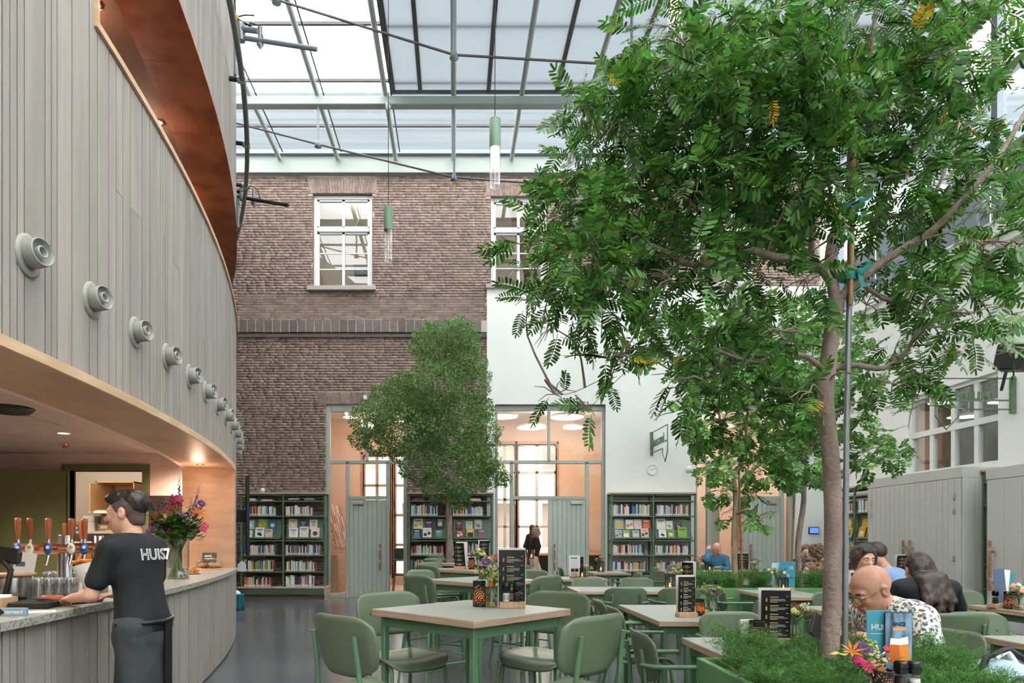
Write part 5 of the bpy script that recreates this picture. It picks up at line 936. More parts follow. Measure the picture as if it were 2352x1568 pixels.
o = thing('black_tray', 'black serving tray under the barman\'s arm', 'tray', bar(190, 3.85)); o.location = wp(4.02, -.2, CZ); MB().lathe([(0, .004), (.17, .004), (.19, .02), (.195, .02), (.175, 0), (0, 0)], 28, cap=False).build('tray', 'black', o)
o = thing('snack_plate', 'white oval plate with a brown croquette', 'plate', wp(3.98, -.25, CZ+.006)); MB().lathe([(0, 0), (.06, .002), (.09, .014), (.088, .017), (.06, .006), (0, .004)], 22, cap=False).build('plate', 'white_paint', o); MB().tube([(-.055, -.03, .022), (-.045, -.028, .026), (.04, .02, .026), (.05, .024, .022)], [.008, .016, .016, .008], 12).build('croquette', 'terracotta', o)
o = thing('card_terminal', 'flat black cash box on the bar edge', 'terminal', wp(3.72, -.2, CZ)); o.rotation_euler = (0, 0, .1); MB().bbox((-.11, -.09, 0), (.1, .09, .035), .006).build('case', 'black', o); MB().ball((.03, .02, .035), (.05, .035, .012)).build('lid_hump', 'black', o)
o = thing('napkin_box', 'open wooden box of wrapped napkins on the bar', 'box', wp(3.66, -.43, CZ)); mb = MB().box((-.11, -.1, 0), (.11, .1, .008)); [mb.box(a, b) for a, b in (((-.11, -.1, 0), (.11, -.09, .06)), ((-.11, .09, 0), (.11, .1, .06)), ((-.11, -.1, 0), (-.1, .1, .06)), ((.1, -.1, 0), (.11, .1, .06)))]; mb.build('box_sides', 'wood_block', o)
for k in range(6): MB().bbox((-.08, -.02, 0), (.08, .02, .02), .006, Matrix.Translation((0, -.06+.025*k, .045+.006*(k % 2))) @ Matrix.Rotation(.2*(k % 3-1), 4, 'Z')).build('napkin', 'paper', o)
o = thing('reserved_sign', 'blue grey sign block reading reserveerd on the bar', 'sign', wp(3.3, -.07, CZ)); o.scale = (.62, .62, .8); o.rotation_euler = (0, 0, .0); MB().bbox((-.1, -.012, 0), (.1, .03, .05), .002).build('block', M('sign_blue', '#7f97aa', .5), o); text('lettering', 'reserveerd', .036, 'paper', o, rot('X', PI/2, (.0, -.0125, .016)), .0004); MB().prism([(-.1, .002), (-.06, .025), (-.1, .048)], .001, rot('X', PI/2, (0, -.0122, 0))).build('chevron', 'black', o)
o = thing('loose_paper', 'white printed paper lying on the bar edge', 'paper', wp(3.5, -.06, CZ)); MB().box((-.07, -.05, 0), (.07, .05, .0015), Matrix.Rotation(.5, 4, 'Z')).build('sheet', 'paper', o); MB().box((-.04, -.004, .0015), (.04, .004, .002), Matrix.Rotation(.5, 4, 'Z')).build('print', 'petal_red', o)
o = thing('steel_pot', 'round steel container with wooden lid on the bar', 'pot', bar(28, 4.05)); MB().lathe([(.1, 0), (.102, .01), (.102, .15), (.1, .155)], 24).build('pot', 'steel', o); MB().lathe([(.12, .155), (.125, .16), (.125, .172), (0, .172)], 24).build('lid', 'wood_soffit', o)
o = thing('info_card', 'white card with small drawing leaning behind the pot', 'card', bar(42, 4.35)); MB().bbox((-.07, 0, 0), (.07, .004, .29), .001, Matrix.Translation((0, 0, .0)) @ Matrix.Rotation(-.1, 4, 'X') @ Matrix.Rotation(.12, 4, 'Y')).build('card', 'paper', o); MB().box((-.03, -.002, .2), (.03, 0, .23), Matrix.Rotation(-.1, 4, 'X')).build('print', 'book12', o)
o = thing('pos_terminal', 'black till screen on a curved stand at the bar end', 'till', bar(5, 3.85)); MB().lathe([(.07, 0), (.07, .012), (.02, .02)], 18).tube([(0, 0, .01), (.03, 0, .1), (.05, 0, .2), (0, 0, .26)], .016, 8).build('stand', 'black', o); MB().bbox((-.14, -.015, .24), (.07, .015, .33), .02, Matrix.Rotation(.15, 4, 'Y')).build('screen', 'black', o)
# big bouquet on the bar
FLC = []
rr = random.Random(4)
for dx, dz, k in ((-.25, .74, 8), (-.21, .62, 8), (.02, .86, 7), (.2, .78, 7), (-.16, .52, 6), (.12, .66, 6)): FLC.append(('spike', 'violet' if k == 8 else 'lilac', .04, dx, rr.uniform(-.05, .05), dz))
for kind, col, r, dx, dz in (('star', 'orange', .055, -.06, .64), ('star', 'orange', .05, .0, .65), ('star', 'orange', .06, .2, .62), ('rose', 'red', .045, -.17, .58), ('rose', 'magenta', .04, -.22, .52), ('rose', 'peach', .045, -.1, .57), ('rose', 'magenta', .036, -.02, .45), ('daisy', 'lilac', .055, -.2, .44), ('cluster', 'lime', .07, -.08, .38), ('cluster', 'lime', .06, -.05, .34), ('daisy', 'purple', .045, .22, .7), ('rose', 'pink', .035, .26, .5), ('cluster', 'pink', .06, -.05, .7), ('cluster', 'magenta', .06, .02, .72), ('cluster', 'lilac', .05, .1, .58), ('spike', 'violet', .028, .12, .5), ('cluster', 'peach', .04, .15, .66), ('star', 'red', .05, .16, .6), ('cluster', 'purple', .06, .03, .54), ('rose', 'pink', .04, .07, .74), ('star', 'orange', .035, .26, .58), ('cluster', 'red', .05, -.06, .51), ('cluster', 'purple', .05, -.13, .68), ('daisy', 'pink', .04, .29, .46)): FLC.append((kind, col, r*1.15, dx, rr.uniform(-.16, .05), dz))
bouquet((px(408, 6.4), 6.4, CZ), 'large colourful bouquet with delphiniums on the bar', 'tall straight glass vase on the bar', .105, .37, FLC, 0, .26, 420, 21, straight=True, nleafr=.09)
o = thing('cake_dome', 'glass dome over pastries on a wooden board at the bar end', 'cake dome', bar(482, 8.15)); MB().lathe([(.17, 0), (.17, .02), (0, .02)], 26).build('board', 'wood_soffit', o); MB().lathe([(.15, .02), (.15, .09), (.12, .135), (.03, .15), (.015, .155)], 26, cap=False).build('dome', 'clear_glass', o); MB().ball((0, 0, .175), .022, 12, 8).build('knob', 'clear_glass', o)
for k in range(7): a = k*.9; MB().ball((.085*math.cos(a), .085*math.sin(a), .052), (.045, .045, .032), 10, 6).build('pastry', 'terracotta' if k % 2 else 'cardboard', o)
o = thing('pastry_plate', 'plate of orange pastries with tongs on the bar', 'plate', bar(441, 7.2)); MB().lathe([(0, 0), (.07, .002), (.1, .014), (.098, .016), (0, .005)], 22, cap=False).build('plate', 'white_paint', o); MB().tube([(0, -.05, .06), (.17, -.08, .09)], .005, 6).build('tongs', 'steel', o)
for k in range(4): a = k*1.57; MB().ball((.04*math.cos(a), .04*math.sin(a), .038), (.042, .042, .032), 10, 6).build('pastry', 'orange_box', o)
o = thing('price_card', 'small dark chalk card behind the cake dome', 'card', bar(480, 8.5)); MB().bbox((-.09, 0, 0), (.09, .006, .2), .002, Matrix.Rotation(-.1, 4, 'X')).build('card', 'steel_dark', o); MB().box((-.06, -.003, .15), (.03, -.001, .165), Matrix.Rotation(-.1, 4, 'X')).box((-.06, -.003, .12), (.05, -.001, .13), Matrix.Rotation(-.1, 4, 'X')).build('chalk_print', 'paper', o)
# ================================================================== lamps, signs, clock and wall things
def pendant(x, y, z0, label, lit):
    o = thing('tube_pendant', label, 'lamp', (x, y, z0), 0, 'glass tube pendants'); r = .049; MB().lathe([(r, 0), (r, .36)], 24, cap=False).lathe([(r-.004, .0), (r-.004, .36)], 24, cap=False).build('glass_tube', 'clear_glass', o); MB().tube([(r*math.cos(a), r*math.sin(a), 0) for a in np.linspace(0, 2*PI, 25)], .003, 5, False).build('glass_rim', 'white_paint', o)
    MB().lathe([(r+.001, .33), (r+.001, .575), (r*.8, .585), (0, .585)], 24).build('lamp_cap', 'planter_dark', o); MB().tube([(0, 0, .58), (0, 0, rz_(y)-z0)], .004, 5).build('cord', 'rubber', o); MB().lathe([(0, .215), (.024, .225), (.036, .26), (.036, .335)] if lit else [(0, .3), (.02, .305), (.03, .335)], 16).build('bulb', 'bulb' if lit else 'clear_glass', o)
    if lit: pl_ = plight('pendant_light', (x, y, z0+.27), 8, (1, .8, .62), .02)
M('planter_dark', '#5d7a63', .45)
pendant(px(1137, 5.8), 5.8, 4.37, 'glass tube pendant with glowing bulb in front of the brick wall', True); pendant(px(892, 7.45), 7.45, 4.42, 'green capped glass tube pendant near the left upper window', False); pendant(px(1551, 4.1), 4.1, 4.28, 'glowing glass tube pendant at the top behind the big tree', True)
ck = thing('wall_clock', 'round white wall clock on the white wall', 'clock', (px(1496, D), D-.045, 1.35+(1236-1079)/F*D), 0); Tc = Matrix.Rotation(PI/2, 4, 'X')
MB().lathe([(0, .02), (.108, .02), (.112, .035), (.12, .035), (.122, 0)], 36, m=Tc, cap=False).build('clock_case', 'white_paint', ck); MB().lathe([(0, .022), (.108, .022)], 36, m=Tc, cap=False).build('clock_face', 'paper', ck)
MB().box((-.004, -.026, 0), (.004, -.024, .06), Matrix.Rotation(-1.9, 4, 'Y')).build('hour_hand', 'steel_dark', ck); MB().box((-.003, -.028, 0), (.003, -.026, .085), Matrix.Rotation(1.35, 4, 'Y')).build('minute_hand', 'steel_dark', ck); mk = MB(); [mk.box((-.003, -.025, .088), (.003, -.023, .1), Matrix.Rotation(k*PI/6, 4, 'Y')) for k in range(12)]; mk.build('hour_marks', 'steel_dark', ck)
def bubble_sign(name, label, word, loc, rz, flip=False, W=1.0):
    o = thing(name, label, 'sign', loc, rz, 'green speech bubble signs'); H = .42; t = .022; s_ = 1
    MB().bbox((-.035, -.03, -.12), (.035, .03, H-.0), .004).build('wall_bracket', 'case_green', o)
    path = [(.035, H-.02), (W, H-.02), (W, -.16), (W-.16, -.36), (W-.34, -.17), (W-.34, -.06), (.035, -.06)]
    MB().tube([(x, 0, z) for x, z in path], .012, 6, smooth=False).build('bubble_outline', 'case_green', o); MB().box((.03, -.008, .06), (W, .008, .085)).build('letter_rail', 'case_green', o)
    T = rot('X', PI/2, (.08 if not flip else W-.06, .006, .082)) 
    if flip: T = Matrix.Translation((W-.06, -.006, .082)) @ Matrix.Rotation(PI, 4, 'Z') @ Matrix.Rotation(PI/2, 4, 'X')
    text('lettering', word, .27, 'case_green', o, T, .006, .004, 'LEFT'); return o
bubble_sign('reading_room_sign', 'green bubble sign reading leeszaal above the clock', 'leeszaal', (px(1495, D), D-.05, 1.35+(1236-1035)/F*D), -PI/2, False, 1.15)
bubble_sign('podium_sign', 'green bubble sign reading podium on the right wall', 'podium', (RX-.03, 10.05, 3.33), PI, True, 1.15)
tb = thing('wall_tablet', 'small lit blue tablet on the white wall', 'screen', (px(1866, D), D-.045, 1.35+(1236-1218)/F*D)); MB().bbox((-.12, -.03, -.08), (.12, 0, .08), .01).build('housing', 'black', tb); MB().box((-.1, -.033, -.062), (.1, -.03, .062)).build('display', 'screen_blue', tb)
cm = thing('wall_camera', 'small white dome camera on the right wall', 'camera', (RX, 12.9, 2.95)); MB().lathe([(.09, 0), (.09, .02), (.08, .05), (.05, .1), (0, .115)], 18, m=Matrix.Rotation(-PI/2, 4, 'Y')).build('housing', 'white_paint', cm)
cm = thing('wall_sensor', 'small white sensor on the brick above the left door', 'sensor', (px(839, D), D-.012, 1.35+(1236-913)/F*D)); MB().bbox((-.04, -.05, -.05), (.04, 0, .05), .008).build('housing', 'white_paint', cm)
cm = thing('wall_camera', 'white dome camera on the white wall right of the clock', 'camera', (px(1580, D), D-.045, 1.35+(1236-1078)/F*D)); MB().lathe([(.07, 0), (.07, .04), (.05, .08), (0, .09)], 18, m=Matrix.Rotation(PI/2, 4, 'X')).build('housing', 'white_paint', cm)
sp = thing('wall_loudspeaker', 'black box loudspeaker high on the right wall', 'speaker', (px(2330, 8.6), 8.6, 1.35+(1236-822)/F*8.6)); sp.rotation_euler = (.2, 0, .5); MB().bbox((-.17, -.15, -.16), (.17, .15, .16), .015).build('cabinet', 'black', sp); MB().box((-.15, -.16, -.14), (.15, -.15, .14)).build('grille', 'rubber', sp); MB().tube([(.1, .1, -.15), (1.0, .5, -.3)], .02, 6).build('bracket', 'rubber', sp)
st_ = thing('string_lights', 'string of small warm bulbs along the right wall top', 'string lights', (7.3, 8, 6.0)); pts = [Vector((.7, -3.2+k*.5, 1.0+.25*math.cos(k*.9))) for k in range(15)]; MB().tube(pts, .012, 5).build('cable', 'rubber', st_)
for p in pts: MB().lathe([(.022, -.03), (.026, .03)], 8, p).build('socket', 'rubber', st_); MB().ball(p-Vector((0, 0, .07)), .033, 8, 6).build('bulb', 'spot_disc', st_)
pch = thing('pushchair', 'pale blue pushchair hood with black curved handle, lower right', 'pushchair', (2.52, 3.12, 0)); M('pale_blue', '#a9c3cf', .6)
shell(lambda u, v: (.02+.18*v, .0+.16*u, .66+.13*math.cos(v*1.4)*math.cos(u*.7)), 8, 10, .01, (0, 0, 1)).build('hood', 'pale_blue', pch); MB().tube([(-.12, 0, .62), (-.06, 0, .8), (.04, 0, .84), (.2, 0, .74), (.32, 0, .55)], .016, 8).build('handle', 'black', pch); MB().tube([(-.02, 0, .8), (.04, .0, .83), (.12, 0, .7), (.2, 0, .55)], .014, 8).build('hood_trim', 'paper', pch); MB().bbox((-.15, -.15, .3), (.2, .15, .58), .05).build('seat_tub', 'black', pch)
for sx in (-.2, .25):
    for sy in (-.16, .16): MB().lathe([(.08, -.015), (.1, -.01), (.1, .01), (.08, .015)], 18, m=Matrix.Translation((sx, sy, .1)) @ Matrix.Rotation(PI/2, 4, 'X')).build('wheel', 'rubber', pch); MB().tube([(sx, sy, .1), (sx*.5, sy*.8, .35)], .012, 6).build('strut', 'steel', pch)
# ================================================================== planters and plants
def planter(x0, x1, y0, y1, z, label):
    o = thing('planter', label, 'planter', ((x0+x1)/2, (y0+y1)/2, 0)); w, d = (x1-x0)/2, (y1-y0)/2; t = .03
    MB().bbox((-w, -d, .03), (w, -d+t, z), .004).bbox((-w, d-t, .03), (w, d, z), .004).bbox((-w, -d+t, .03), (-w+t, d-t, z), .004).bbox((w-t, -d+t, .03), (w, d-t, z), .004).box((-w+t, -d+t, .03), (w-t, d-t, .06)).build('planter_box', 'planter_green', o)
    MB().box((-w+.04, -d+.04, 0), (w-.04, d-.04, .03)).build('plinth', 'black', o); n = 14; vs = []; fs = []
    for i in range(n+1):
        for j in range(7): vs.append((-w+t+(2*w-2*t)*i/n, -d+t+(2*d-2*t)*j/6, z-.05+random.uniform(-.012, .012)))
    for i in range(n):
        for j in range(6): fs.append((i*7+j, (i+1)*7+j, (i+1)*7+j+1, i*7+j+1))
    MB().add(vs, fs, True).build('soil', 'soil', o); return o
P1 = (1.22, 2.28, 2.7, 3.40); P2 = (2.9, 5.0, 8.15, 8.75); PZ1 = .75
planter(*P1, PZ1, 'green metal planter with tall tree in the foreground'); planter(*P2, PZ1, 'long green planter farther back with slender trees')
def fern(loc, label, R, H, nplume, nneedle, nl, nw, seed):
    r = np.random.default_rng(seed); V = []; stems = MB()
    for k in range(nplume):
        a = r.uniform(0, 2*PI); reach = R*r.uniform(.25, 1.0); h = H*r.uniform(.55, 1.05); t = np.linspace(.12, 1, nneedle)[:, None]; d = np.array([math.cos(a), math.sin(a), 0]); b0 = np.array([r.normal(0, R*.18), r.normal(0, R*.18), 0])
        P = b0+d*reach*t**1.4+np.array([0, 0, 1])*(h*(1.55*t-.62*t*t)); T = d*reach*1.4*t**.4+np.array([0, 0, 1])*(h*(1.55-1.24*t)); T /= np.linalg.norm(T, axis=1)[:, None]
        N = r.normal(size=(nneedle, 3)); N += T*.6; N /= np.linalg.norm(N, axis=1)[:, None]; L = nl*(1.15-.75*t)*r.uniform(.6, 1.2, (nneedle, 1)); S = np.cross(N, r.normal(size=(nneedle, 3))); S /= np.linalg.norm(S, axis=1)[:, None]
        V.append(np.stack([P-S*nw*.4, P+N*L*.5+S*nw, P+N*L, P+N*L*.5-S*nw], 1).reshape(-1, 3))
        if k % 2 == 0: stems.tube([P[0]-[0, 0, .03], P[nneedle//3], P[2*nneedle//3], P[-1]], [.0022, .0018, .0012, .0006], 4, False)
    V = np.concatenate(V); o = thing('asparagus_fern', label, 'fern', loc, 0, 'feathery ferns in the planters'); f = link('fern_needles', fastmesh('fern_needles', V, np.arange(len(V)).reshape(-1, 4)), o, 'fern'); f['kind'] = 'stuff'; stems.build('fern_stems', 'stem', o)
for i in range(15):
    x = P1[0]+.12+(P1[1]-P1[0]-.2)*(i % 5)/4+.03*(i//5); y = P1[2]+.13+.22*(i//5); big = (.25, .2, .17, .2, .22)[i % 5]
    if abs(x-1.78) < .1 and i < 5: x += .12
    fern((x, y, PZ1-.05), 'feathery green fern, %s from left in the %s row of the near planter' % (ORD[i % 5], ('front', 'middle', 'back')[i//5]), .21, big*(.55, .75, 1.0)[i//5], 50, 110, .05, .0011, 100+i)
for i in range(12): fern((P2[0]+.14+(P2[1]-P2[0]-.25)*(i % 6)/5+.1*(i//6), P2[2]+.17+.27*(i//6), PZ1-.04), 'feathery green fern, %s from left in the %s row of the far planter' % (ORD[i % 6], 'front' if i < 6 else 'back'), .27, .27, 44, 70, .06, .0022, 200+i)
fl_ = thing('fallen_leaf', 'yellow fallen leaf lying on the near planter ferns', 'leaf', (px(1918, 3.02), 3.02, .83), .3); MB().add([(-.05, 0, .01), (-.02, .02, 0), (.02, .015, .012), (.05, 0, 0), (.02, -.015, .01), (-.02, -.02, .004)], [(0, 1, 2, 3, 4, 5)]).add([(0, 0, .006), (.02, -.035, 0), (.035, -.04, .01), (.025, -.01, .006)], [(0, 1, 2, 3)]).build('blade', 'petal_yellow', fl_)
def pinnate(L, pairs, ll, lw, droop=.15, seed=0, terminal=True):
    r = np.random.default_rng(seed); V = []
    def leaflet(p, d, n, l, w):
        s_ = np.cross(n, d); s_ /= np.linalg.norm(s_)
        V.append(np.array([p, p+d*l*.26+s_*w*.85-n*l*.04, p+d*l*.8+s_*w*.92-n*l*.08, p+d*l-n*l*.12, p+d*l*.8-s_*w*.92-n*l*.08, p+d*l*.26-s_*w*.85-n*l*.04]))
    for k in range(pairs):
        t = .18+.8*k/(pairs-1); p = np.array([L*t, 0, -droop*L*t*t]); f = .75+.4*math.sin(PI*(k+.7)/(pairs+.6))
        for s_ in (-1, 1): a = 1.25-.3*t+r.uniform(-.1, .1); d = np.array([math.cos(a), s_*math.sin(a), r.uniform(-.25, .15)]); d /= np.linalg.norm(d); leaflet(p, d, np.array([0, r.uniform(-.2, .2), 1.]), ll*f, lw*f)
    if terminal: leaflet(np.array([L*.97, 0, -droop*L]), np.array([1., 0, -.2]), np.array([0, 0, 1.]), ll, lw)
    V.append(np.array([[0, .0016, 0], [L*.5, .0012, -droop*L*.25], [L, 0, -droop*L], [L, -.0004, -droop*L], [L*.5, -.0012, -droop*L*.25], [0, -.0016, 0]]))
    V = np.concatenate(V); return V
def rots(r, n, outd, droop):
    """random leaf frames: x along outd mixed with noise, z upward-ish"""
    X = outd+r.normal(0, .55, (n, 3)); X[:, 2] -= droop; X /= np.linalg.norm(X, axis=1)[:, None]; Z = np.array([0, 0, 1.])+r.normal(0, .45, (n, 3)); Y = np.cross(Z, X); Y /= np.linalg.norm(Y, axis=1)[:, None]; Z = np.cross(X, Y); return np.stack([X, Y, Z], 2)
def crown(clusters, spread_y, per_px, templates, seed, scale=(.8, 1.25), droop=.35):
    r = np.random.default_rng(seed); Pp = []; Rr = []; Ss = []; C = []
    for (cx, cy, rp, Y) in clusters:
        c = np.array(at(cx, cy, Y)); rad = rp/F*Y; n = max(3, int(per_px*rp*rp)); d = r.normal(size=(n, 3)); d /= np.linalg.norm(d, axis=1)[:, None]; q = rad*r.uniform(0, 1, (n, 1))**.45; off = d*q*np.array([1, spread_y, 1]); Pp.append(c+off); Rr.append(rots(r, n, d*.9, droop)); Ss.append(r.uniform(*scale, n)); C.append(c)
    return np.concatenate(Pp), np.concatenate(Rr), np.concatenate(Ss), np.array(C)
def leaves(parent, Pp, Rr, Ss, templates, mat, nsingle, seed, singlename='leaf'):
    r = np.random.default_rng(seed); order = np.argsort(Pp[:, 1]); ti = r.integers(0, len(templates), len(Pp)); ms = [fastmesh('leaf', t, np.arange(len(t)).reshape(-1, 6)) for t in templates]
    for i in order[:nsingle]:
        o = link(singlename, ms[ti[i]], parent, mat); m = np.eye(4); m[:3, :3] = Rr[i]*Ss[i]; m[:3, 3] = Pp[i]; o.matrix_local = parent.matrix_basis.inverted() @ Matrix(m.tolist())
    Vs = []
    for k, t in enumerate(templates):
        idx = order[nsingle:][ti[order[nsingle:]] == k]; Vs.append((np.einsum('nij,vj->nvi', Rr[idx], t)*Ss[idx][:, None, None]+Pp[idx][:, None, :]).reshape(-1, 3))
    V = np.concatenate(Vs)-np.array(parent.location); o = link('foliage', fastmesh('foliage', V, np.arange(len(V)).reshape(-1, 6)), parent, mat); o['kind'] = 'stuff'
def limb(mb_or, pts, r0, r1, n=9, sub=4):
    P = [Vector(p) for p in pts]; out = []
    for i in range(len(P)-1):
        p0, p1, p2, p3 = P[max(i-1, 0)], P[i], P[i+1], P[min(i+2, len(P)-1)]
        for k in range(sub):
            t = k/sub; out.append(.5*((2*p1)+(p2-p0)*t+(2*p0-5*p1+4*p2-p3)*t*t+(-p0+3*p1-3*p2+p3)*t**3))
    out.append(P[-1]); m = len(out); rs = [r0+(r1-r0)*(i/(m-1))**.8 for i in range(m)]; mb_or.tube(out, rs, n); return out
def tree_wood(root, trunk, r0, r1, limbs, clusters, bark, twig_seed, nsub=5, tw=.006):
    base = Vector(root.location); pts_all = []
    def rel(ps): return [Vector(p)-base for p in ps]
    mb = MB(); pts_all += limb(mb, rel(trunk), r0, r1, 12); mb.build('trunk', bark, root)
    for ps, a, b in limbs: mb = MB(); pts_all += limb(mb, rel(ps), a, b, 9); mb.build('branch', bark, root)
    r = random.Random(twig_seed); mb = MB()
    for c in clusters:
        c = Vector(c)-base; near = min(pts_all, key=lambda p: (p-c).length+(.4 if p.z > c.z+.1 else 0)); m = near.lerp(c, .5)+Vector((r.uniform(-.08, .08), r.uniform(-.05, .05), .06)); limb(mb, [near, m, c], tw*1.0, tw*.45, 6, 3)
        for k in range(nsub): d = Vector((r.gauss(0, 1), r.gauss(0, .7), r.gauss(0, .5)-.2)).normalized()*r.uniform(.06, .14); mb.tube([c, c+d*.5+Vector((0, 0, .015)), c+d], [tw*.5, tw*.4, tw*.22], 5, False)
    o = mb.build('twigs', bark, root); o['kind'] = 'stuff'
# ---- big foreground tree
YB = 3.14
big = thing('tall_tree', 'large feathery leaved tree growing from the foreground planter', 'tree', at(1905, 1545, YB)); big.location.z = PZ1-.06
CL = [(1530, 60, 62), (1450, 120, 55), (1400, 185, 55), (1335, 240, 50), (1560, 150, 90), (1480, 230, 90), (1400, 300, 80), (1315, 320, 55), (1305, 420, 65), (1380, 420, 90), (1480, 400, 100), (1262, 500, 55), (1340, 520, 90), (1440, 520, 100), (1195, 560, 40), (1235, 610, 55), (1320, 620, 85), (1420, 640, 95), (1385, 720, 70), (1300, 700, 50), (1268, 752, 30), (1215, 690, 24),
      (1480, 720, 75), (1540, 640, 90), (1420, 815, 42), (1500, 800, 40), (1275, 905, 20), (1352, 940, 24), (1400, 880, 20), (1650, 80, 120), (1700, 200, 130), (1600, 300, 110), (1600, 440, 110), (1720, 350, 130), (1700, 500, 110), (1620, 570, 80), (1780, 80, 130), (1850, 180, 140), (1820, 330, 120), (1800, 480, 90), (1740, 610, 60), (1930, 80, 140), (1960, 250, 110), (2060, 100, 130), (2060, 260, 110),
      (2180, 120, 100), (2290, 110, 110), (2180, 290, 80), (2300, 300, 90), (2330, 430, 90), (2210, 420, 90), (2080, 400, 90), (2010, 490, 70), (2100, 560, 60), (2260, 560, 60), (2340, 560, 60), (2150, 660, 75), (2060, 640, 40), (2110, 770, 80), (2168, 800, 58), (2230, 720, 60), (2325, 720, 40), (2105, 868, 36), (2342, 812, 24), (2050, 880, 45), (2095, 940, 22),
      (1650, 840, 55), (1730, 830, 55), (1800, 760, 50), (1700, 745, 55), (1570, 870, 50), (1566, 925, 34), (1860, 900, 40), (1850, 640, 50), (1600, 780, 45), (1990, 700, 40), (1880, 420, 90), (1550, 520, 80)]
rr = random.Random(12); CL = [(a, b, c, rr.uniform(2.75, 3.75)) for a, b, c in CL]
TPL = [pinnate(.15, 8, .05, .0068, .18, 1), pinnate(.17, 9, .047, .0066, .25, 2), pinnate(.125, 6, .055, .0078, .12, 3)]
Pp, Rr, Ss, C = crown(CL, 1.5, .0056, TPL, 5, (.62, 1.02), .3)
trunk = [at(1903, 1545, YB), at(1910, 1400, YB), at(1914, 1200, YB), at(1908, 1050, YB), at(1896, 920, YB), at(1906, 800, YB), at(1922, 690, YB)]
limbs = [([at(1920, 700, YB), at(1905, 640, YB), at(1860, 600, 3.1), at(1780, 590, 3.05), at(1700, 572, 3.0), at(1600, 610, 3.0), at(1480, 560, 3.0), at(1380, 600, 3.0)], .027, .009), ([at(1918, 690, YB), at(1906, 600, 3.16), at(1920, 520, 3.2), at(1950, 450, 3.2), at(1955, 340, 3.25), at(1985, 200, 3.2), at(2010, 40, 3.2), at(2020, -120, 3.2)], .027, .008), ([at(1925, 690, YB), at(1975, 640, 3.12), at(2060, 580, 3.1), at(2140, 530, 3.05), at(2190, 480, 3.0), at(2280, 380, 3.0), at(2360, 250, 3.0)], .024, .009),
         ([at(1893, 850, YB), at(1850, 818, 3.08), at(1790, 815, 3.0), at(1730, 832, 3.0), at(1640, 800, 2.95)], .014, .006), ([at(1900, 850, YB), at(1960, 838, 3.2), at(2030, 845, 3.2), at(2085, 800, 3.2), at(2115, 740, 3.2), at(2130, 690, 3.2)], .017, .007), ([at(1970, 645, 3.12), at(2040, 690, 3.2), at(2080, 665, 3.2), at(2170, 640, 3.2), at(2270, 590, 3.2)], .011, .006), ([at(1862, 600, 3.1), at(1868, 520, 3.1), at(1890, 400, 3.1), at(1850, 300, 3.1), at(1720, 220, 3.1), at(1600, 130, 3.1)], .016, .006), ([at(1955, 500, 3.2), at(2040, 500, 3.3), at(2110, 480, 3.3), at(2150, 440, 3.3), at(2200, 300, 3.3)], .014, .006), ([at(1700, 572, 3.0), at(1620, 500, 3.1), at(1540, 420, 3.1), at(1460, 350, 3.1), at(1400, 290, 3.1)], .012, .006), ([at(1540, 600, 3.0), at(1500, 700, 3.0), at(1440, 800, 3.0), at(1420, 850, 3.0)], .005, .002), ([at(1420, 850, 3.0), at(1320, 900, 3.0), at(1275, 905, 3.0)], .002, .0012), ([at(1500, 800, 3.0), at(1420, 870, 3.0), at(1352, 940, 3.0)], .002, .0012), ([at(1985, 200, 3.2), at(2060, 130, 3.2), at(2180, 60, 3.2)], .01, .005)]
tree_wood(big, trunk, .043, .034, limbs, C, 'bark', 3)
leaves(big, Pp, Rr, Ss, TPL, 'leaf_big', 300, 6)
ry = np.random.default_rng(77); iy = ry.choice(len(Pp), 45, False); V = (np.einsum('nij,vj->nvi', Rr[iy], TPL[0])*Ss[iy][:, None, None]*.7+Pp[iy][:, None, :]+ry.normal(0, .03, (45, 1, 3))).reshape(-1, 3)-np.array(big.location)
o = link('yellow_leaves', fastmesh('yellow_leaves', V, np.arange(len(V)).reshape(-1, 6)), big, 'leaf_yellow'); o['kind'] = 'stuff'
pole = thing('support_pole', 'grey steel support pole beside the foreground tree trunk', 'pole', at(1940, 1540, 3.12)); b0 = Vector(at(1940, 1540, 3.12)); b0.z = PZ1-.06; pole.location = b0
MB().tube([(0, 0, 0), at(1944, 1000, 3.12)-b0, at(1953, 560, 3.14)-b0, at(1955, 480, 3.14)-b0], .0125, 10).build('pipe', 'galvanised', pole)
cn = thing('bamboo_cane', 'brown bamboo cane tied to the foreground tree', 'cane', at(1953, 700, 3.1)); b1 = Vector(cn.location); MB().tube([(0, 0, 0), at(1961, 400, 3.1)-b1, at(1966, 120, 3.12)-b1], .01, 8).build('cane', 'cane', cn)
for i, (x, y, lb) in enumerate(((1950, 478, 'upper'), (1948, 636, 'lower'))):
    t_ = thing('tree_tie', '%s teal tie binding the tree to its pole' % lb, 'tie', at(x, y, 3.12)); MB().lathe([(.04, -.018), (.042, 0), (.04, .018)], 14, m=Matrix.Diagonal((1.1, .8, 1, 1)), cap=False).build('band', 'tie_teal', t_); MB().ball((.035, -.035, .01), (.02, .012, .02), 8, 6).add([(.03, -.04, .01), (.07, -.05, .06), (.085, -.05, .03), (.035, -.04, 0)], [(0, 1, 2, 3)]).add([(.02, -.04, 0), (.03, -.05, -.07), (.055, -.05, -.06), (.035, -.04, 0)], [(0, 1, 2, 3)]).build('bow', 'tie_teal', t_)
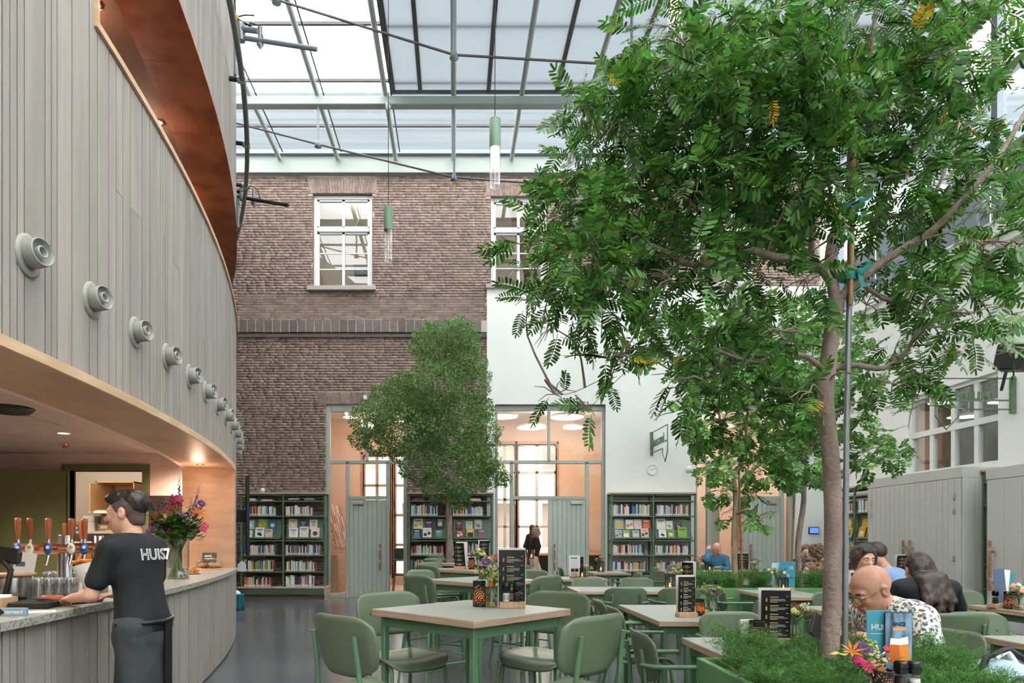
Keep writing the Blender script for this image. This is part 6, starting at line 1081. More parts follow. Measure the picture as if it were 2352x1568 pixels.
# ---- fine leaved tree before the brick wall
YT = 12.35
ft = thing('round_tree', 'dense small leaved green tree in front of the brick wall', 'tree', (px(1031, YT), YT, .0))
pt = thing('tree_tub', 'dark tub hidden behind the high tables holding the small leaved tree', 'planter', (px(1031, YT), YT, 0)); MB().lathe([(.16, 0), (.2, .42), (.19, .44), (.17, .42), (.165, .38), (0, .38)], 20).build('tub', 'case_green_dark', pt); ft.location.z = .38
CF = [(1030, 800, 78), (1060, 765, 42), (985, 790, 50), (1085, 880, 48), (1000, 890, 75), (1070, 830, 50), (900, 925, 66), (848, 960, 48), (930, 985, 80), (1035, 975, 95), (1110, 1000, 46), (870, 1015, 42), (970, 1055, 70), (1055, 1075, 80), (1128, 1090, 36), (1005, 1120, 42), (1050, 1145, 34), (940, 905, 60), (1105, 940, 36), (825, 1010, 26), (1155, 1100, 22), (1100, 1060, 50), (1000, 960, 70)]
r = np.random.default_rng(9); Vs = []
for cx, cy, rp in CF:
    Y = YT+r.uniform(-.35, .35); c = np.array(at(cx, cy, Y)); rad = rp/F*Y*.93; n = int(.8*rp*rp); d = r.normal(size=(n, 3)); d /= np.linalg.norm(d, axis=1)[:, None]; q = rad*(1-.32*r.random((n, 1))**2)*(1+.17*np.sin(d[:, :1]*7+cx)*np.cos(d[:, 2:]*6+cy)); P = c+d*q*np.array([1, .95, .88])
    s_ = r.uniform(.026, .048, (n, 1)); X = r.normal(size=(n, 3))+d*.5; X /= np.linalg.norm(X, axis=1)[:, None]; N = d+r.normal(0, .7, (n, 3)); S = np.cross(N, X); S /= np.linalg.norm(S, axis=1)[:, None]
    Vs.append(np.stack([P, P+X*s_*.5+S*s_*.36, P+X*s_, P+X*s_*.5-S*s_*.36], 1).reshape(-1, 3))
V = np.concatenate(Vs)-np.array(ft.location); o = link('foliage', fastmesh('foliage', V, np.arange(len(V)).reshape(-1, 4)), ft, 'leaf_fine'); o['kind'] = 'stuff'
tree_wood(ft, [(px(1031, YT), YT, .36), at(1032, 1230, YT), at(1030, 1130, YT), at(1034, 1090, YT)], .07, .055, [([at(1034, 1095, YT), at(1025, 1040, YT), at(1030, 960, YT), at(1020, 860, YT), at(1030, 770, YT)], .05, .015), ([at(1033, 1100, YT), at(985, 1050, YT-.1), at(930, 990, YT-.1), at(860, 960, YT-.1)], .035, .012), ([at(1034, 1095, YT), at(1080, 1060, YT), at(1120, 1010, YT)], .03, .012)], [at(a, b, YT) for a, b, _ in CF], 'bark', 4, 8, .012)
# ---- slender trees in the far planter
def slender(label, trunk, limbs, CLs, seed, bark):
    Y0 = trunk[0][2]; t = thing('slender_tree', label, 'tree', (px(trunk[0][0], Y0), Y0, PZ1-.06), 0, 'slender trees in the far planter'); rr = random.Random(seed); CLs = [(a, b, c, Y0+rr.uniform(-.5, .5)) for a, b, c in CLs]
    TP = [pinnate(.115, 4, .062, .016, .25, seed), pinnate(.1, 3, .07, .02, .2, seed+1), pinnate(.13, 5, .058, .015, .3, seed+2)]
    Pp, Rr, Ss, C = crown(CLs, 1.3, .027, TP, seed, (.7, 1.2), .4); tr = [at(*q) for q in trunk]; tr[0].z = PZ1-.06
    tree_wood(t, tr, .042, .026, [([at(*q) for q in l], .022, .008) for l in limbs], C, bark, seed, 4, .006); leaves(t, Pp, Rr, Ss, TP, 'leaf_mid', 150, seed)
Y2 = 8.42
slender('slender tree with pale forked trunk at the left of the far planter', [(1690, 1330, Y2), (1686, 1240, Y2), (1690, 1150, Y2), (1684, 1090, Y2)], [[(1684, 1095, Y2), (1668, 1040, Y2), (1650, 940, Y2), (1640, 800, Y2)], [(1686, 1095, Y2), (1710, 1030, Y2), (1720, 900, Y2), (1730, 740, Y2)], [(1690, 1180, Y2), (1720, 1170, Y2-.2), (1745, 1190, Y2-.2)]],
        [(1640, 760, 60), (1720, 725, 60), (1600, 835, 55), (1680, 860, 70), (1582, 955, 40), (1620, 990, 45), (1700, 980, 60), (1640, 1070, 36), (1655, 1130, 24), (1750, 1080, 40), (1745, 1195, 24), (1725, 1140, 24), (1600, 1020, 30), (1660, 1180, 16), (1690, 790, 50), (1740, 820, 60)], 61, 'bark_pale')
slender('slender tree beside a bamboo cane in the far planter', [(1838, 1330, Y2), (1833, 1250, Y2), (1846, 1150, Y2), (1845, 1060, Y2)], [[(1845, 1065, Y2), (1830, 980, Y2), (1810, 880, Y2), (1800, 760, Y2)], [(1845, 1065, Y2), (1890, 980, Y2), (1960, 900, Y2), (2000, 840, Y2)], [(1846, 1120, Y2), (1930, 1060, Y2), (2000, 1030, Y2)]],
        [(1800, 745, 60), (1780, 860, 70), (1860, 850, 60), (1950, 780, 52), (1800, 980, 70), (1870, 990, 46), (1955, 950, 46), (1990, 1050, 46), (2055, 1040, 30), (1830, 1060, 50), (1990, 870, 40), (1860, 740, 46), (1785, 1040, 40), (1880, 1070, 34), (2030, 1000, 26), (1920, 880, 40), (1850, 920, 60)], 71, 'bark')
for i, (xa, xb, yb, lb) in enumerate(((1705, 1697, 1080, 'left'), (1816, 1826, 1110, 'right'))):
    c_ = thing('bamboo_cane', '%s bamboo stake standing in the far planter' % lb, 'cane', (px(xa, Y2+.05), Y2+.05, PZ1-.06), 0, 'bamboo stakes in the far planter'); MB().tube([(0, 0, 0), at(xb, yb, Y2+.05)-Vector(c_.location)], .014, 8).build('cane', 'cane', c_)
# ================================================================== people: one continuous surface each, clothes as parts
def surfnet(V, org, h):
    s = V < 0; c = s[:-1, :-1, :-1].astype(np.int8)
    for d in ((1, 0, 0), (0, 1, 0), (0, 0, 1), (1, 1, 0), (1, 0, 1), (0, 1, 1), (1, 1, 1)): c = c+s[d[0]:V.shape[0]-1+d[0], d[1]:V.shape[1]-1+d[1], d[2]:V.shape[2]-1+d[2]]
    cells = np.argwhere((c > 0) & (c < 8)); idx = np.full(c.shape, -1, np.int32); idx[tuple(cells.T)] = np.arange(len(cells)); acc = np.zeros((len(cells), 3)); cnt = np.zeros((len(cells), 1))
    cor = [(0, 0, 0), (1, 0, 0), (0, 1, 0), (1, 1, 0), (0, 0, 1), (1, 0, 1), (0, 1, 1), (1, 1, 1)]
    for a, b in ((0, 1), (2, 3), (4, 5), (6, 7), (0, 2), (1, 3), (4, 6), (5, 7), (0, 4), (1, 5), (2, 6), (3, 7)):
        pa, pb = np.array(cor[a]), np.array(cor[b]); va = V[tuple((cells+pa).T)]; vb = V[tuple((cells+pb).T)]; m = (va < 0) != (vb < 0); t = np.where(m, va/np.where(m, va-vb, 1), 0)[:, None]
        acc += np.where(m[:, None], pa+(pb-pa)*t, 0); cnt += m[:, None]
    P = org+h*(cells+acc/np.maximum(cnt, 1)); Fs = []
    for ax in range(3):
        sl0 = [slice(None)]*3; sl1 = [slice(None)]*3; sl0[ax] = slice(0, -1); sl1[ax] = slice(1, None); d = s[tuple(sl0)] != s[tuple(sl1)]; e = np.argwhere(d); o1, o2 = (ax+1) % 3, (ax+2) % 3
        e = e[(e[:, o1] > 0) & (e[:, o2] > 0) & (e[:, o1] < V.shape[o1]-1) & (e[:, o2] < V.shape[o2]-1)]
        u = np.zeros(3, int); u[o1] = 1; w = np.zeros(3, int); w[o2] = 1; q = np.stack([idx[tuple((e-u-w).T)], idx[tuple((e-w).T)], idx[tuple(e.T)], idx[tuple((e-u).T)]], 1); fl = ~s[tuple(e.T)]; q[fl] = q[fl][:, ::-1]; Fs.append(q)
    Fs = np.concatenate(Fs); return P, Fs[(Fs >= 0).all(1)]
def blob(prims, h, k=.02, cuts=(), noise=None):
    """prims: ('c',p0,p1,r0,r1) tapered capsule, ('e',center,radii,3x3 axes) ellipsoid; prefix '-' carves. cuts: (normal, offset, round)"""
    lo = np.full(3, 1e9); hi = -lo
    for p in prims:
        if p[0][0] == '-': continue
        if p[0] == 'c': a = np.array([p[1], p[2]]); R = max(p[3], p[4])
        else: a = np.array([p[1]]); R = max(p[2])
        lo = np.minimum(lo, a.min(0)-R-.03); hi = np.maximum(hi, a.max(0)+R+.03)
    n = np.ceil((hi-lo)/h).astype(int)+1; V = np.full(n, .2, np.float32); ax = [lo[i]+h*np.arange(n[i]) for i in range(3)]
    for p in prims:
        neg = p[0][0] == '-'; kd = p[0][-1]
        if kd == 'c': a = np.array([p[1], p[2]]); R = max(p[3], p[4])
        else: a = np.array([p[1]]); R = max(p[2])
        i0 = np.clip(((a.min(0)-R-.07-lo)/h).astype(int), 0, n-1); i1 = np.clip(np.ceil((a.max(0)+R+.07-lo)/h).astype(int)+1, 1, n); sl = tuple(slice(i0[i], i1[i]) for i in range(3))
        X, Y, Z = np.meshgrid(*[ax[i][sl[i]] for i in range(3)], indexing='ij', sparse=True)
        if kd == 'c':
            p0 = np.array(p[1], float); d = np.array(p[2], float)-p0; L2 = max((d*d).sum(), 1e-9); t = np.clip(((X-p0[0])*d[0]+(Y-p0[1])*d[1]+(Z-p0[2])*d[2])/L2, 0, 1)
            D_ = np.sqrt((X-p0[0]-t*d[0])**2+(Y-p0[1]-t*d[1])**2+(Z-p0[2]-t*d[2])**2)-(p[3]+(p[4]-p[3])*t)
        else:
            A = np.array(p[3]) if len(p) > 3 and p[3] is not None else np.eye(3); c = np.array(p[1], float); r = p[2]; q = 0; g = 0
            for i in range(3): u = ((X-c[0])*A[i][0]+(Y-c[1])*A[i][1]+(Z-c[2])*A[i][2]); q = q+(u/r[i])**2; g = g+(u/r[i]**2)**2
            k0 = np.sqrt(q); D_ = k0*(k0-1)/np.sqrt(g+1e-9)
        W = V[sl]; kk = p[5] if kd == 'c' and len(p) > 5 else (p[4] if kd == 'e' and len(p) > 4 else k)
        if neg: D_ = -D_; hh = np.maximum(kk-np.abs(W-D_), 0)/kk; V[sl] = np.maximum(W, D_)+hh*hh*kk*.25
        else: hh = np.maximum(kk-np.abs(W-D_), 0)/kk; V[sl] = np.minimum(W, D_)-hh*hh*kk*.25
    if len(cuts) or noise:
        X, Y, Z = np.meshgrid(*ax, indexing='ij', sparse=True)
        for nv, o_ in cuts: V = np.maximum(V, (X*nv[0]+Y*nv[1]+Z*nv[2]-o_).astype(np.float32))
        if noise: V = V+(noise[0]*np.sin(X*noise[1])*np.sin(Y*noise[1]*1.1+1)*np.sin(Z*noise[1]*.9+2)).astype(np.float32)
    V[0], V[-1] = .2, .2; V[:, 0], V[:, -1] = .2, .2; V[:, :, 0], V[:, :, -1] = .2, .2
    return surfnet(V, lo, h)
def mesh_part(name, prims, h, mat, parent, k=.02, cuts=(), noise=None):
    P, Fc = blob(prims, h, k, cuts, noise)
    return link(name, fastmesh(name, P, Fc, True), parent, mat)
def ik(s, t, l1, l2, hint):
    s, t, hint = Vector(s), Vector(t), Vector(hint); d = t-s; L = min(d.length, (l1+l2)*.999); u = d.normalized(); a = (l1*l1-l2*l2+L*L)/(2*L); hgt = math.sqrt(max(l1*l1-a*a, 0)); n = (hint-u*hint.dot(u)).normalized(); return s+u*a+n*hgt, s+u*L
def hand(wr, el, palm_dir, up, side, curl=.5, sc=1.0):
    """palm and five separate fingers; palm_dir: direction fingers point, up: back of the hand"""
    wr = Vector(wr); f = Vector(palm_dir).normalized(); u = Vector(up); u = (u-f*u.dot(f)).normalized(); r = f.cross(u)*side; P = []
    c = wr+f*.05*sc; P.append(('e', c, (.042*sc, .05*sc, .017*sc), (r, f, u), .012)); P.append(('c', wr-f*.01, wr+f*.03*sc, .024*sc, .024*sc, .015))
    for i, (o_, l) in enumerate(((-.03, .062), (-.01, .074), (.01, .07), (.029, .055))):
        b = wr+f*.088*sc+r*o_*sc; d1 = (f*math.cos(curl*.6)-u*math.sin(curl*.6)+r*o_*1.5).normalized(); d2 = (f*math.cos(curl*1.5)-u*math.sin(curl*1.5)).normalized(); m = b+d1*l*.5*sc; P.append(('c', b, m, .0092*sc, .0086*sc, .006)); P.append(('c', m, m+d2*l*.5*sc, .0086*sc, .0072*sc, .006))
    b = wr+f*.03*sc-r*.036*sc; m = b+(f*.7-r*.6-u*.25*curl).normalized()*.036*sc; P.append(('c', b, m, .0125*sc, .0105*sc, .008)); P.append(('c', m, m+(f*.9-r*.1-u*.5*curl).normalized()*.032*sc, .0105*sc, .0085*sc, .006)); return P
def head_prims(hc, fw, up, s=1.0, jaw=1.0, fem=False):
    hc = Vector(hc); f = Vector(fw).normalized(); u = Vector(up); u = (u-f*u.dot(f)).normalized(); r = f.cross(u); A = (r, f, u); q = lambda x, y, z: hc+(r*x+f*y+u*z)*s
    P = [('e', q(0, -.012, .03), (.076*s, .098*s, .088*s), A, .02), ('e', q(0, .022, -.035), (.062*s*jaw, .07*s, .075*s), A, .03), ('e', q(0, .052, -.082), (.032*s*jaw, .034*s, .026*s), A, .03), ('e', q(0, .0, -.06), (.054*s*jaw, .055*s, .045*s), A, .03),
         ('c', q(0, .088, .012), q(0, .112, -.026), .009*s, .014*s, .012), ('e', q(-.012, .1, -.03), (.009*s, .009*s, .008*s), A, .008), ('e', q(.012, .1, -.03), (.009*s, .009*s, .008*s), A, .008), ('c', q(-.035, .083, .022), q(.035, .083, .022), .011*s, .011*s, .02),
         ('e', q(-.03, .076, -.022), (.02*s, .014*s, .014*s), A, .02), ('e', q(.03, .076, -.022), (.02*s, .014*s, .014*s), A, .02), ('c', q(-.019, .091, -.055), q(.019, .091, -.055), .006*s, .006*s, .01), ('c', q(-.016, .09, -.066), q(.016, .09, -.066), .007*s, .007*s, .01)]
    for sx in (-1, 1): P += [('-e', q(sx*.031, .097, .004), (.019*s, .014*s, .011*s), A, .012), ('e', q(sx*.03, .08, .004), (.013*s, .013*s, .011*s), A, .004), ('e', q(sx*.078, -.008, -.004), (.011*s, .02*s, .033*s), A, .008), ('-e', q(sx*.089, -.002, .0), (.008*s, .01*s, .018*s), A, .006)]
    P.append(('-c', q(-.02, .1, -.0605), q(.02, .1, -.0605), .003*s, .003*s, .004)); return P, A, q
M('skin', '#d9a88c', .5, col2='#cf9a80', scale=(25, 25, 25)); M('skin_ruddy', '#c9967e', .5, col2='#bd8871', scale=(22, 22, 22)); M('skin_pale', '#e2baa2', .5)
M('shirt_black', '#131519', .8, bump=.15, bscale=25); M('apron_grey', '#383d3f', .8, bump=.2, bscale=20); M('jeans', '#33404f', .8); M('jumper_blue', '#3f7590', .85, bump=.3, bscale=30); M('shirt_blue', '#7f9cc4', .8, bump=.15, bscale=25); M('white_trousers', '#dcd6cc', .8); M('hair_dark', '#17120f', .38, col2='#2a211d', scale=(60, 60, 8)); M('hair_brown', '#4a3429', .5, col2='#2e211b', scale=(60, 60, 9)); M('hair_long', '#2c221e', .42, col2='#6a5345', scale=(110, 110, 5), lohi=(.5, .8)); M('hair_red', '#8a5f48', .5, col2='#6d4632', scale=(60, 60, 8)); M('hair_curly', '#8f7458', .6, col2='#5e4836', scale=(70, 70, 70)); M('hair_grey', '#a89a8c', .6, col2='#8a7a6c', scale=(60, 60, 8)); M('shoe', '#242322', .5); M('eye_white', '#e8e4de', .3); M('eye_dark', '#2a1f1a', .2); M('lip', '#b56a5e', .5); M('brow', '#3a2c24', .8)
def floral():
    m = M('floral', '#e9e9e6', .8); nt = m.node_tree; N = nt.nodes; L = nt.links; b = N['Principled BSDF']; tc = N.new('ShaderNodeTexCoord'); no = N.new('ShaderNodeTexNoise'); no.inputs['Scale'].default_value = 18; ad = N.new('ShaderNodeMixRGB'); ad.blend_type = 'ADD'; ad.inputs[0].default_value = .06; L.new(tc.outputs['Object'], no.inputs[0]); L.new(tc.outputs['Object'], ad.inputs[1]); L.new(no.outputs[1], ad.inputs[2])
    v = N.new('ShaderNodeTexVoronoi'); v.inputs['Scale'].default_value = 52; L.new(ad.outputs[0], v.inputs[0]); cr = N.new('ShaderNodeValToRGB'); L.new(v.outputs['Color'], cr.inputs[0]); cr.color_ramp.interpolation = 'CONSTANT'; e = cr.color_ramp.elements; e[0].position = 0; e[0].color = lin('#9aa0a0'); e[1].position = .25; e[1].color = lin('#666c72')
    for p, c in ((.42, '#5d6350'), (.55, '#b0562f'), (.62, '#5a6170'), (.75, '#a5a9a4'), (.86, '#8a4a3a')): q = e.new(p); q.color = lin(c)
    mr = N.new('ShaderNodeMapRange'); mr.inputs[1].default_value = .46; mr.inputs[2].default_value = .54; L.new(v.outputs['Distance'], mr.inputs[0]); mx = N.new('ShaderNodeMixRGB'); L.new(mr.outputs[0], mx.inputs[0]); L.new(cr.outputs[0], mx.inputs[1]); mx.inputs[2].default_value = lin('#ecece8'); L.new(mx.outputs[0], b.inputs['Base Color'])
floral()
def person(label, loc, rz, pose, h=.008, skin='skin', top='shirt_black', bottom='jeans', sleeve='short', hair=None, hairmat='hair_dark', lean=.1, fwd=(0, 1, -.1), wrists=(None, None), legs=None, s=1.0, wide=1.0, cut_legs=False, headoff=(0, 0, 0), face=True, handcurl=.6, hand_up=((0, 0, 1), (0, 0, 1)), hs=1.0, shoulder=.18, elbows=None, hscale=None):
    """local frame: faces +y, x to the right. pose: 'sit' or 'stand'"""
    o = thing('person', label, 'person', loc, rz); pel = Vector((0, 0, .50 if pose == 'sit' else .93*s)); sp = Vector((0, math.sin(lean), math.cos(lean))); X = Vector((1, 0, 0)); FW = X.cross(sp)*-1; FW = Vector((0, math.cos(lean), -math.sin(lean)))
    wst = pel+sp*.16*s; ch = pel+sp*.36*s; nk = pel+sp*.52*s; A = (X, FW, sp); w = wide*s
    torso = [('e', pel+sp*.02, (.165*w, .115*w, .12*s), A, .05), ('e', wst, (.145*w, .105*w*(1.1 if wide > 1.1 else 1), .15*s), A, .06), ('e', ch, (.165*w, .112*w, .17*s), A, .06), ('c', ch+sp*.1-X*.1*w, ch+sp*.1+X*.1*w, .075*w, .075*w, .05)]
    hd = Vector(fwd).normalized(); hupv = Vector((0, 0, 1)); hsc = (hscale or 1.0)*s; ups = (hupv-hd*hupv.dot(hd)).normalized(); hcen = nk+sp*.035*s+ups*.125*hsc+Vector((0, .025, 0))+Vector(headoff)
    hp, HA, q = head_prims(hcen, hd, hupv, hsc, 1.08 if wide > 1.1 else 1.0)
    neck = [('c', nk-sp*.03, hcen-ups*.05*hsc-hd*.015, .062*w**.5, .056*hsc, .03)]
    arms = []; sleeves = []; hands = []; sh = []
    for i, sx in enumerate((-1, 1)):
        S = ch+sp*.115*s+X*sx*shoulder*w; sh.append(S); T = wrists[i] or (S+Vector((sx*.06, .12, -.5)))
        hint = (elbows[i] if elbows else (sx*.7, -.5, -.6)); E, Wp = ik(S, T, .285*s, .25*s, hint)
        arms += [('c', S, E, .05*s*w**.3, .04*s, .03), ('c', E, Wp, .04*s, .027*s, .02)]; sd = [('c', S-X*sx*.05, S, .07*w, .062*w, .05)]
        if sleeve == 'short': sleeves += sd+[('c', S, S.lerp(E, .68), .066*s*w**.3, .066*s*w**.3, .03)]
        elif sleeve == 'long': sleeves += sd+[('c', S, E, .064*s*w**.3, .056*s, .03), ('c', E, E.lerp(Wp, .93), .056*s, .043*s, .03)]
        else: sleeves += sd
        d = (Wp-E).normalized(); hands += hand(Wp, E, d if pose == 'stand' else (d+Vector((0, .25, 0))), hand_up[i], sx, handcurl, hs*s)
    lg = []; tr = []; shoes = []
    for i, sx in enumerate((-1, 1)):
        H = pel+X*sx*.09*w
        if pose == 'sit': K = H+Vector((sx*.05, .42, .0)); An = Vector((H.x+sx*.05, .42, .09))
        else: K, An = (legs[i] if legs else (Vector((sx*.1, .02, .5*s)), Vector((sx*.1, -.02, .09))))
        lg += [('c', H, K, .075*w, .052*s, .03), ('c', K, An, .052*s, .036*s, .02), ('c', An-Vector((0, .03, .05)), An+Vector((0, .12, -.06)), .034, .03, .02)]; tr += [('c', H, K, .094*w, .066*s, .05), ('c', K, An+Vector((0, 0, .02)), .066*s, .052*s, .03)]; shoes += [('c', An+Vector((0, -.045, -.05)), An+Vector((0, .13, -.055)), .041, .036, .03)]
    mesh_part('body', torso+neck+hp+arms+hands+lg, h, skin, o, .02)
    def grow(P, d): return [(p[0], p[1], p[2], p[3]+d, p[4]+d, *(p[5:])) if p[0] == 'c' else (p[0], p[1], tuple(x+d for x in p[2]), p[3], *(p[4:])) for p in P]
    coll = nk+sp*.005
    mesh_part('top' if pose else 'top', grow(torso, .016)+sleeves+([('c', nk-sp*.05, nk-sp*.012, .085*w, .068*w**.5, .03)]), max(h, .009), top, o, .04, [((0, -sp.y*0, -1), -(pel.z-.05 if pose == 'sit' else pel.z-.02))])
    mesh_part('trousers', grow(torso[:1], .012)+tr, max(h, .011), bottom, o, .05, [(tuple(sp), pel.dot(sp)+.1)]); mesh_part('shoes', shoes, .012, 'shoe', o)
    if face:
        e = MB(); e2 = MB(); br = MB(); lp = MB()
        for sx in (-1, 1):
            e.ball(q(sx*.03, .0815, .004), .0125*hsc, 10, 8); e2.ball(q(sx*.03, .0905, .004), .0056*hsc, 8, 6); br.tube([q(sx*.014, .096, .024), q(sx*.032, .094, .028), q(sx*.048, .08, .022)], [.003, .0042, .002], 6)
        lp.tube([q(-.022, .093, -.056), q(0, .1, -.055), q(.022, .093, -.056)], [.002, .0055, .002], 6).tube([q(-.018, .091, -.067), q(0, .099, -.068), q(.018, .091, -.067)], [.002, .006, .002], 6)
        e.build('eyes', 'eye_white', o); e2.build('irises', 'eye_dark', o); br.build('eyebrows', 'brow', o); lp.build('lips', 'lip', o)
    r_, f_, u_ = HA; cap = ('e', q(0, -.014, .034), (.084*hsc, .106*hsc, .097*hsc), HA, .01); S_ = hsc
    def plane(n, pt): n = (r_*n[0]+f_*n[1]+u_*n[2]).normalized(); return (tuple(n), n.dot(pt))
    if hair == 'short': mesh_part('hair', [cap, ('e', q(0, .05, .1), (.06*S_, .045*S_, .03*S_), HA, .03)], .006, hairmat, o, .02, [plane((0, .75, -.66), q(0, .035, .022))], (.002, 90))
    elif hair == 'slick':
        mesh_part('hair', [('e', q(0, -.012, .062), (.07*S_, .108*S_, .07*S_), HA, .02), ('e', q(0, .05, .09), (.05*S_, .05*S_, .03*S_), HA, .05), ('e', q(0, -.07, .045), (.064*S_, .052*S_, .07*S_), HA, .04)], .005, hairmat, o, .02, [plane((0, .6, -.8), q(0, .05, .045))], (.0025, 120)); mesh_part('hair_sides', [('e', q(0, -.012, .03), (.079*S_, .101*S_, .09*S_), HA, .01), ('e', q(0, -.045, -.04), (.06*S_, .055*S_, .06*S_), HA, .02)], .006, M('hair_stubble', '#5d4a41', .8, col2='#453731', scale=(30, 30, 30)), o, .01, [plane((0, .86, -.5), q(0, .02, -.012)), plane((0, 0, -1), q(0, 0, -.075))])
    elif hair in ('long', 'curly'):
        bk = [cap, ('e', q(0, -.07, -.02), (.085*S_, .06*S_, .1*S_), HA, .03)]
        lo_ = nk-sp*(.2 if hair == 'long' else .02)-Vector((0, .12, 0)); bk += [('c', q(sx*.04, -.065, -.04), nk+X*sx*.05+Vector((0, -.075, .03)), .036*S_, .034*S_, .02) for sx in (-1.2, -.4, .4, 1.2)]+([('c', nk+X*sx*.045+Vector((0, -.08, .03)), lo_+X*sx*.07+Vector((0, -.03, -.02+.05*abs(sx)+.05*(k % 3)-.03)), .036*S_, .016*S_, .04) for k, sx in enumerate((-1.5, -1.05, -.6, -.2, .2, .6, 1.05, 1.5))] if hair == 'long' else [])
        if hair == 'curly':
            rr = random.Random(5); bk = [cap]+[('e', q(.08*math.sin(k*2.4)*math.sqrt(1-(k/46*1.7-.85)**2), -.03+.09*math.cos(k*2.4)*math.sqrt(1-(k/46*1.7-.85)**2), .03+.1*(k/46*1.7-.85)), (.034*S_,)*3, HA, .006) for k in range(46)]+[('e', q(rr.gauss(0, .06), -.07+rr.gauss(0, .03), -.1+rr.gauss(0, .04)), (.032*S_,)*3, HA, .008) for _ in range(16)]
        bk += [('-e', q(0, .085, -.03), (.056*S_, .05*S_, .1*S_), HA, .02)]
        mesh_part('hair', bk, .008, hairmat, o, .02, [plane((0, .93, -.35), q(0, .06, .05))], (.004, 60))
    elif hair == 'bob': mesh_part('hair', [cap, ('e', q(0, -.03, 0), (.1*S_, .1*S_, .105*S_), HA, .03), ('e', q(-.075, .01, -.03), (.03*S_, .045*S_, .08*S_), HA, .03), ('e', q(.075, .01, -.03), (.03*S_, .045*S_, .08*S_), HA, .03), ('-e', q(0, .09, -.04), (.06*S_, .055*S_, .1*S_), HA, .02)], .007, hairmat, o, .02, [plane((0, .93, -.35), q(0, .07, .045))], (.004, 70))
    elif hair == 'fringe': mesh_part('hair', [('e', q(0, -.014, .02), (.08*S_, .102*S_, .08*S_), HA, .01)], .007, hairmat, o, .01, [plane((0, .85, .5), q(0, -.03, .005))], (.002, 90))
    return o, q, sh, HA
# barman leaning on the counter, face in profile to the left
px_b, py_b = -1.72, 3.74
o, q, sh, HA = person('barman in black T-shirt and dark apron leaning on the bar counter', (px_b, py_b, 0), PI*.40, 'stand', .006, 'skin', 'shirt_black', 'apron_grey', 'short', 'slick', 'hair_dark', .16, (-.36, 1, -.1), ((-.13, .36, 1.02), (.18, .36, 1.02)), ((Vector((-.11, .0, .5)), Vector((-.12, -.05, .09))), (Vector((.1, .02, .5)), Vector((.12, .0, .09)))), .925, 1.0, elbows=((-.5, -.5, -.8), (.5, -.5, -.8)), handcurl=.7, hscale=1.07)
mb = MB(); mesh_part('apron', [('e', (0, .02, .84), (.155, .118, .1)), ('c', (-.06, .0, .78), (-.07, -.0, .4), .098, .108), ('c', (.06, .0, .78), (.07, .0, .4), .098, .108)], .01, 'apron_grey', o, .08, [((0, 0, -1), -.4), ((0, 0, 1), .9)], (.006, 26))
MB().tube([(.03, -.125, .905), (.11, -.105, .91), (.16, -.03, .915)], .006, 6).build('apron_clasp', 'chrome', o); MB().tube([(-.17, .03, .895), (-.1, -.1, .895), (0, -.125, .895), (.1, -.105, .9), (.165, -.02, .9), (.165, .05, .9)], .014, 6).build('apron_tie', 'black', o); MB().box((.02, -.128, .5), (.075, -.12, .88)).build('apron_tail', 'black', o)
tx = text('shirt_print', 'HUIS', .085, 'paper', o, rot('X', PI/2-.16, (-.03, -.096, 1.235)) , .0005, outline=.0022); text('shirt_print_number', '7', .085, 'paper', o, rot('X', PI/2-.16, (.082, -.092, 1.235)), .0005, .003)
# reading man in blue
yM = 13.28
o, q, sh, HA = person('man in a blue jumper resting his head on his hand, reading', (5.1, yM, 0), PI*.96, 'sit', .012, 'skin', 'jumper_blue', 'jeans', 'long', 'fringe', 'hair_grey', .28, (-.2, 1, -.55), ((-.02, .42, .79), (.15, .24, 1.12)), elbows=((-.8, -.3, -.5), (.3, .5, -.9)), s=1.0, wide=1.08)
bk_ = thing('open_book', 'open book lying in front of the man in blue', 'book', (5.0, 12.75, LZ)); MB().bbox((-.2, -.14, 0), (0, .14, .02), .004, Matrix.Rotation(-.08, 4, 'Y')).bbox((0, -.14, 0), (.2, .14, .02), .004, Matrix.Rotation(.08, 4, 'Y')).build('pages', 'paper', bk_)
bk2 = thing('open_book', 'second open book lying at the near edge of the reading table', 'book', (px(1650, 12.42), 12.42, LZ)); MB().bbox((-.16, -.1, 0), (0, .1, .02), .004, Matrix.Rotation(-.1, 4, 'Y')).bbox((0, -.1, 0), (.16, .1, .02), .004, Matrix.Rotation(.1, 4, 'Y')).build('pages', 'paper', bk2)
# woman walking through the doorway
o, q, sh, HA = person('grey haired woman in black top and white trousers walking through the doorway', (px(1226, 16.1), 16.1, 0), -PI*.55, 'stand', .012, 'skin', 'shirt_black', 'white_trousers', 'short', 'bob', 'hair_grey', .06, (.1, 1, -.05), ((-.24, .05, .78), (.22, -.02, .78)), ((Vector((-.08, .16, .48)), Vector((-.08, .3, .1))), (Vector((.08, -.02, .48)), Vector((.08, -.25, .12)))), .93)
o, q, sh, HA = person('long dark haired person in black standing in the room behind the doorway', (px(1223, 18.9), 18.9, 0), .1, 'stand', .016, 'skin', 'shirt_black', 'jeans', 'long', 'long', 'hair_dark', .03, (0, 1, 0), face=False, s=1.0, wide=.78, shoulder=.15)
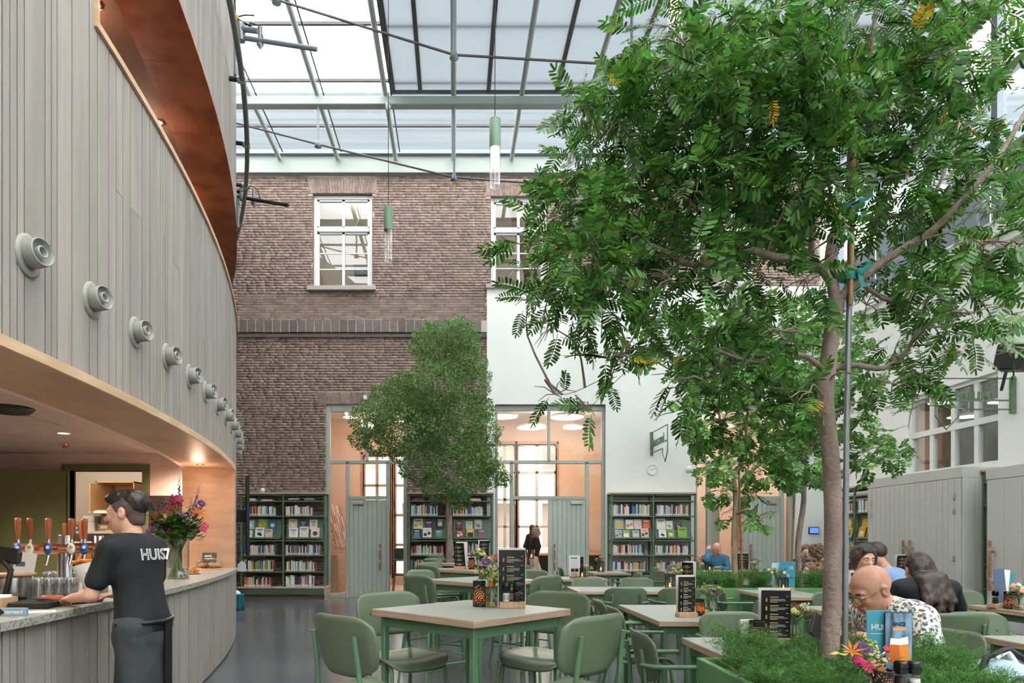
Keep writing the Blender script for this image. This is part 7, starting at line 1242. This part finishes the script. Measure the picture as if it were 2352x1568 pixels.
# the two girls
o, q, sh, HA = person('red haired girl holding up a menu at the table behind the trees', (5.62, 10.82, 0), PI*.93, 'sit', .011, 'skin_pale', 'jeans', 'jeans', 'none', 'long', 'hair_red', .06, (.15, 1, -.35), ((-.1, .36, .93), (.14, .36, .93)), s=.95)
mn = thing('menu_card', 'black menu held up by the red haired girl', 'menu', (5.42, 10.48, .9), 1.0, 'menus held by guests'); MB().bbox((-.1, 0, -.05), (.1, .004, .22), .002, rot('X', .2)).build('card', 'menu_black', mn); MB().bbox((-.1, .012, -.05), (.11, .015, .22), .002, rot('X', .2)).build('back_card', 'paper', mn); pr = MB(); [pr.box((-.07, -.001, .18-.045*k), (.06, 0, .19-.045*k), rot('X', .2)) for k in range(5)]; pr.build('print', 'paper', mn)['kind'] = 'stuff'
o, q, sh, HA = person('curly haired woman in sleeveless top partly behind the big trunk', (px(1888, 9.55), 9.55, 0), .35, 'sit', .011, 'skin_pale', M('dress_red', '#7d3a38', .8, col2='#b9907c', scale=(25, 25, 25)), 'jeans', 'none', 'curly', 'hair_curly', .12, (-.2, 1, -.2), ((-.22, .3, .78), (.2, .3, .78)), face=False, s=.95)
# man in light blue shirt
o, q, sh, HA = person('man in light blue T-shirt leaning forward with his back turned', (4.7, 7.04, 0), .55, 'sit', .009, 'skin', 'shirt_blue', 'jeans', 'short', 'short', 'hair_brown', .3, (-.35, 1, -.2), ((-.2, .4, .8), (.3, .2, .8)), wide=1.05, face=False, headoff=(-.1, .03, .03))
# woman with sunglasses in her hair
o, q, sh, HA = person('brown haired woman with sunglasses pushed up in her hair', (3.76, 6.3, 0), PI*.97, 'sit', .008, 'skin', 'white_trousers', 'jeans', 'none', 'bob', 'hair_brown', .12, (-.08, 1, -.28), ((-.18, .32, .78), (.18, .32, .78)), hscale=1.02)
sg = MB(); [sg.tube([q(sx*.035+.03*math.cos(a), .066-.012*math.sin(a)*1., .105+.024*math.sin(a)) for a in np.linspace(0, 2*PI, 16)], .003, 5, False) for sx in (-1, 1)]; sg.tube([q(-.068, .06, .107), q(-.09, -.03, .06)], .003, 5).tube([q(.068, .06, .107), q(.09, -.03, .06)], .003, 5).build('sunglasses_frame', 'black', o)
ln = MB(); [ln.add([q(sx*.035+.028*math.cos(a), .067-.012*math.sin(a), .105+.022*math.sin(a)) for a in np.linspace(0, 2*PI, 14)[:-1]], [tuple(range(13))]) for sx in (-1, 1)]; ln.build('sunglasses_lenses', M('lens_dark', '#27323a', .08, spec=.8), o); er = MB(); er.ball(q(.082, -.005, -.05), .006).ball(q(-.082, -.005, -.05), .006).build('earrings', 'white_paint', o)
# dark haired woman from behind
o, q, sh, HA = person('woman with long dark hair in black top seen from behind', (3.55, 5.02, 0), -.05, 'sit', .007, 'skin', 'shirt_black', 'jeans', 'short', 'long', 'hair_long', .14, (.05, 1, -.2), ((-.14, .4, .8), (.16, .36, .8)), elbows=((-.8, -.5, -.5), (.9, -.6, -.5)), face=False, hscale=1.05, headoff=(0, .03, -.07))
MB().tube([q(.1*math.cos(a), -.03-.09*math.sin(a), -.09) for a in np.linspace(0, PI, 14)], .009, 6).build('headphone_band', 'steel_dark', o)
# bald man in profile with glasses and floral shirt
o, q, sh, HA = person('bald man with glasses and floral print shirt reading a black folder', (2.65, 3.8, 0), PI*.54, 'sit', .0055, 'skin_ruddy', 'floral', 'jeans', 'short', None, None, .46, (-.06, 1, -.5), ((-.2, .42, .80), (.14, .42, .78)), wide=1.2, hscale=1.13, headoff=(0, .0, -.06), hand_up=((0, .3, 1), (0, .3, 1)))
g = MB()
for sx in (-1, 1):
    g.tube([q(sx*.033+.026*math.cos(a), .112, .0+.021*math.sin(a)) for a in np.linspace(0, 2*PI, 18)], .0025, 5, False).tube([q(sx*.059, .108, .008), q(sx*.078, .06, .012), q(sx*.085, -.01, .016), q(sx*.084, -.025, .0)], .003, 5)
g.tube([q(-.008, .115, .003), q(.008, .115, .003)], .003, 5).build('glasses_frame', M('tortoise', '#5a4326', .3, col2='#a8863e', scale=(60, 60, 60)), o)
ln = MB(); [ln.add([q(sx*.033+.025*math.cos(a), .112, .02*math.sin(a)) for a in np.linspace(0, 2*PI, 14)[:-1]], [tuple(range(13))]) for sx in (-1, 1)]; ln.build('glasses_lenses', 'clear_glass', o)
nk_ = q(0, -.03, -.12); cl_ = MB(); cl_.tube([nk_+(HA[0]*math.cos(a)*.078+HA[1]*math.sin(a)*.082)+HA[2]*(-.012) for a in np.linspace(0, 2*PI, 22)], .02, 6, False).build('shirt_collar', 'floral', o)
fo = thing('menu_folder', 'black folder held open by the bald man', 'folder', (px(1872, 3.72), 3.7, .78), .2); MB().bbox((-.08, -.02, 0), (.09, .0, .16), .003, Matrix.Rotation(.75, 4, 'Y') @ Matrix.Rotation(-.5, 4, 'X')).build('cover', 'black', fo); MB().bbox((-.07, .002, .01), (.08, .006, .15), .001, Matrix.Rotation(.75, 4, 'Y') @ Matrix.Rotation(-.5, 4, 'X')).build('pages', 'paper', fo)
